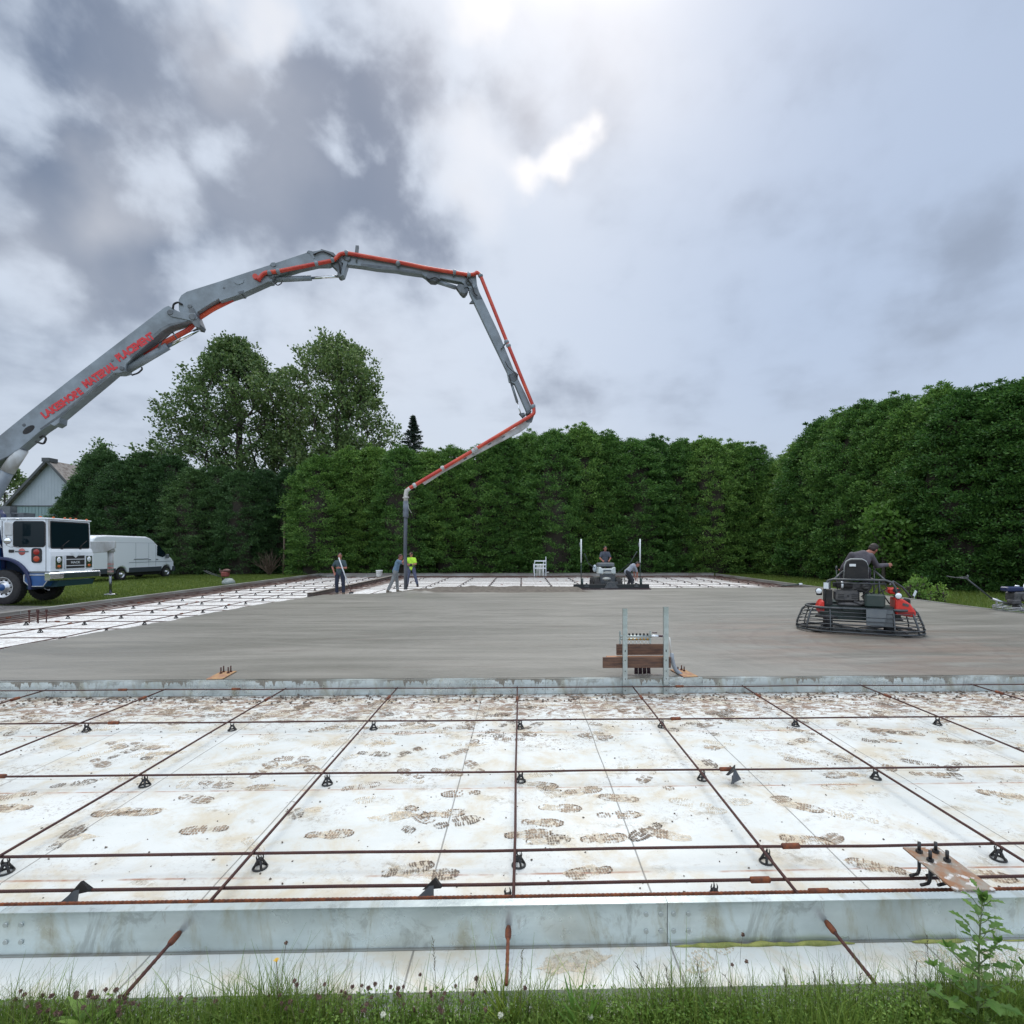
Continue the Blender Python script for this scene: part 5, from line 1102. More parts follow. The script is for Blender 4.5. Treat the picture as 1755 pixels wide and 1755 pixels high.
# fender and wheels
mb = MB()
for dz, nm_ in ((0, 0),):
    o_ = [(-17.4 + 1.0 * sin(R_(a)), .60 + 1.0 * cos(R_(a))) for a in range(96, -97, -8)]; i_ = [(-17.4 + .90 * sin(R_(a)), .60 + .90 * cos(R_(a))) for a in range(-96, 97, 8)]
    mb.prism([(x, YN + .2, z) for x, z in o_ + i_], (0, 1, 0), .56)
tb(mb, 'fender', navy, b=.02)
def wheel(c, r, wd, parent, TRo, axis='y', rim_r=None, side=-1, rimm=alu, hub=navy, holes=10, name='wheel'):
    rim_r = rim_r or r * .60
    mb = MB(); pr = [(rim_r, -wd / 2), (r * .9, -wd / 2), (r * .98, -wd / 2 + .03), (r, -wd / 2 + .06), (r, wd / 2 - .06), (r * .98, wd / 2 - .03), (r * .9, wd / 2), (rim_r, wd / 2), (rim_r, -wd / 2)]
    mb.lathe(c, pr, axis, 40)
    for k in range(36):    # tread lugs
        a = 2 * pi * k / 36
        for s_ in (-1, 1):
            q = (r * cos(a), s_ * wd * .22, r * sin(a)) if axis == 'y' else (s_ * wd * .22, r * cos(a), r * sin(a))
            mb.box(Vector(c) + Vector(q), (.05, wd * .36, .02) if axis == 'y' else (wd * .36, .05, .02), Matrix.Rotation(-a - pi / 2, 3, 'Y') if axis == 'y' else Matrix.Rotation(a + pi / 2, 3, 'X'))
    ty = mb.build('tyre', rubber, parent, off=TRo)
    mb = MB(); f_ = side; e = wd / 2
    mb.lathe(c, [(rim_r, f_ * e), (rim_r * .93, f_ * (e + .005)), (rim_r * .88, f_ * (e - .05)), (rim_r * .5, f_ * (e - .07)), (rim_r * .45, f_ * (e - .02)), (rim_r * .3, f_ * (e + .03)), (0, f_ * (e + .035))], axis, 32); rm = mb.build('rim', rimm, ty, off=TRo)
    mb = MB()
    for k in range(holes):
        a = 2 * pi * k / holes; q = (rim_r * .70 * cos(a), f_ * (e - .056), rim_r * .70 * sin(a)) if axis == 'y' else (f_ * (e - .056), rim_r * .70 * cos(a), rim_r * .70 * sin(a)); mb.ell(Vector(c) + Vector(q), (rim_r * .085,) * 3, 8, 6)
    mb.build('rim_holes', rubber, rm, off=TRo)
    mb = MB(); mb.lathe(c, [(rim_r * .34, f_ * (e + .0)), (rim_r * .32, f_ * (e + .05)), (0, f_ * (e + .06))], axis, 20); mb.build('hub', hub, rm, off=TRo); return ty
wheel((-17.4, YN + .17, .575), .575, .36, truck, TR, hub=blue)
wheel((-17.4, 19.0, .575), .575, .36, truck, TR, side=1, hub=blue)
mb = MB(); mb.span((-24, 17.75, .62), (-16.4, 18.05, .92)); mb.span((-24, 18.45, .62), (-16.4, 18.75, .92)); mb.tube([(-17.4, 17.3, .58), (-17.4, 19.1, .58)], .09, 10); tb(mb, 'chassis', navy)
mb = MB(); mb.span((-18.1, 17.25, .9), (-17.62, 19.1, 2.75), bev=.04); tb(mb, 'engine_housing', blue)
mb = MB(); mb.tube([(-17.58, 17.45, 1.2), (-17.58, 17.45, 3.0), (-17.7, 17.45, 3.15)], .075, 12); tb(mb, 'exhaust_stack', navy)
mb = MB(); mb.box((-18.3, 18.5, 3.0), (.9, .9, .22)); mb.box((-18.35, 18.35, 3.22), (.7, .3, .30)); mb.tube([(-17.95, 18.2, 3.12), (-17.7, 18.3, 3.10), (-17.62, 18.4, 3.0)], .03, 6); mb.box((-17.72, 18.5, 3.06), (.28, .5, .16)); tb(mb, 'turret_hydraulics', boomd)
mb = MB(); mb.lathe((-20.4, 18.4, .9), [(.75, 0), (.75, .5), (.5, .7), (.45, 2.2), (.65, 2.4), (.65, 2.7), (0, 2.7)], 'z', 24); tb(mb, 'turret', boomg)
# settle the nose and bumper onto the front axle line, narrow cab
for o_ in truck.children_recursive:
    for v_ in o_.data.vertices:
        x_, y_ = v_.co.x + TR.x, v_.co.y + TR.y
        if x_ > -15.9: x_ = -15.9 + (x_ + 15.9) * .45
        if y_ > 17.2: y_ = 17.2 + (y_ - 17.2) * .88
        v_.co.x = x_ - TR.x; v_.co.y = y_ - TR.y
# front outrigger
leg = A(190, 960, 21.8)
mb = MB(); a, b_ = Vector((-19.6, 19.3, 1.9)), Vector((leg.x + .2, 21.2, 1.93)); d = (b_ - a).normalized(); s_ = Vector((-d.y, d.x, 0)) * .14
def orig(p, z0, z1): return [p + Vector((0, 0, z0)), p + Vector((0, 0, z1))]
pr = [a + Vector((0, 0, -.22)), a + Vector((0, 0, .24)), b_ + Vector((0, 0, .24)), b_ + Vector((0, 0, -.02)), b_ - d * .3 + Vector((0, 0, -.20)), b_ - d * 1.0 + Vector((0, 0, -.26))]
mb.prism(pr, s_, .28); oa = tb(mb, 'outrigger_arm', whited, b=.015)
mb = MB(); lx_, ly_ = leg.x, 21.18; mb.tube([(lx_, ly_, 1.84), (lx_, ly_, .82)], .10, 14); mb.tube([(lx_, ly_, 1.86), (lx_, ly_, 1.74)], .15, 14); ol = sub(mb, 'outrigger_leg', whited, oa)
mb = MB()
for k in range(3): mb.tube([(lx_, ly_, .90 + .15 * k), (lx_, ly_, .97 + .15 * k)], .103, 14, caps=False)
sub(mb, 'warning_bands', mat('faded_red_paint', (0.42, 0.10, 0.09), .6, 0, (0.5, .4, .38), 9, .5), ol)
mb = MB(); mb.tube([(lx_, ly_, .85), (lx_, ly_, .02)], .05, 10); mb.lathe((lx_, ly_, -.05), [(.0, 0), (.22, 0), (.2, .06), (.07, .09), (0, .09)], 'z', 16); sub(mb, 'outrigger_foot', mat('dark_chrome', (0.25, 0.26, 0.27), .25, .9), ol)

# ---- boom: lies in one upright plane from the turret to the hose
P0 = Vector((-20.4, 19.0, 0)); P1 = A(695, 1008, 21.35); P1.z = 0; BD = (P1 - P0).normalized(); BN = Vector((BD.y, -BD.x, 0))   # BN points to the viewer
def BP(px_, py_, off=0.0):
    r = ray(px_, py_); o_ = P0 - Vector((0, 0, CH)) + BN * off; t = o_.dot(BN) / r.dot(BN); return Vector((0, 0, CH)) + r * t
def bpoly(pts, t, name, m, parent=truck, off=0.0, b=0):
    mb = MB(); mb.prism([BP(*p, off) for p in pts], BN, t); o = mb.build(name, m, parent, off=TR2)
    if b: bev(o, b)
    return o
def btube(pts, r, name, m, parent=truck, off=0.0, seg=12):
    pp = [BP(*p, off) for p in pts]; q = [pp[0]]
    for i in range(1, len(pp) - 1):     # round the corners
        d0 = (pp[i - 1] - pp[i]); d1 = (pp[i + 1] - pp[i]); k = min(.22, d0.length * .4, d1.length * .4); A0 = pp[i] + d0.normalized() * k; B0 = pp[i] + d1.normalized() * k
        for s_ in (0, .33, .66, 1): q.append(A0.lerp(pp[i], s_).lerp(pp[i].lerp(B0, s_), s_))
    q.append(pp[-1]); mb = MB(); mb.tube(q, r, seg); return mb.build(name, m, parent, off=TR2)
z2 = lambda x, y: (x / 4.3875, 480 + y / 4.3875)
z3 = lambda x, y: (380 + x / 5.85, 400 + y / 5.85)
z4 = lambda x, y: (660 + x / 6.268, 420 + y / 6.268)
z5 = lambda x, y: (660 + x / 4.875, 660 + y / 4.875)
sec1 = [(-105, 838), (-60, 800), z2(0, 1205), z2(240, 1010), z2(560, 758), z2(870, 520), z2(1255, 225), z2(1290, 210), z2(1345, 245), z2(1450, 290), z2(1455, 320), z2(1300, 368), z2(1245, 400), z2(1120, 510), z2(1010, 610), z2(975, 645), z2(965, 700), z2(925, 712), z2(880, 712), z2(800, 780), z2(480, 1045), z2(475, 1085), z2(440, 1108), z2(410, 1095), z2(340, 1142), z2(190, 1270), z2(100, 1330), z2(0, 1378), (-50, 850), (-100, 872)]
s1 = bpoly(sec1, .42, 'first_boom_section', boomg, b=.015)
s2p = [z2(1362, 240), z2(1360, 165), z2(1380, 130), z2(1420, 104), z3(0, 503), z3(250, 420), z3(480, 345), z3(860, 218), z3(1000, 190), z3(1130, 240), z3(1120, 310), z3(1080, 330), z3(960, 332), z3(780, 372), z3(600, 430), z3(540, 455), z3(515, 505), z3(480, 508), z3(215, 628), z3(0, 700), z2(1660, 155), z2(1560, 215), z2(1500, 255), z2(1495, 300), z2(1460, 320), z2(1375, 262)]
s2 = bpoly(s2p, .36, 'second_boom_section', boomg, b=.012)
s3p = [z3(1150, 240), z3(1230, 215), z3(1500, 235), z3(1755, 285), z4(400, 232), z4(800, 310), z4(975, 340), z4(985, 440), z4(940, 490), z4(900, 480), z4(820, 415), z4(600, 372), z4(560, 400), z4(500, 405), z4(460, 375), z4(400, 335), z4(200, 308), z3(1755, 390), z3(1550, 370), z3(1400, 345), z3(1270, 330), z3(1240, 300), z3(1170, 285)]
s3 = bpoly(s3p, .28, 'third_boom_section', boomg, b=.01)
s4p = [z4(900, 470), z4(985, 440), z4(1010, 520), z4(1050, 600), z4(1220, 960), z4(1380, 1355), z4(1418, 1400), z4(1422, 1440), z4(1500, 1600), z4(1570, 1755), z5(1222, 205), z5(1190, 240), z5(1175, 215), z4(1500, 1755), z4(1390, 1500), z4(1330, 1470), z4(1310, 1370), z4(1150, 1040), z4(960, 640), z4(905, 520)]
s4 = bpoly(s4p, .24, 'fourth_boom_section', boomg, b=.01)
s5p = [z5(1222, 290), z5(1200, 340), z5(1130, 392), z5(980, 468), z5(700, 612), z5(480, 735), z5(330, 832), z5(310, 818), z5(470, 712), z5(700, 570), z5(900, 450), z5(1080, 365), z5(1150, 300), z5(1190, 262)]
s5 = bpoly(s5p, .20, 'fifth_boom_section', whited, b=.008)
for (a, b_, o_) in ((z5(960, 440), z5(1010, 415), 0), (z5(860, 490), z5(885, 480), 0), (z5(655, 612), z5(680, 600), 0)):
    c_ = ((a[0] + b_[0]) / 2, (a[1] + b_[1]) / 2); bpoly([(c_[0] - 3, c_[1] + 2.6), (c_[0] + 2.2, c_[1] - .4), (c_[0] + 3.2, c_[1] + 1.8), (c_[0] - 2, c_[1] + 4.6)], .206, 'decal', boomd, s5)
# darker underside flanges
bpoly([z2(1455, 320), z2(1300, 366), z2(1245, 398), z2(1120, 508), z2(1010, 608), z2(1000, 590), z2(1110, 488), z2(1230, 380), z2(1300, 345)], .44, 'underside_flange', boomd, s1)
bpoly([z2(876, 706), z2(800, 772), z2(480, 1040), z2(340, 1136), z2(335, 1126), z2(476, 1026), z2(790, 762), z2(870, 694)], .44, 'underside_flange', boomd, s1)
bpoly([z3(960, 330), z3(780, 370), z3(600, 428), z3(600, 412), z3(780, 355), z3(960, 316)], .38, 'underside_flange', boomd, s2)
bpoly([z3(1755, 388), z3(1400, 343), z3(1400, 322), z3(1755, 362), z4(200, 285), z4(400, 312), z4(400, 330), z4(200, 305)], .30, 'underside_flange', boomd, s3)
# oval hole, bolts and pins
for (p, r) in ((z2(250, 1135), 4.6), ): 
    c_ = BP(*p); mb = MB(); mb.prism([c_ + (BD * cos(R_(a)) * .19 + Vector((0, 0, 1)) * sin(R_(a)) * .13 + BD * 0 + Vector((0, 0, 1)) * cos(R_(a)) * .11) + BN * .212 for a in range(0, 360, 24)], BN, .006); mb.build('access_hole', rubber, s1, off=TR2)
def pin(p, r, name='pivot_pin', m=boomd, par=s1, ext=.26):
    c_ = BP(*p); mb = MB(); mb.tube([c_ - BN * ext, c_ + BN * (ext - .01), c_ + BN * ext], [r, r, r * .7], 14); return mb.build(name, m, par, off=TR2)
pin(z2(1305, 265), .11); pin(z2(1470, 298), .13); pin(z2(1445, 215), .08, par=s2, ext=.21); pin(z2(945, 680), .08, ext=.26); pin(z2(870, 620), .05, ext=.22); pin(z2(350, 1018), .045, ext=.22); pin(z2(215, 1100), .06, ext=.22); pin(z2(1700, 77), .045, par=s2, ext=.19)
pin(z3(515, 450), .11, par=s2, ext=.22); pin(z3(1265, 268), .15, par=s3, ext=.20); pin(z3(1190, 430), .09, par=s2, ext=.16); pin(z4(900, 420), .13, par=s3, ext=.20); pin(z4(845, 520), .11, par=s3, ext=.18); pin(z5(1195, 235), .10, par=s4, ext=.16); pin(z5(1185, 305), .06, par=s5, ext=.13)
bpoly([z2(1290, 245), z2(1340, 262), z2(1490, 270), z2(1505, 310), z2(1470, 328), z2(1310, 295), z2(1282, 272)], .50, 'linkage', boomg, s1, b=.01)
bpoly([z2(1440, 235), z2(1470, 225), z2(1500, 280), z2(1530, 355), z2(1520, 378), z2(1490, 372), z2(1450, 320)], .46, 'knuckle', boomd, s1, b=.01)
bpoly([z3(1095, 315), z3(1125, 300), z3(1175, 270), z3(1210, 310), z3(1215, 440), z3(1190, 460), z3(1170, 440), z3(1165, 385)], .30, 'knuckle', boomd, s2, b=.01)
bpoly([z3(1200, 310), z3(1240, 260), z3(1280, 270), z3(1265, 330), z3(1230, 440), z3(1195, 455), z3(1215, 370), z3(1225, 320)], .36, 'linkage', boomg, s2, b=.01)
bpoly([z3(950, 215), z3(1010, 180), z3(1130, 215), z3(1160, 250), z3(1120, 270), z3(1060, 240), z3(1000, 205)], .34, 'hinge_cover', boomd, s2, b=.01)
bpoly([z3(1338, 195), z3(1345, 130), z3(1375, 130), z3(1368, 200)], .14, 'camera_mount', boomd, s3)
bpoly([z3(500, 340), z3(520, 320), z3(550, 320), z3(560, 350), z3(530, 362)], .42, 'pipe_bracket', boomg, s2); bpoly([z3(865, 215), z3(880, 200), z3(920, 205), z3(945, 275), z3(930, 280), z3(895, 230)], .40, 'pipe_bracket', boomg, s2)
bpoly([z3(140, 490), z3(190, 450), z3(240, 490), z3(235, 520), z3(185, 540), z3(140, 515)], .40, 'hose_bracket', boomg, s2); bpoly([z3(180, 610), z3(240, 595), z3(225, 630), z3(195, 630)], .40, 'hose_bracket', boomd, s2)
bpoly([z4(850, 340), z4(900, 330), z4(905, 350), z4(890, 470), z4(850, 480), z4(845, 440), z4(860, 400)], .33, 'hinge_plate', boomd, s3, b=.01)
bpoly([z4(760, 460), z4(800, 430), z4(850, 445), z4(895, 490), z4(880, 530), z4(845, 545), z4(810, 530), z4(790, 500)], .26, 'knuckle', boomd, s3, b=.01)
bpoly([z4(900, 500), z4(980, 470), z4(1040, 590), z4(975, 600)], .27, 'section_root', boomd, s4); bpoly([z4(1320, 1400), z4(1400, 1375), z4(1425, 1400), z4(1420, 1445), z4(1385, 1480), z4(1330, 1460)], .28, 'cylinder_lug', boomd, s4, b=.01)
bpoly([z4(905, 630), z4(930, 600), z4(965, 605), z4(965, 630)], .1, 'pipe_bracket', boomd, s4); bpoly([z4(440, 360), z4(480, 300), z4(580, 330), z4(590, 390), z4(540, 410), z4(490, 405)], .33, 'cylinder_lug', boomd, s3, b=.01)
bpoly([z5(1120, 240), z5(1160, 235), z5(1170, 260), z5(1150, 275)], .2, 'linkage', boomd, s4); bpoly([z5(1170, 290), z5(1225, 255), z5(1240, 262), z5(1225, 310), z5(1190, 318)], .22, 'knuckle', boomd, s5)
# loops of hydraulic hose
def hoseloop(pts, par, r=.035): btube(pts, r, 'hydraulic_hose', rubber, par, .24, 8)
hoseloop([z2(270, 1215), z2(330, 1235), z2(348, 1190), z2(325, 1165), z2(300, 1185)], s1); hoseloop([z2(1300, 215), z2(1305, 180), z2(1340, 165), z2(1370, 185)], s1); hoseloop([z2(990, 715), z2(1040, 700), z2(1070, 670), z2(1065, 655)], s1, .03)
hoseloop([z3(920, 215), z3(1010, 175), z3(1120, 225), z3(1180, 300), z3(1190, 400)], s2, .03); hoseloop([z3(510, 480), z3(560, 525), z3(600, 500), z3(610, 470)], s2, .02); hoseloop([z4(880, 360), z4(930, 420), z4(960, 520), z4(990, 545)], s3, .025); hoseloop([z4(440, 350), z4(470, 370), z4(540, 345), z4(590, 380)], s3, .025)
hoseloop([z4(1290, 1250), z4(1320, 1310), z4(1400, 1380), z4(1420, 1430)], s4, .018); hoseloop([z4(1330, 1400), z4(1350, 1460), z4(1360, 1520)], s4, .02); hoseloop([z5(1150, 260), z5(1200, 240), z5(1222, 215)], s4, .02); hoseloop([z2(1000, 600), z2(1230, 450), z2(1300, 385)], s1, .02)
# hydraulic cylinders
def cyl(a, b_, c_, r, par, off=0.0): 
    o = btube([a, b_], r, 'hydraulic_cylinder', boomg, par, off, 16); btube([b_, c_], r * .5, 'piston_rod', chrome, o, off, 12); return o
cyl(z2(955, 678), z2(1262, 498), z2(1500, 368), .135, s1); cyl(z3(530, 465), z3(900, 448), z3(1190, 430), .10, s2); cyl(z4(560, 395), z4(760, 458), z4(820, 485), .085, s3); cyl(z4(1350, 1465), z4(1420, 1690), z5(1135, 245), .055, s4)
cyl((-40, 910), z2(55, 1440), z2(150, 1290), .19, s1); btube([z2(55, 1440), z2(165, 1270)], .20, 'cylinder_barrel', whited, s1, 0.0, 18)
# delivery pipe
rp = .075
btube([z2(1085, 562), z2(1250, 462), z2(1420, 372), z2(1455, 335), z2(1490, 290), z2(1600, 218), z2(1760, 140), z3(60, 680)], .085, 'delivery_pipe', redp, truck, -.10)
btube([z3(365, 475), z3(385, 440), z3(430, 395), z3(560, 382), z3(1085, 278), z3(1140, 262), z3(1185, 205), z3(1260, 198), z3(1755, 285), z4(460, 250), z4(900, 320), z4(965, 312), z4(988, 290), z4(1022, 322), z4(1300, 1020), z4(1590, 1730), z5(1240, 165), z5(1246, 235), z5(1215, 258), z5(700, 568), z5(245, 838), z5(185, 872)], rp, 'delivery_pipe', redp, truck, .24)
mb = MB(); c_ = BP(*z3(360, 465)); mb.tube([c_ - BN * .1, c_ + BN * .28], .10, 14); mb.build('pipe_elbow', redp, truck, off=TR2)
for p, par in ((z3(480, 395), s2), (z3(565, 380), s2), (z3(950, 303), s2), (z3(1110, 268), s2), (z3(1250, 195), s3), (z4(140, 195), s3), (z4(745, 292), s3), (z4(900, 320), s3), (z4(1025, 330), s4), (z4(1305, 1040), s4), (z4(1325, 1080), s4), (z4(1590, 1730), s4), (z5(1235, 180), s4), (z5(760, 535), s5), (z5(735, 550), s5), (z5(480, 695), s5), (z5(245, 838), s5)):
    c_ = BP(*p, .24); d = BD * .02; mb = MB()
    mb.ell(c_, (.105, .105, .105), 10, 8); mb.build('pipe_clamp', whited if par == s5 else boomg, par, off=TR2)
for p, q in ((z4(1270, 1080), z4(1310, 1040)), (z4(1245, 1120), z4(1290, 1065)), (z3(1230, 265), z3(1250, 170)), (z3(1350, 290), z3(1350, 220)), (z4(880, 400), z4(895, 290)), (z4(140, 240), z4(140, 160)), (z4(735, 340), z4(745, 280)), (z2(1190, 510), z2(1215, 460)), (z2(1330, 440), z2(1300, 395)), (z5(735, 580), z5(745, 515))):
    btube([p, q], .028, 'pipe_strut', boomd, truck, .20, 6)
# hanging end hose
Y_ = BP(695, 900).y
def HP(x, y): return BP(x, y, .24)
mb = MB(); mb.tube([HP(*z5(205, 862)), HP(*z5(178, 885)), HP(*z5(172, 930)), HP(*z5(174, 975))], [.085, .09, .085, .085], 14); mb.tube([HP(*z5(173, 935)), HP(*z5(174, 945))], .125, 14); hz_ = mb.build('end_elbow', mat('bare_white_pipe', (0.55, 0.53, 0.50), .6, 0, (0.35, .32, .28), 4, .5), truck, off=TR2)
mb = MB(); mb.tube([HP(*z5(173, 970)), HP(*z5(172, 1100)), HP(*z5(170, 1105))], [.10, .115, .10], 14); mb.build('hose_sleeve', mat('grey_sleeve', (0.16, 0.18, 0.21), .7, 0, (0.08, .09, .11), 4, .5), hz_, off=TR2)
mb = MB(); bot = HP(*z5(172, 1700)); bot.z = ZS + .02
hp = [HP(*z5(172, 1090)), HP(*z5(170, 1250)), HP(*z5(168, 1400)), HP(*z5(172, 1550)), bot]; mb.tube(hp, .072, 14); mb.build('end_hose', hosem, hz_, off=TR2)
mb = MB(); mb.tube([HP(*z5(190, 985)), HP(*z5(197, 1030)), HP(*z5(222, 1070))], .012, 6); mb.build('safety_rope', mat('pale_rope', (0.5, .5, .45), .8), hz_, off=TR2)
# lettering on the first section
sT = sec1
def letter(p0, p1, body, hpx):
    a_, b_ = BP(*p0, .2185), BP(*p1, .2185); xd = (b_ - a_).normalized(); yd = BN.cross(xd); 
    if yd.z < 0: yd = -yd
    ln = (b_ - a_).length; hh = hpx / 890 * 19.3
    t = text_mesh('boom_lettering', body, 1.0, redt, s1, Matrix.Identity(4), .004, .055)
    xs = [v_.co.x for v_ in t.data.vertices]; ys = [v_.co.y for v_ in t.data.vertices]; w_, h_ = max(xs) - min(xs), max(ys) - min(ys); cx_, cy_ = (max(xs) + min(xs)) / 2, (max(ys) + min(ys)) / 2
    M = frame((a_ + b_) / 2 - TR2, xd, yd)
    for v_ in t.data.vertices:
        v_.co = M @ Vector(((v_.co.x - cx_) * ln / w_, (v_.co.y - cy_) * hh / h_, v_.co.z))
letter(z2(320, 1022), z2(612, 828), 'LAKESHORE', 13); letter(z2(630, 790), z2(868, 635), 'MATERIAL', 13.5); letter(z2(878, 592), z2(1150, 412), 'PLACEMENT', 13.5)

# ------------------------------------------------------------------ white van
van = tag(empty('cargo_van', (-24.15, 30.75, -.05), R_(-3)), 'white high-roof cargo van parked on the grass behind the pump truck', 'van')
prof = [(-.9, .42), (-.9, 2.2), (-.84, 2.42), (-.6, 2.55), (.0, 2.60), (2.9, 2.58), (3.25, 2.48), (3.5, 2.32), (4.62, 1.42), (5.02, 1.24), (5.22, .98), (5.27, .42)]
def archpts(cy_, r=.42): return [(cy_ + r * cos(R_(a)), .36 + r * sin(R_(a))) for a in range(8, 173, 15)]
side = prof + archpts(4.6) + archpts(1.05)
mb = MB(); mb.prism([(-1.0, y, z) for y, z in side], (1, 0, 0), 2.0)
me_ = mb; vb = mb.build('body', mat('van_white', (0.84, 0.86, 0.88), .3), van); bev(vb, .10, 4)
mb = MB(); mb.prism([(.012, y, z) for y, z in ((3.72, 1.42), (3.75, 2.0), (3.86, 2.05), (4.42, 1.56), (4.46, 1.40), (4.2, 1.30))], (1, 0, 0), .02); mb.build('door_window', glassd, vb)
mb = MB()
for y0, y1 in ((1.55, 4.1), (-.9, .60)): mb.span((-.01, y0, .44), (.025, y1, .72))
mb.span((-.02, 5.05, .40), (.02, 5.3, .70)); mb.span((-1.9, 5.2, .36), (-.1, 5.31, .66)); mb.build('lower_trim', mat('grey_trim', (0.055, 0.065, 0.075), .6), vb)
mb = MB(); mb.span((.005, 1.9, 1.20), (.03, 3.0, 1.235)); mb.build('door_rail', greyp, vb)
mb = MB()
for y, z0, z1 in ((2.05, .75, 2.2), (3.05, .75, 2.2), (3.62, .75, 2.1)): mb.span((-.002, y, z0), (.007, y + .014, z1))
mb.span((-.002, .3, 2.19), (.007, 3.62, 2.20)); mb.span((-.004, 1.55, 1.02), (.014, 5.0, 1.045)); mb.build('panel_gaps', mat('gap_grey', (.30, .32, .34), .6), vb)
for y in (3.12, 3.72): mb = MB(); mb.box((.02, y, 1.17), (.03, .16, .04)); mb.build('door_handle', greyp, vb)
mb = MB(); mb.box((.16, 4.42, 1.36), (.20, .10, .26), bev=.03); mb.tube([(0, 4.45, 1.32), (.12, 4.42, 1.3)], .025, 6); mb.build('wing_mirror', greyp, vb)
mb = MB(); mb.prism([(-1.0 + s_ * .92, y, z) for s_, y, z in ((-1, 3.58, 2.29), (1, 3.58, 2.29), (1, 4.58, 1.49), (-1, 4.58, 1.49))], (0, .62, .78), .05); mb.build('windscreen', glassd, vb)
for s_ in (-.52, -1.48): mb = MB(); mb.span((s_ - .36, -.92, 1.45), (s_ + .36, -.89, 2.1)); mb.build('rear_window', glassd, vb)
for s_ in (-.06, -1.94): mb = MB(); mb.span((s_ - .05, -.925, 1.0), (s_ + .05, -.89, 1.6)); mb.build('tail_light', redl, vb)
mb = MB(); mb.ell((-.12, 5.1, .95), (.12, .2, .12)); mb.build('headlight', lampg, vb)
for y in (1.05, 4.6):
    wheel((-.12, y, .36), .35, .22, van, Vector((0, 0, 0)), axis='x', side=1, rimm=alu, hub=alu, holes=7); wheel((-1.88, y, .36), .35, .22, van, Vector((0, 0, 0)), axis='x', side=-1, hub=alu, holes=7)
mb = MB(); mb.span((-1.85, .3, .25), (-.15, 5.0, .45)); mb.build('underbody', rubber, van)

van.scale = (1.04, 1.04, 1.04)
# small engine machine on the left grass
p = A(384, 998, 27.6); sm = tag(empty('plate_compactor', (p.x, 27.6, -.05), .1), 'small red and grey engine machine left alone on the grass by the left form', 'compactor')
mb = MB(); mb.lathe((.22, 0, 0), [(.0, .04), (.28, .04), (.32, .12), (.30, .22), (.16, .36), (0, .38)], 'z', 20); mb.build('housing', mat('pale_green_grey', (0.22, 0.26, 0.24), .5, 0, (.34, .36, .34), 6, .5), sm)
mb = MB(); mb.box((.06, 0, .58), (.34, .3, .28), bev=.05); mb.build('engine', mat('dull_red', (0.22, 0.05, 0.04), .5), sm); mb = MB(); mb.ell((.12, 0, .76), (.2, .15, .1)); mb.box((-.1, 0, .72), (.14, .2, .14)); mb.build('tank', mat('dark_red_brown', (.12, .05, .04), .5), sm)
mb = MB(); mb.tube([(-.05, .15, .42), (-.7, .15, .64), (-.95, .1, .78)], .018, 6); mb.tube([(-.05, -.15, .42), (-.7, -.15, .64), (-.95, -.1, .78)], .018, 6); mb.tube([(-.35, .3, .86), (-.2, 0, .72)], .02, 6); mb.build('handle', dsteel, sm)
mb = MB(); mb.tube([(.0, 0, .0), (-.08, 0, .4)], .035, 8); mb.build('stand', rubber, sm)

# ------------------------------------------------------------------ people
def remesh(mb, name, m, parent, vox=.009, it=2):
    me = bpy.data.meshes.new(name); me.from_pydata([tuple(v) for v in mb.v], [], mb.f); o = bpy.data.objects.new(name, me); COL.objects.link(o)
    r = o.modifiers.new('r', 'REMESH'); r.mode = 'VOXEL'; r.voxel_size = vox; r.use_smooth_shade = True; s_ = o.modifiers.new('s', 'SMOOTH'); s_.factor = .5; s_.iterations = it
    bpy.context.view_layer.update(); me2 = bpy.data.meshes.new_from_object(o.evaluated_get(bpy.context.evaluated_depsgraph_get())); bpy.data.objects.remove(o); bpy.data.meshes.remove(me)
    me2.name = name; me2.materials.clear(); me2.materials.append(m); o = bpy.data.objects.new(name, me2); COL.objects.link(o); o.parent = parent; return o
def cap(mb, pts, rs, seg=10):
    for i in range(len(pts) - 1): mb.tube([pts[i], pts[i + 1]], [rs[i], rs[i + 1]], seg)
    for p, r in zip(pts, rs): mb.ell(p, r, seg, 8)
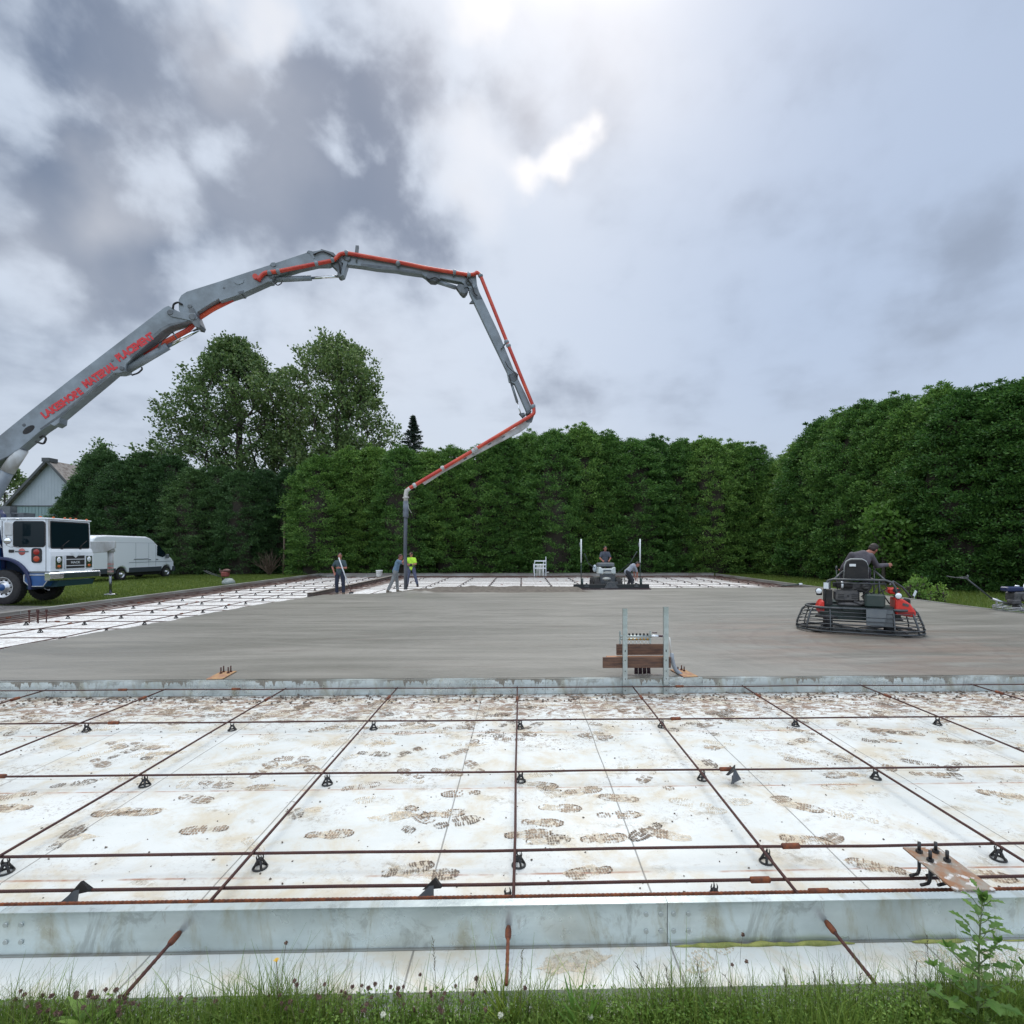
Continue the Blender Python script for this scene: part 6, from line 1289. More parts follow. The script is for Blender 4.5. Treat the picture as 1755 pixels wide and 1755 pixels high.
def person(loc, rz, J, label, shirt, pants, boots, hair=hairm, cap_=None, long_sleeve=False, scale=1.0, look=(0, 0, 0)):
    root = tag(empty('person', loc, rz), label, 'person', None); root.scale = (scale,) * 3
    V = {k: Vector(v) for k, v in J.items()}; mb = MB()
    sp = (V['chest'] - V['pelvis']).normalized(); up3 = sp; right = (V['sr'] - V['sl']).normalized(); fwd = right.cross(up3) * -1
    fwd = up3.cross(right); Mx = Matrix((right, fwd, right.cross(fwd))).transposed()
    def torso(mb, e=0.0):
        mb.ell(V['chest'] - sp * .0, (.165 + e, .105 + e, .17 + e), 14, 10, Mx); mb.ell(V['chest'].lerp(V['pelvis'], .5), (.145 + e, .10 + e, .17 + e), 14, 10, Mx)
        cap(mb, [V['sl'].lerp(V['chest'], .15), V['chest'] + sp * .10, V['sr'].lerp(V['chest'], .15)], [.048 + e, .085 + e, .048 + e])
    torso(mb, 0); mb.ell(V['pelvis'], (.155, .105, .12), 14, 10, Mx)
    cap(mb, [V['chest'] + sp * .1, V['neck'], V['head'] - sp * .04], [.065, .055, .055])
    hf = Vector(J.get('face', fwd)); hf.normalize(); hu = (V['head'] - V['neck']).normalized(); hu = (hu - hf * hu.dot(hf)).normalized(); hr = hf.cross(hu); Hm = Matrix((hr, hf, hu)).transposed(); H = V['head']
    mb.ell(H + hu * .02, (.074, .092, .105), 16, 12, Hm); mb.ell(H + hf * .025 - hu * .05, (.055, .065, .07), 14, 10, Hm); mb.ell(H + hf * .10 - hu * .005, (.012, .018, .024), 8, 6, Hm)
    for s_ in (-1, 1): mb.ell(H + hr * .076 * s_ - hf * .005, (.010, .02, .03), 8, 6, Hm)
    for s_ in ('l', 'r'):
        cap(mb, [V['s' + s_], V['e' + s_], V['w' + s_]], [.050, .040, .028])
        d = (V['w' + s_] - V['e' + s_]).normalized(); sd_ = d.cross(fwd).normalized() if abs(d.dot(fwd)) < .9 else right; pn = sd_.cross(d)
        mb.ell(V['w' + s_] + d * .05, (.038, .016, .05), 10, 8, Matrix((sd_, pn, d)).transposed())
        for k, (o_, ln) in enumerate(((-.027, .062), (-.009, .074), (.009, .070), (.027, .055))):
            b0 = V['w' + s_] + d * .088 + sd_ * o_; m0 = b0 + d * ln * .5 + pn * .008; cap(mb, [b0, m0, m0 + d * ln * .3 + pn * .028], [.0095, .0088, .0075], 6)
        tsd = 1 if s_ == 'l' else -1; t0 = V['w' + s_] + d * .03 + sd_ * .034 * tsd; cap(mb, [t0, t0 + d * .03 + sd_ * .022 * tsd + pn * .01, t0 + d * .06 + sd_ * .02 * tsd + pn * .025], [.012, .0105, .0085], 6)
        cap(mb, [V['h' + s_], V['k' + s_], V['a' + s_]], [.075, .052, .040])
        cap(mb, [V['a' + s_] - Vector((0, 0, .03)), V['t' + s_]], [.045, .032])
    remesh(mb, 'body', skin, root, .0085, 1)
    mb = MB(); torso(mb, .016); cap(mb, [V['chest'].lerp(V['pelvis'], .55), V['pelvis'] - sp * .02], [.12, .13])
    for s_ in ('l', 'r'):
        if long_sleeve: cap(mb, [V['s' + s_], V['e' + s_], V['e' + s_].lerp(V['w' + s_], .92)], [.062, .052, .040])
        else: cap(mb, [V['s' + s_], V['s' + s_].lerp(V['e' + s_], .72)], [.060, .060])
    mb.ell(V['pelvis'] + sp * .05, (.165, .12, .10), 14, 10, Mx); remesh(mb, 'shirt', shirt, root, .012, 2)
    mb = MB(); mb.ell(V['pelvis'] - sp * .01, (.165, .118, .115), 14, 10, Mx)
    for s_ in ('l', 'r'): cap(mb, [V['h' + s_], V['k' + s_], V['k' + s_].lerp(V['a' + s_], .82)], [.098, .074, .066])
    remesh(mb, 'trousers', pants, root, .012, 2)
    mb = MB()
    for s_ in ('l', 'r'): cap(mb, [V['k' + s_].lerp(V['a' + s_], .55), V['a' + s_], V['a' + s_] - Vector((0, 0, .035))], [.066, .056, .056]); cap(mb, [V['a' + s_] - Vector((0, 0, .045)), V['t' + s_]], [.056, .043])
    remesh(mb, 'boots', boots, root, .011, 1)
    mb = MB(); mb.ell(H + hu * .045 - hf * .012, (.080, .092, .085), 16, 10, Hm); mb.ell(H + hu * .01 - hf * .035, (.078, .07, .075), 14, 10, Hm); mb.build('hair' if not cap_ else 'cap', cap_ or hair, root)
    if cap_: mb = MB(); mb.box(H + hu * .06 + hf * .11, (.13, .09, .012), Hm); mb.build('cap_brim', cap_, root)
    mb = MB()
    for s_ in (-1, 1): mb.ell(H + hf * .087 + hr * .03 * s_ + hu * .018, (.013, .008, .007), 8, 6, Hm)
    mb.ell(H + hf * .083 - hu * .052, (.022, .007, .005), 8, 6, Hm); mb.build('eyes_and_mouth', hairm, root)
    return root
ST = dict(pelvis=(0, 0, .97), chest=(0, 0, 1.28), neck=(0, .01, 1.46), head=(0, .03, 1.60), sl=(-.165, 0, 1.38), sr=(.165, 0, 1.38), el=(-.25, .0, 1.12), er=(.25, 0, 1.12), wl=(-.22, .12, .90), wr=(.22, .12, .90), hl=(-.10, 0, .90), hr=(.10, 0, .90), kl=(-.12, .03, .50), kr=(.12, .03, .50), al=(-.13, -.01, .10), ar=(.13, -.01, .10), tl=(-.14, .15, .045), tr=(.14, .15, .045))
mudboot = cloth('muddy_boots', (0.14, 0.115, 0.085)); blackboot = cloth('black_boots', (0.03, 0.03, 0.03))
# man with the rake
rk = A(583, 1015, 20.7)
J = dict(ST); J.update(er=(.31, -.02, 1.16), wr=(.22, .06, .95), el=(-.27, .10, 1.13), wl=(-.06, .22, 1.14), kl=(-.13, .02, .5), kr=(.13, .03, .5), face=(-.35, .93, -.1))
person((rk.x, 20.7, 0), pi, J, 'worker in dark teal T-shirt and muddy boots holding a pale rake pole', cloth('teal_shirt', (0.045, 0.075, 0.085)), cloth('navy_trousers', (0.018, 0.024, 0.045)), mudboot, scale=.985)
o = tag(empty('concrete_rake', A(602, 1016, 20.55) * 1.0), 'long pale rake held slantwise by the worker in teal', 'rake'); l0 = o.location.copy(); mb = MB(); a, b_ = A(580.5, 955.5, 20.42), A(596, 1000, 20.5); mb.tube([a - l0, b_ - l0], .022, 8); mb.build('pole', mat('white_pole', (0.62, 0.64, 0.66), .4), o)
mb = MB(); mb.tube([b_ - l0, Vector((0, 0, .02))], .014, 8); mb.build('lower_rod', rust, o); mb = MB(); mb.box((0, 0, .0), (.22, .02, .07), (0, 0, 1.1)); mb.build('blade', dsteel, o)
# man steering the hose
hm = A(677, 1015, 22.0)
J = dict(pelvis=(0, .02, .94), chest=(0, .10, 1.23), neck=(0, .16, 1.40), head=(0, .22, 1.51), sl=(-.18, .12, 1.36), sr=(.18, .12, 1.36), el=(-.2, .34, 1.22), er=(.22, .30, 1.30), wl=(-.08, .47, 1.20), wr=(.07, .40, 1.46), hl=(-.10, .02, .88), hr=(.10, .02, .88), kl=(-.12, .08, .48), kr=(.13, -.12, .48), al=(-.14, .10, .10), ar=(.15, -.30, .10), tl=(-.14, .25, .045), tr=(.15, -.15, .045), face=(.25, .95, -.1))
person((hm.x, 22.0, 0), R_(-78), J, 'worker in pale blue T-shirt and grey trousers guiding the hanging hose', cloth('blue_shirt', (0.12, 0.20, 0.29)), cloth('grey_trousers', (0.19, 0.20, 0.20)), mudboot, hair=mat('brown_hair', (.05, .02, .012), .6))
hv = A(705, 1003, 25.5)
J = dict(ST); J.update(el=(-.24, .08, 1.13), er=(.24, .08, 1.13), wl=(-.08, .27, 1.12), wr=(.08, .27, 1.12), kl=(-.20, .03, .50), kr=(.15, .03, .5), al=(-.30, 0, .1), ar=(.2, 0, .1), tl=(-.34, .14, .045), tr=(.22, .16, .045), face=(.3, .9, -.35), head=(0, .05, 1.58))
hvp = person((hv.x, 25.5, 0), pi, J, 'worker in bright yellow-green shirt holding a remote control behind the hose', cloth('hi_vis_shirt', (0.50, 0.85, 0.06)), cloth('blue_grey_trousers', (0.07, 0.08, 0.13)), blackboot, cap_=cloth('dark_cap', (.05, .035, .03)))
mb = MB(); mb.torus((0, 0, 1.03), .175, .03, 24, 8, 1.0, .78); mb.build('tool_belt', blackboot, hvp)
o = tag(empty('remote_control', (hv.x + .0, 25.5 - .33, 1.10)), 'small dark remote control in the hands of the yellow-shirted worker', 'remote'); mb = MB(); mb.box((0, 0, 0), (.2, .12, .08), bev=.02); mb.build('case', rubber, o)
mb = MB(); mb.tube([(-.05, 0, .04), (-.05, 0, .08)], .008, 6); mb.tube([(.05, 0, .04), (.05, 0, .08)], .008, 6); mb.build('joysticks', greyp, o)
# screed operator
so = A(1037, 980, 23.15)
J = dict(ST); J.update(el=(-.25, .08, 1.13), er=(.25, .08, 1.13), wl=(-.14, .30, 1.02), wr=(.16, .30, 1.02), face=(0, .9, -.4), head=(0, .05, 1.58))
person((so.x, 23.15, .37), pi, J, 'worker in grey-blue T-shirt standing at the controls of the laser screed', cloth('slate_shirt', (0.07, 0.08, 0.105)), cloth('black_trousers', (0.02, 0.02, 0.025)), blackboot, scale=.95)
# bending worker
bw = A(1077, 1000, 23.2)
J = dict(pelvis=(0, -.06, .84), chest=(0, .17, 1.05), neck=(0, .31, 1.12), head=(0, .42, 1.16), sl=(-.17, .24, 1.06), sr=(.17, .24, 1.06), el=(-.19, .34, .80), er=(.19, .34, .80), wl=(-.12, .36, .56), wr=(.12, .36, .56), hl=(-.1, -.06, .80), hr=(.1, -.06, .80), kl=(-.12, .12, .46), kr=(.12, .16, .46), al=(-.13, -.02, .10), ar=(.13, .08, .10), tl=(-.13, .13, .045), tr=(.13, .24, .045), face=(.3, .9, -.5))
person((bw.x, 23.2, 0), R_(-80), J, 'worker in light grey T-shirt bending down at the right mast of the screed', cloth('light_grey_shirt', (0.30, 0.32, 0.37)), cloth('charcoal_trousers', (0.03, 0.032, 0.04)), blackboot)

# ------------------------------------------------------------------ laser screed
def S(px_, py_, Y=21.3): return A(px_, py_, Y)
c0 = S(1046, 1008); c0.z = ZS; scr = tag(empty('laser_screed', c0), 'dark laser screed machine with white hood and two upright masts at the pour front', 'laser screed'); O = c0
def sb(mb, name, m, par=scr): return mb.build(name, m, par, off=O)
xl_, xr_ = S(983, 1005).x, S(1112, 1005).x; yb = 21.3
mb = MB(); mb.span((xl_, yb - .06, ZS + .06), (xr_, yb + .10, ZS + .21)); mb.span((xl_ - .01, yb - .10, ZS + .045), (xr_ + .01, yb - .06, ZS + .09)); hd = sb(mb, 'screed_head', mat('head_dark', (0.008, 0.010, 0.010), .5), scr)
mb = MB(); mb.span((xl_ + .02, yb - .16, ZS + .0), (xr_ + .06, yb - .10, ZS + .035)); sb(mb, 'plow_blade', mat('blade_maroon', (.05, .03, .035), .5), hd)
for px_ in (1005, 1090): mb = MB(); q = S(px_, 1005); mb.box((q.x, yb - .09, ZS + .13), (.17, .05, .05)); mb.box((q.x, yb - .05, ZS + .2), (.06, .1, .12)); sb(mb, 'bracket', dsteel, hd)
mb = MB(); q = S(1047, 1005); mb.prism([(q.x - .3, yb - .08, ZS + .05), (q.x + .3, yb - .08, ZS + .05), (q.x + .12, yb - .08, ZS + .3), (q.x - .12, yb - .08, ZS + .3)], (0, 1, 0), .12); sb(mb, 'boom_mount', dsteel, hd)
for px_ in (996, 1097):
    q = S(px_, 960); mb = MB(); mb.tube([(q.x, yb, ZS + .15), (q.x, yb, 1.32)], .018, 8); mb.tube([(q.x + .05, yb, ZS + .1), (q.x + .05, yb, ZS + .45)], .04, 8); ms_ = sb(mb, 'mast', dgreen)
    mb = MB(); mb.tube([(q.x, yb, 1.30), (q.x, yb, 2.27)], .028, 10); sb(mb, 'laser_receiver', mat('white_mast', (0.72, 0.74, 0.74), .4), ms_)
    mb = MB(); mb.tube([(q.x - .06, yb, 1.95), (q.x - .06, yb, 2.12)], .018, 8); sb(mb, 'sensor_clip', greyp, ms_)
for (a, m_, b_) in (((1002, 949), (1008, 965), (1019, 973)), ((1092, 945), (1080, 965), (1058, 982))): mb = MB(); mb.tube([S(*a), S(*m_, 21.5), S(*b_, 22.2)], .018, 6); sb(mb, 'control_cable', dgreen)
Ym = 22.3
hx0, hx1 = A(1024, 980, Ym).x, A(1053, 980, Ym).x
mb = MB(); mb.prism([(hx0, Ym, .80), (hx1, Ym, .80), (hx1 - .01, Ym, 1.08), (hx1 - .08, Ym, 1.10), (hx1 - .16, Ym, 1.02), (hx0 + .16, Ym, 1.02), (hx0 + .08, Ym, 1.10), (hx0 + .01, Ym, 1.08)], (0, 1, 0), .7); hood = bev(sb(mb, 'hood', mat('hood_pale', (0.62, 0.66, 0.64), .4, 0, (.36, .40, .38), 4, .4)), .03)
mb = MB(); mb.span((hx0 + .2, Ym - .36, .86), (hx1 - .2, Ym - .345, .98)); sb(mb, 'vent', greyp, hood)
mb = MB(); mb.span((hx0 - .0, Ym - .15, 1.11), (hx1 - .02, Ym + .35, 1.26), bev=.03); sb(mb, 'control_console', greyp)
mb = MB(); mb.span((hx0 - .10, Ym - .25, .45), (hx1 + .05, Ym + .9, .64)); mb.span((hx0 + .05, Ym - .5, .35), (hx1 - .05, Ym - .3, .8)); mb.span((hx0, Ym + .5, .33), (hx1, Ym + 1.25, .37)); sb(mb, 'chassis', dsteel)
mb = MB(); mb.tube([(hx0 + .1, Ym - .5, .78), (hx0 + .25, Ym - .52, .88), (hx1 - .25, Ym - .52, .88), (hx1 - .1, Ym - .5, .78)], .022, 6); mb.ell(((hx0 + hx1) / 2 - .05, Ym - .42, .60), (.22, .15, .10)); sb(mb, 'front_guard', mat('pale_metal', (.40, .40, .36), .4, .4), scr)
mb = MB(); mb.tube([((hx0 + hx1) / 2 + .1, Ym - .4, .5), ((hx0 + hx1) / 2 + .12, Ym - 1.0, .36)], .07, 8); mb.box(((hx0 + hx1) / 2 + .1, Ym - .8, .42), (.5, .2, .14)); sb(mb, 'lift_arm', dsteel)
for px_ in (1021, 1057): q = A(px_, 990, Ym); wheel((q.x, Ym - .25, .31), .31, .26, scr, O, axis='x', side=1, rimm=greyp, hub=greyp, holes=5); wheel((q.x, Ym + .8, .31), .31, .26, scr, O, axis='x', side=1, rimm=greyp, hub=greyp, holes=5)
mb = MB(); q = A(1068, 985, Ym); mb.tube([(hx1, Ym - .3, .66), (q.x, Ym - .3, .66), (q.x, Ym - .3, .3)], .02, 6); mb.tube([(hx1, Ym - .3, .62), (q.x - .1, Ym - .3, .62), (q.x - .1, Ym - .3, .3)], .02, 6); sb(mb, 'side_rail', mat('olive_tube', (.10, .10, .07), .5), scr)
mb = MB(); mb.ell((hx0 - .10, Ym + .1, 1.02), (.09, .09, .16)); sb(mb, 'water_can', mat('pale_can', (.42, .48, .52), .4), scr)

# ------------------------------------------------------------------ ride-on trowel and its driver
TC = Vector((6.82, 10.4, ZS)); TA = R_(-26); rt = tag(empty('ride_on_trowel', TC, TA), 'red and black ride-on power trowel on the fresh slab at the right', 'power trowel')
def stad(a, r, z, seg=16): return [(a * sx + r * cos(R_(t)), r * sin(R_(t)), z) for sx, t0 in ((1, -90), (-1, 90)) for t in [t0 + 180 * k / seg for k in range(seg + 1)]] + [(a, -r, z)]
mb = MB()
for z, r, th in ((.045, .58, .016), (.115, .585, .010), (.19, .565, .009), (.265, .535, .009), (.34, .50, .009), (.415, .455, .009)): mb.tube(stad(.53, r, z), th, 7)
for sx in (-1, 1): mb.torus((sx * .53, 0, .03), .56, .011, 30, 6)
mb.build('guard_rails', dsteel, rt)
mb = MB(); mb.tube(stad(.53, .40, .49), .027, 10)
for sx in (-1, 1):
    for t in (-90, -45, 0, 45, 90):
        c_, s_ = cos(R_(t)), sin(R_(t)); mb.tube([(sx * (.53 + .40 * c_), .40 * s_, .49), (sx * (.53 + .47 * c_), .47 * s_, .42), (sx * (.53 + .565 * c_), .565 * s_, .17), (sx * (.53 + .58 * c_), .58 * s_, .045)], .019 if t in (-45, 0) else .013, 7)
mb.build('guard_frame', dsteel, rt)
for sx in (-1, 1):
    mb = MB()
    for k in range(4): a = k * pi / 2 + .5 * sx; mb.box((sx * .53 + .30 * cos(a), .30 * sin(a), .02), (.48, .17, .008), (.06, 0, a)); mb.tube([(sx * .53, 0, .14), (sx * .53 + .48 * cos(a), .48 * sin(a), .07)], .02, 6)
    mb.tube([(sx * .53, 0, .05), (sx * .53, 0, .42)], .09, 12); mb.lathe((sx * .53, 0, .26), [(.0, 0), (.24, 0), (.20, .07), (0, .1)], 'z', 20); mb.build('rotor', engine, rt)
mb = MB(); mb.span((-.72, -.22, .47), (.72, .30, .53)); mb.span((-.30, -.34, .43), (.55, -.2, .52)); mb.span((-.45, .1, .53), (.45, .75, .57)); mb.span((-.46, -.16, .24), (.46, .20, .46)); mb.box((-.53, 0, .38), (.34, .34, .14)); mb.box((.53, 0, .38), (.34, .34, .14)); mb.tube([(-.9, -.1, .40), (.9, -.1, .40)], .025, 8); mb.build('deck', dgreen, rt)
# rear upper frame
mb = MB(); mb.tube([(-.62, -.28, .50), (-.60, -.30, .95), (-.55, -.31, 1.03), (-.46, -.31, 1.06), (.42, -.31, 1.06), (.53, -.31, 1.02), (.58, -.30, .93), (.66, -.28, .50)], .024, 10); mb.tube([(-.45, -.31, 1.06), (-.25, -.02, 1.22)], .02, 8); mb.tube([(.42, -.31, 1.06), (.30, .02, 1.22)], .02, 8); mb.tube([(-.46, -.31, .99), (.44, -.31, .99)], .012, 8); mb.build('rear_frame', dsteel, rt)
mb = MB(); mb.span((-.44, -.28, .62), (.0, -.02, .84), bev=.03)
mf = mb.build('muffler', engine, rt); mb = MB()
for sx in (-.32, -.08):
    for k in range(3): mb.span((sx - .06, -.286, .68 + .035 * k), (sx + .05, -.279, .695 + .035 * k))
mb.tube([(-.20, -.285, .73), (-.20, -.27, .73)], .02, 10); mb.build('muffler_slots', rubber, mf)
mb = MB(); mb.span((-.36, -.16, .53), (.30, .22, .62)); mb.box((-.05, .0, .9), (.5, .3, .2), bev=.04); mb.box((.12, -.2, .93), (.16, .18, .12), bev=.02); mb.tube([(-.1, -.26, .62), (.02, -.28, .58), (.12, -.3, .62)], .035, 8); mb.ell((-.15, -.24, .56), (.25, .06, .05)); mb.build('engine', engine, rt)
mb = MB(); mb.tube([(-.40, -.22, .95), (-.12, -.22, .95)], .07, 16); mb.tube([(-.46, -.22, .95), (-.40, -.22, .95)], .05, 12); af = mb.build('air_filter', rubber, rt)
mb = MB(); mb.tube([(-.32, -.22, .95), (-.28, -.22, .95)], .073, 16); mb.build('filter_band', lampg, af)
mb = MB(); mb.box((-.59, -.33, .93), (.085, .05, .12)); mb.build('reflector_box', white, rt); mb = MB(); mb.span((-.62, -.28, .54), (-.47, .0, .84)); mb.build('battery_box', rubber, rt)
mb = MB(); mb.box((.24, -.30, .66), (.34, .22, .26), bev=.03); mb.build('hydraulic_tank', dgreen, rt)
mb = MB(); mb.prism([(.08, -.47, .50), (.42, -.47, .50), (.37, -.50, .20), (.08, -.50, .20)], (0, 1, .1), .03); mb.box((.45, -.40, .33), (.14, .12, .32)); mb.build('rear_plate', greyp, rt)
mb = MB()
for pts in (((.02, -.3, .72), (.14, -.33, .86), (.20, -.3, .95), (.1, -.25, 1.0)), ((.0, -.28, .85), (.2, -.34, .8), (.3, -.3, .95)), ((.3, -.3, .8), (.45, -.3, .9), (.42, -.2, 1.0)), ((-.1, -.3, .86), (.1, -.33, .94), (.3, -.31, .99)), ((.5, -.26, .6), (.4, -.34, .75), (.35, -.3, .9))): mb.tube([Vector(p_) for p_ in pts], .012, 6)
mb.build('hoses', rubber, rt)
# red tanks
for sx in (-1, 1):
    mb = MB(); y0_, y1_ = -.34, .22
    pf = [(.58, .40), (.90, .36), (.91, .47), (.82, .62), (.70, .71), (.58, .71)] if sx > 0 else [(.62, .40), (.74, .38), (.75, .46), (.72, .56), (.67, .62), (.62, .62)]
    mb.prism([(sx * x, (y0_ + y1_) / 2, z) for x, z in pf], (0, 1, 0), y1_ - y0_); tk = bev(mb.build('side_tank', redm, rt), .03, 2)
    mb = MB(); mb.span((min(sx * .62, sx * .76), y0_ - .006, .42), (max(sx * .64, sx * .88), y0_ + .003, .47)); mb.build('tank_stripe', mat('dark_red_paint', (.25, .015, .012), .4), tk)
    if sx > 0: mb = MB(); mb.box((.74, y0_ - .003, .60), (.10, .012, .05), (0, .3, 0)); mb.build('tank_vent', engine, tk)
    mb = MB(); mb.tube([(sx * .68, .10, .70), (sx * .68, .10, .75)], .055, 12); mb.build('tank_cap', rubber, tk)
    mb = MB(); lx_ = .62 if sx > 0 else -.72; mb.tube([(lx_, -.38, .80 + (.02 if sx < 0 else -.03)), (lx_, -.33, .80 + (.02 if sx < 0 else -.03))], .062, 16); lh = mb.build('lamp_housing', rubber, rt); mb = MB(); mb.ell((lx_, -.385, .82 if sx < 0 else .77), (.055, .014, .055), 14, 8); mb.build('lamp_lens', lampg, lh)
mb = MB(); mb.box((.60, .05, .84), (.20, .3, .12), bev=.03); mb.build('red_cover', redm, rt)
mb = MB(); mb.box((.88, .32, .60), (.13, .12, .14), bev=.03); mb.box((.64, -.11, .86), (.12, .02, .06)); mb.build('black_caps', rubber, rt)
mb = MB(); mb.tube([(.52, -.1, .95), (.62, .1, 1.02), (.80, .25, .90), (.95, .30, .70)], .02, 8); mb.tube([(.45, .5, .55), (.45, .55, 1.0), (.30, .6, 1.05)], .02, 8); mb.tube([(-.45, .5, .55), (-.45, .55, 1.0)], .02, 8); mb.build('front_rail', dsteel, rt)
# seat
mb = MB(); pf = [(-.205, 0), (-.195, .28), (-.165, .36), (-.10, .40), (.10, .40), (.165, .36), (.195, .28), (.205, 0)]; mb.prism([(x - .04, -.12 - z * .12, 1.06 + z) for x, z in pf], (0, 1, .12), .11); mb.box((-.04, .12, 1.10), (.40, .42, .10), bev=.03); seat = bev(mb.build('seat', rubber, rt), .025, 2)
mb = MB(); mb.tube([(x - .04 + .0, -.055 - z * .12, 1.06 + z) for x, z in pf], .018, 8); mb.build('seat_piping', mat('pale_piping', (.35, .37, .36), .6), seat)
mb = MB(); mb.box((-.115, -.222, 1.345), (.11, .012, .05), (-.12, 0, 0)); mb.build('seat_label', mat('label_white', (.6, .62, .62), .6), seat)
for sx in (-1, 1): mb = MB(); mb.tube([(sx * .32, .25, .58), (sx * .33, .33, 1.0), (sx * .34, .36, 1.24)], .014, 8); mb.ell((sx * .34, .36, 1.27), (.025, .025, .045)); mb.build('steering_lever', dsteel, rt)
J = dict(pelvis=(-.02, .06, 1.22), chest=(.08, .14, 1.46), neck=(.21, .24, 1.59), head=(.31, .31, 1.66), sl=(-.09, .11, 1.55), sr=(.25, .16, 1.53), el=(-.22, .22, 1.30), er=(.38, .32, 1.32), wl=(-.24, .42, 1.24), wr=(.60, .52, 1.34), hl=(-.12, .10, 1.20), hr=(.10, .10, 1.20), kl=(-.2, .52, 1.20), kr=(.24, .50, 1.22), al=(-.2, .60, .70), ar=(.22, .60, .70), tl=(-.2, .76, .62), tr=(.22, .76, .62), face=(.55, .75, -.4))
person(TC, TA, J, 'driver in a grey long-sleeved shirt seated on the ride-on trowel, looking down', cloth('grey_brown_shirt', (0.10, 0.09, 0.105)), cloth('dark_trousers', (0.035, 0.032, 0.042)), blackboot, hair=mat('dark_brown_hair', (.02, .011, .008), .6), long_sleeve=True)

# ------------------------------------------------------------------ walk-behind trowel at the right edge
wc = G(1743, 1046, ZS); wt = tag(empty('walk_behind_trowel', (wc.x, wc.y, ZS)), 'walk-behind power trowel with long handle at the right edge of the slab', 'power trowel')
mb = MB()
for z, r in ((.03, .50), (.075, .505), (.11, .49)): mb.torus((0, 0, z), r, .012, 30, 6)
for k in range(8): a = k * pi / 4 + .2; mb.tube([(.5 * cos(a), .5 * sin(a), .03), (.5 * cos(a), .5 * sin(a), .11), (.12 * cos(a), .12 * sin(a), .18)], .011, 6)
mb.build('guard_ring', mat('pale_ring', (.34, .35, .36), .4, .5), wt)
mb = MB()
for k in range(4): a = k * pi / 2 + .3; mb.box((.27 * cos(a), .27 * sin(a), .02), (.4, .14, .008), (.08, 0, a))
mb.tube([(0, 0, .04), (0, 0, .22)], .1, 12); mb.build('rotor', engine, wt)
mb = MB(); mb.box((-.02, 0, .38), (.36, .34, .26), bev=.04); mb.box((-.18, -.1, .24), (.24, .2, .12), bev=.02); mb.tube([(.05, -.2, .36), (.05, -.16, .36)], .09, 14); mb.build('engine', engine, wt)
mb = MB(); mb.box((-.14, 0, .58), (.46, .26, .13), bev=.03); mb.build('fuel_tank', navy, wt); mb = MB(); mb.ell((.0, 0, .66), (.06, .05, .025)); mb.tube([(.18, 0, .55), (.2, 0, .70)], .015, 6); mb.build('filler_cap', lampg, wt)
h0, h1, h2 = Vector((-.22, -.02, .16)), None, None
def wl(px_, py_): return A(px_, py_, wc.y) - wc
mb = MB(); mb.tube([h0, wl(1700, 1026)], [.035, .03], 8); mb.build('handle_base', alu, wt); mb = MB(); mb.tube([wl(1700, 1026), wl(1657, 992)], .020, 8); mb.build('handle_tube', dsteel, wt)
mb = MB(); e = wl(1657, 992); mb.tube([e, e + Vector((-.05, 0, .05)), e + Vector((-.14, .20, .02)), e + Vector((-.36, .24, .06))], .015, 6); mb.tube([e + Vector((-.05, 0, .05)), e + Vector((-.14, -.20, .02)), e + Vector((-.36, -.24, .03))], .015, 6); mb.tube([e + Vector((-.14, .2, .02)), e + Vector((-.14, -.2, .02))], .013, 6); mb.ell(e + Vector((.02, 0, .06)), (.03, .03, .05)); mb.build('handlebar', dsteel, wt)
mb = MB(); mb.box(wl(1708, 1032), (.03, .03, .22)); mb.build('prop', alu, wt)

# ------------------------------------------------------------------ posts, boards and pipe manifold at the second form
YP = Y1 - .085
def post(px_, top, lb, wd=.058):
    q = A(px_, 1185, YP); t = A(px_, top, YP); o = tag(empty('steel_post', (q.x, YP, 0)), lb, 'steel post', 'steel posts at the second form')
    mb = MB(); h = t.z; w2 = wd / 2
    for a, b_ in (((-w2, -.022, 0), (w2, -.018, h)), ((-w2, -.018, 0), (-w2 + .004, .02, h)), ((w2 - .004, -.018, 0), (w2, .02, h)), ((-w2 + .004, .016, 0), (-.012, .02, h)), ((.012, .016, 0), (w2 - .004, .02, h))): mb.span(a, b_)
    mb.build('channel', galv, o); mb = MB()
    for z in (.05, .20, .30, .44, .56): mb.prism([(.0 + x, -.0225, z + zq) for x, zq in rrect(0, 0, .012, .03 if z > .5 else .014, .0055)], (0, 1, 0), .003)
    mb.build('slots', rubber, o); return o
post(1071, 1043, 'left upright steel post in front of the wooden boards'); post(1141, 1040, 'right upright steel post in front of the wooden boards', .062)
def board(x0, x1, y0, y1, Y, dep, lb, m=wood):
    a = A(x0, y0, Y); b_ = A(x1, y1, Y); o = tag(empty('wooden_board', ((a.x + b_.x) / 2, Y, b_.z)), lb, 'board', 'boards carrying the manifold'); hx = (b_.x - a.x) / 2; mb = MB(); mb.span((-hx, 0, 0), (hx, dep, a.z - b_.z)); bev(mb.build('plank', m, o), .004); return o
board(1033.5, 1150, 1127, 1144.5, Y1 - .055, .04, 'lower dark weathered board behind the two posts')
board(1057, 1139, 1104.5, 1122.5, Y1 + .10, .04, 'upper dark weathered board behind the two posts')
a = A(1042, 1128, Y1 - .01); o = tag(empty('wooden_board', (a.x, Y1 - .01, a.z)), 'flat pale orange board lying between the two dark boards', 'board', 'boards carrying the manifold'); b2 = A(1150, 1128, Y1 - .01); mb = MB(); mb.span((0, 0, -.035), (b2.x - a.x, .15, 0)); bev(mb.build('plank', freshw, o), .003)
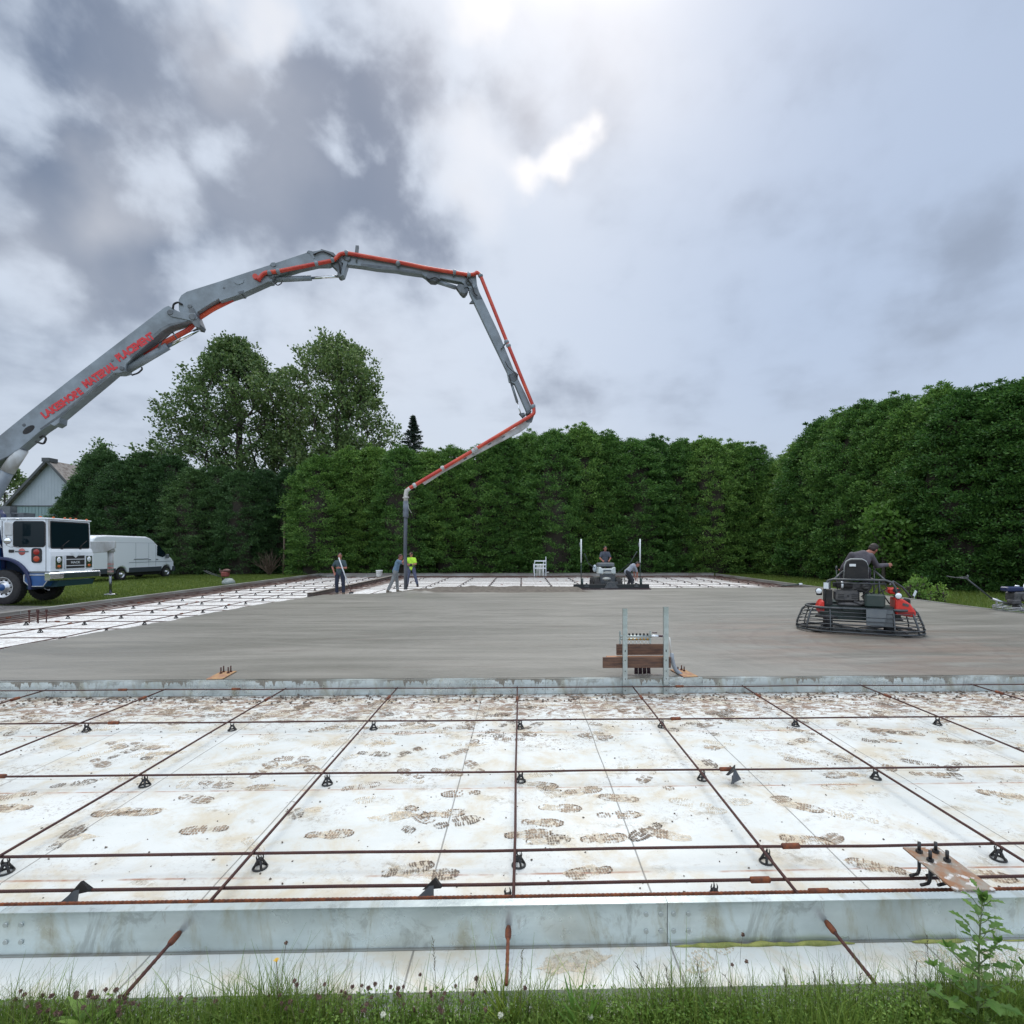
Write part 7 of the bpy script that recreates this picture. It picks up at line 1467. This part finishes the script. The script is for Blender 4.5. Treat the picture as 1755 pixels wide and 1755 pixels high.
MY = Y1 + .13; mc = A(1090, 1104, MY); man = tag(empty('pipe_manifold', (mc.x, MY, mc.z)), 'small pipe manifold with brass outlets on top of the boards between the posts', 'manifold')
def ml_(px_, py_): return A(px_, py_, MY) - Vector((mc.x, MY, mc.z))
pexw = mat('white_pipe', (.62, .62, .58), .5)
mb = MB(); mb.tube([ml_(1063, 1090.5), ml_(1118, 1090.5)], .016, 10); mb.tube([ml_(1063, 1096.5) + Vector((0, .06, 0)), ml_(1116, 1096.5) + Vector((0, .06, 0))], .014, 10); mb.build('header_pipes', galv, man)
for k in range(6):
    px_ = 1078.5 + 6.25 * k; mb = MB(); mb.tube([ml_(px_, 1085.5), ml_(px_, 1089.5)], .013, 8); mb.build('valve', rubber, man)
    mb = MB(); mb.ell(ml_(px_, 1095.5) + Vector((0, -.005, 0)), (.016, .016, .016), 8, 6); mb.build('brass_outlet', brass, man)
    mb = MB(); mb.tube([ml_(px_, 1097), ml_(px_, 1105)], .008, 6); mb.build('outlet_pipe', pexw, man)
mb = MB(); mb.span(ml_(1061.5, 1081.5), ml_(1064, 1104) + Vector((0, .02, 0))); mb.span(ml_(1113.5, 1081.5), ml_(1116, 1104) + Vector((0, .02, 0))); mb.build('bracket', galv, man)
mb = MB(); mb.tube([ml_(1116, 1090), ml_(1128, 1090)], .018, 10); mb.build('end_valve', lampg, man); mb = MB(); mb.tube([ml_(1128, 1090), ml_(1139, 1090.5)], .014, 8); mb.tube([ml_(1118, 1084.5), ml_(1126, 1084.5)], .008, 6); mb.build('valve_stem', mat('purple_brown', (.06, .03, .04), .5), man)
mb = MB(); mb.tube([ml_(1147.5, 1093), ml_(1148, 1098), ml_(1149.5, 1120)], .011, 8); mb.build('riser_pipe', pexw, man)
cd = A(1152, 1121, Y1 + .12); o = tag(empty('conduit', cd), 'curved grey conduit going down into the concrete right of the posts', 'conduit'); mb = MB(); mb.tube([A(*p, Y1 + .12) - cd for p in ((1151, 1120), (1152, 1130), (1154.5, 1140), (1158, 1148), (1164, 1153.5), (1168, 1157))], .027, 12); mb.build('pipe', mat('grey_conduit', (.27, .30, .33), .5), o)
mb = MB(); q = A(1101, 1150, Y1 + .14); o = tag(empty('pipe_bundle', (q.x, Y1 + .14, ZS)), 'dark bundle of pipe ends rising from the concrete below the boards', 'pipes')
for k in range(12): mb.tube([(-.10 + .019 * k, .01 * (k % 3), -.02), (-.10 + .018 * k, .01 * (k % 3), .13)], .009, 6)
mb.build('pipe_ends', mat('maroon_pipe', (.05, .022, .03), .6), o)
mb = MB()
for k in range(60):
    a = random.uniform(-pi, 0); r = random.uniform(.0, .2); s_ = random.uniform(.01, .03); mb.ell((q.x + r * cos(a) * 1.6, Y1 + .10 + r * .4 * sin(a) * 0 + .02 * random.random(), ZS), (s_ * 1.5, s_, s_ * .5), 8, 6)
tag(mb.build('concrete_splatter', concr_d), 'rough lumps of wet concrete below the boards', kind='stuff')
# far manifold rack and bucket by the far form
q = A(926, 985, 33.3); fm_ = tag(empty('pipe_rack', (q.x, 33.3, 0)), 'white pipe rack standing by the far form left of the screed', 'manifold')
mb = MB()
for x in (-.36, .22, .36): mb.span((x - .02, -.02, 0), (x + .02, .02, 1.12 if x < .3 else 1.35))
for z in (1.08, .84, .62): mb.span((-.38, -.05, z - .035), (.38, -.021, z + .035))
mb.build('frame', white, fm_); mb = MB()
for k in range(5): mb.tube([(-.2 + .1 * k, -.06, .9), (-.2 + .1 * k + (.02 if k % 2 else -.02), -.05, .1)], .03, 6)
mb.build('pipes', pexw, fm_); mb = MB(); mb.tube([(.4, -.03, .35), (.56, -.03, .35)], .03, 8); mb.tube([(-.42, 0, .9), (-.42, 0, .3)], .03, 8); mb.build('side_pipe', whited, fm_)
q = A(650, 988, 31.2); bk = tag(empty('bucket', (q.x, 31.2, ZS + .01)), 'white plastic bucket standing on the dividing rail near the hose', 'bucket'); mb = MB(); mb.lathe((0, 0, 0), [(0, 0), (.15, 0), (.19, .34), (.205, .34), (.205, .37), (.18, .37), (.14, .02), (0, .02)], 'z', 24); mb.build('shell', mat('bucket_white', (.66, .68, .68), .5), bk); mb = MB(); mb.tube([(-.2, 0, .33), (-.17, -.16, .22), (0, -.22, .16), (.17, -.16, .22), (.2, 0, .33)], .006, 6); mb.build('handle', greyp, bk)
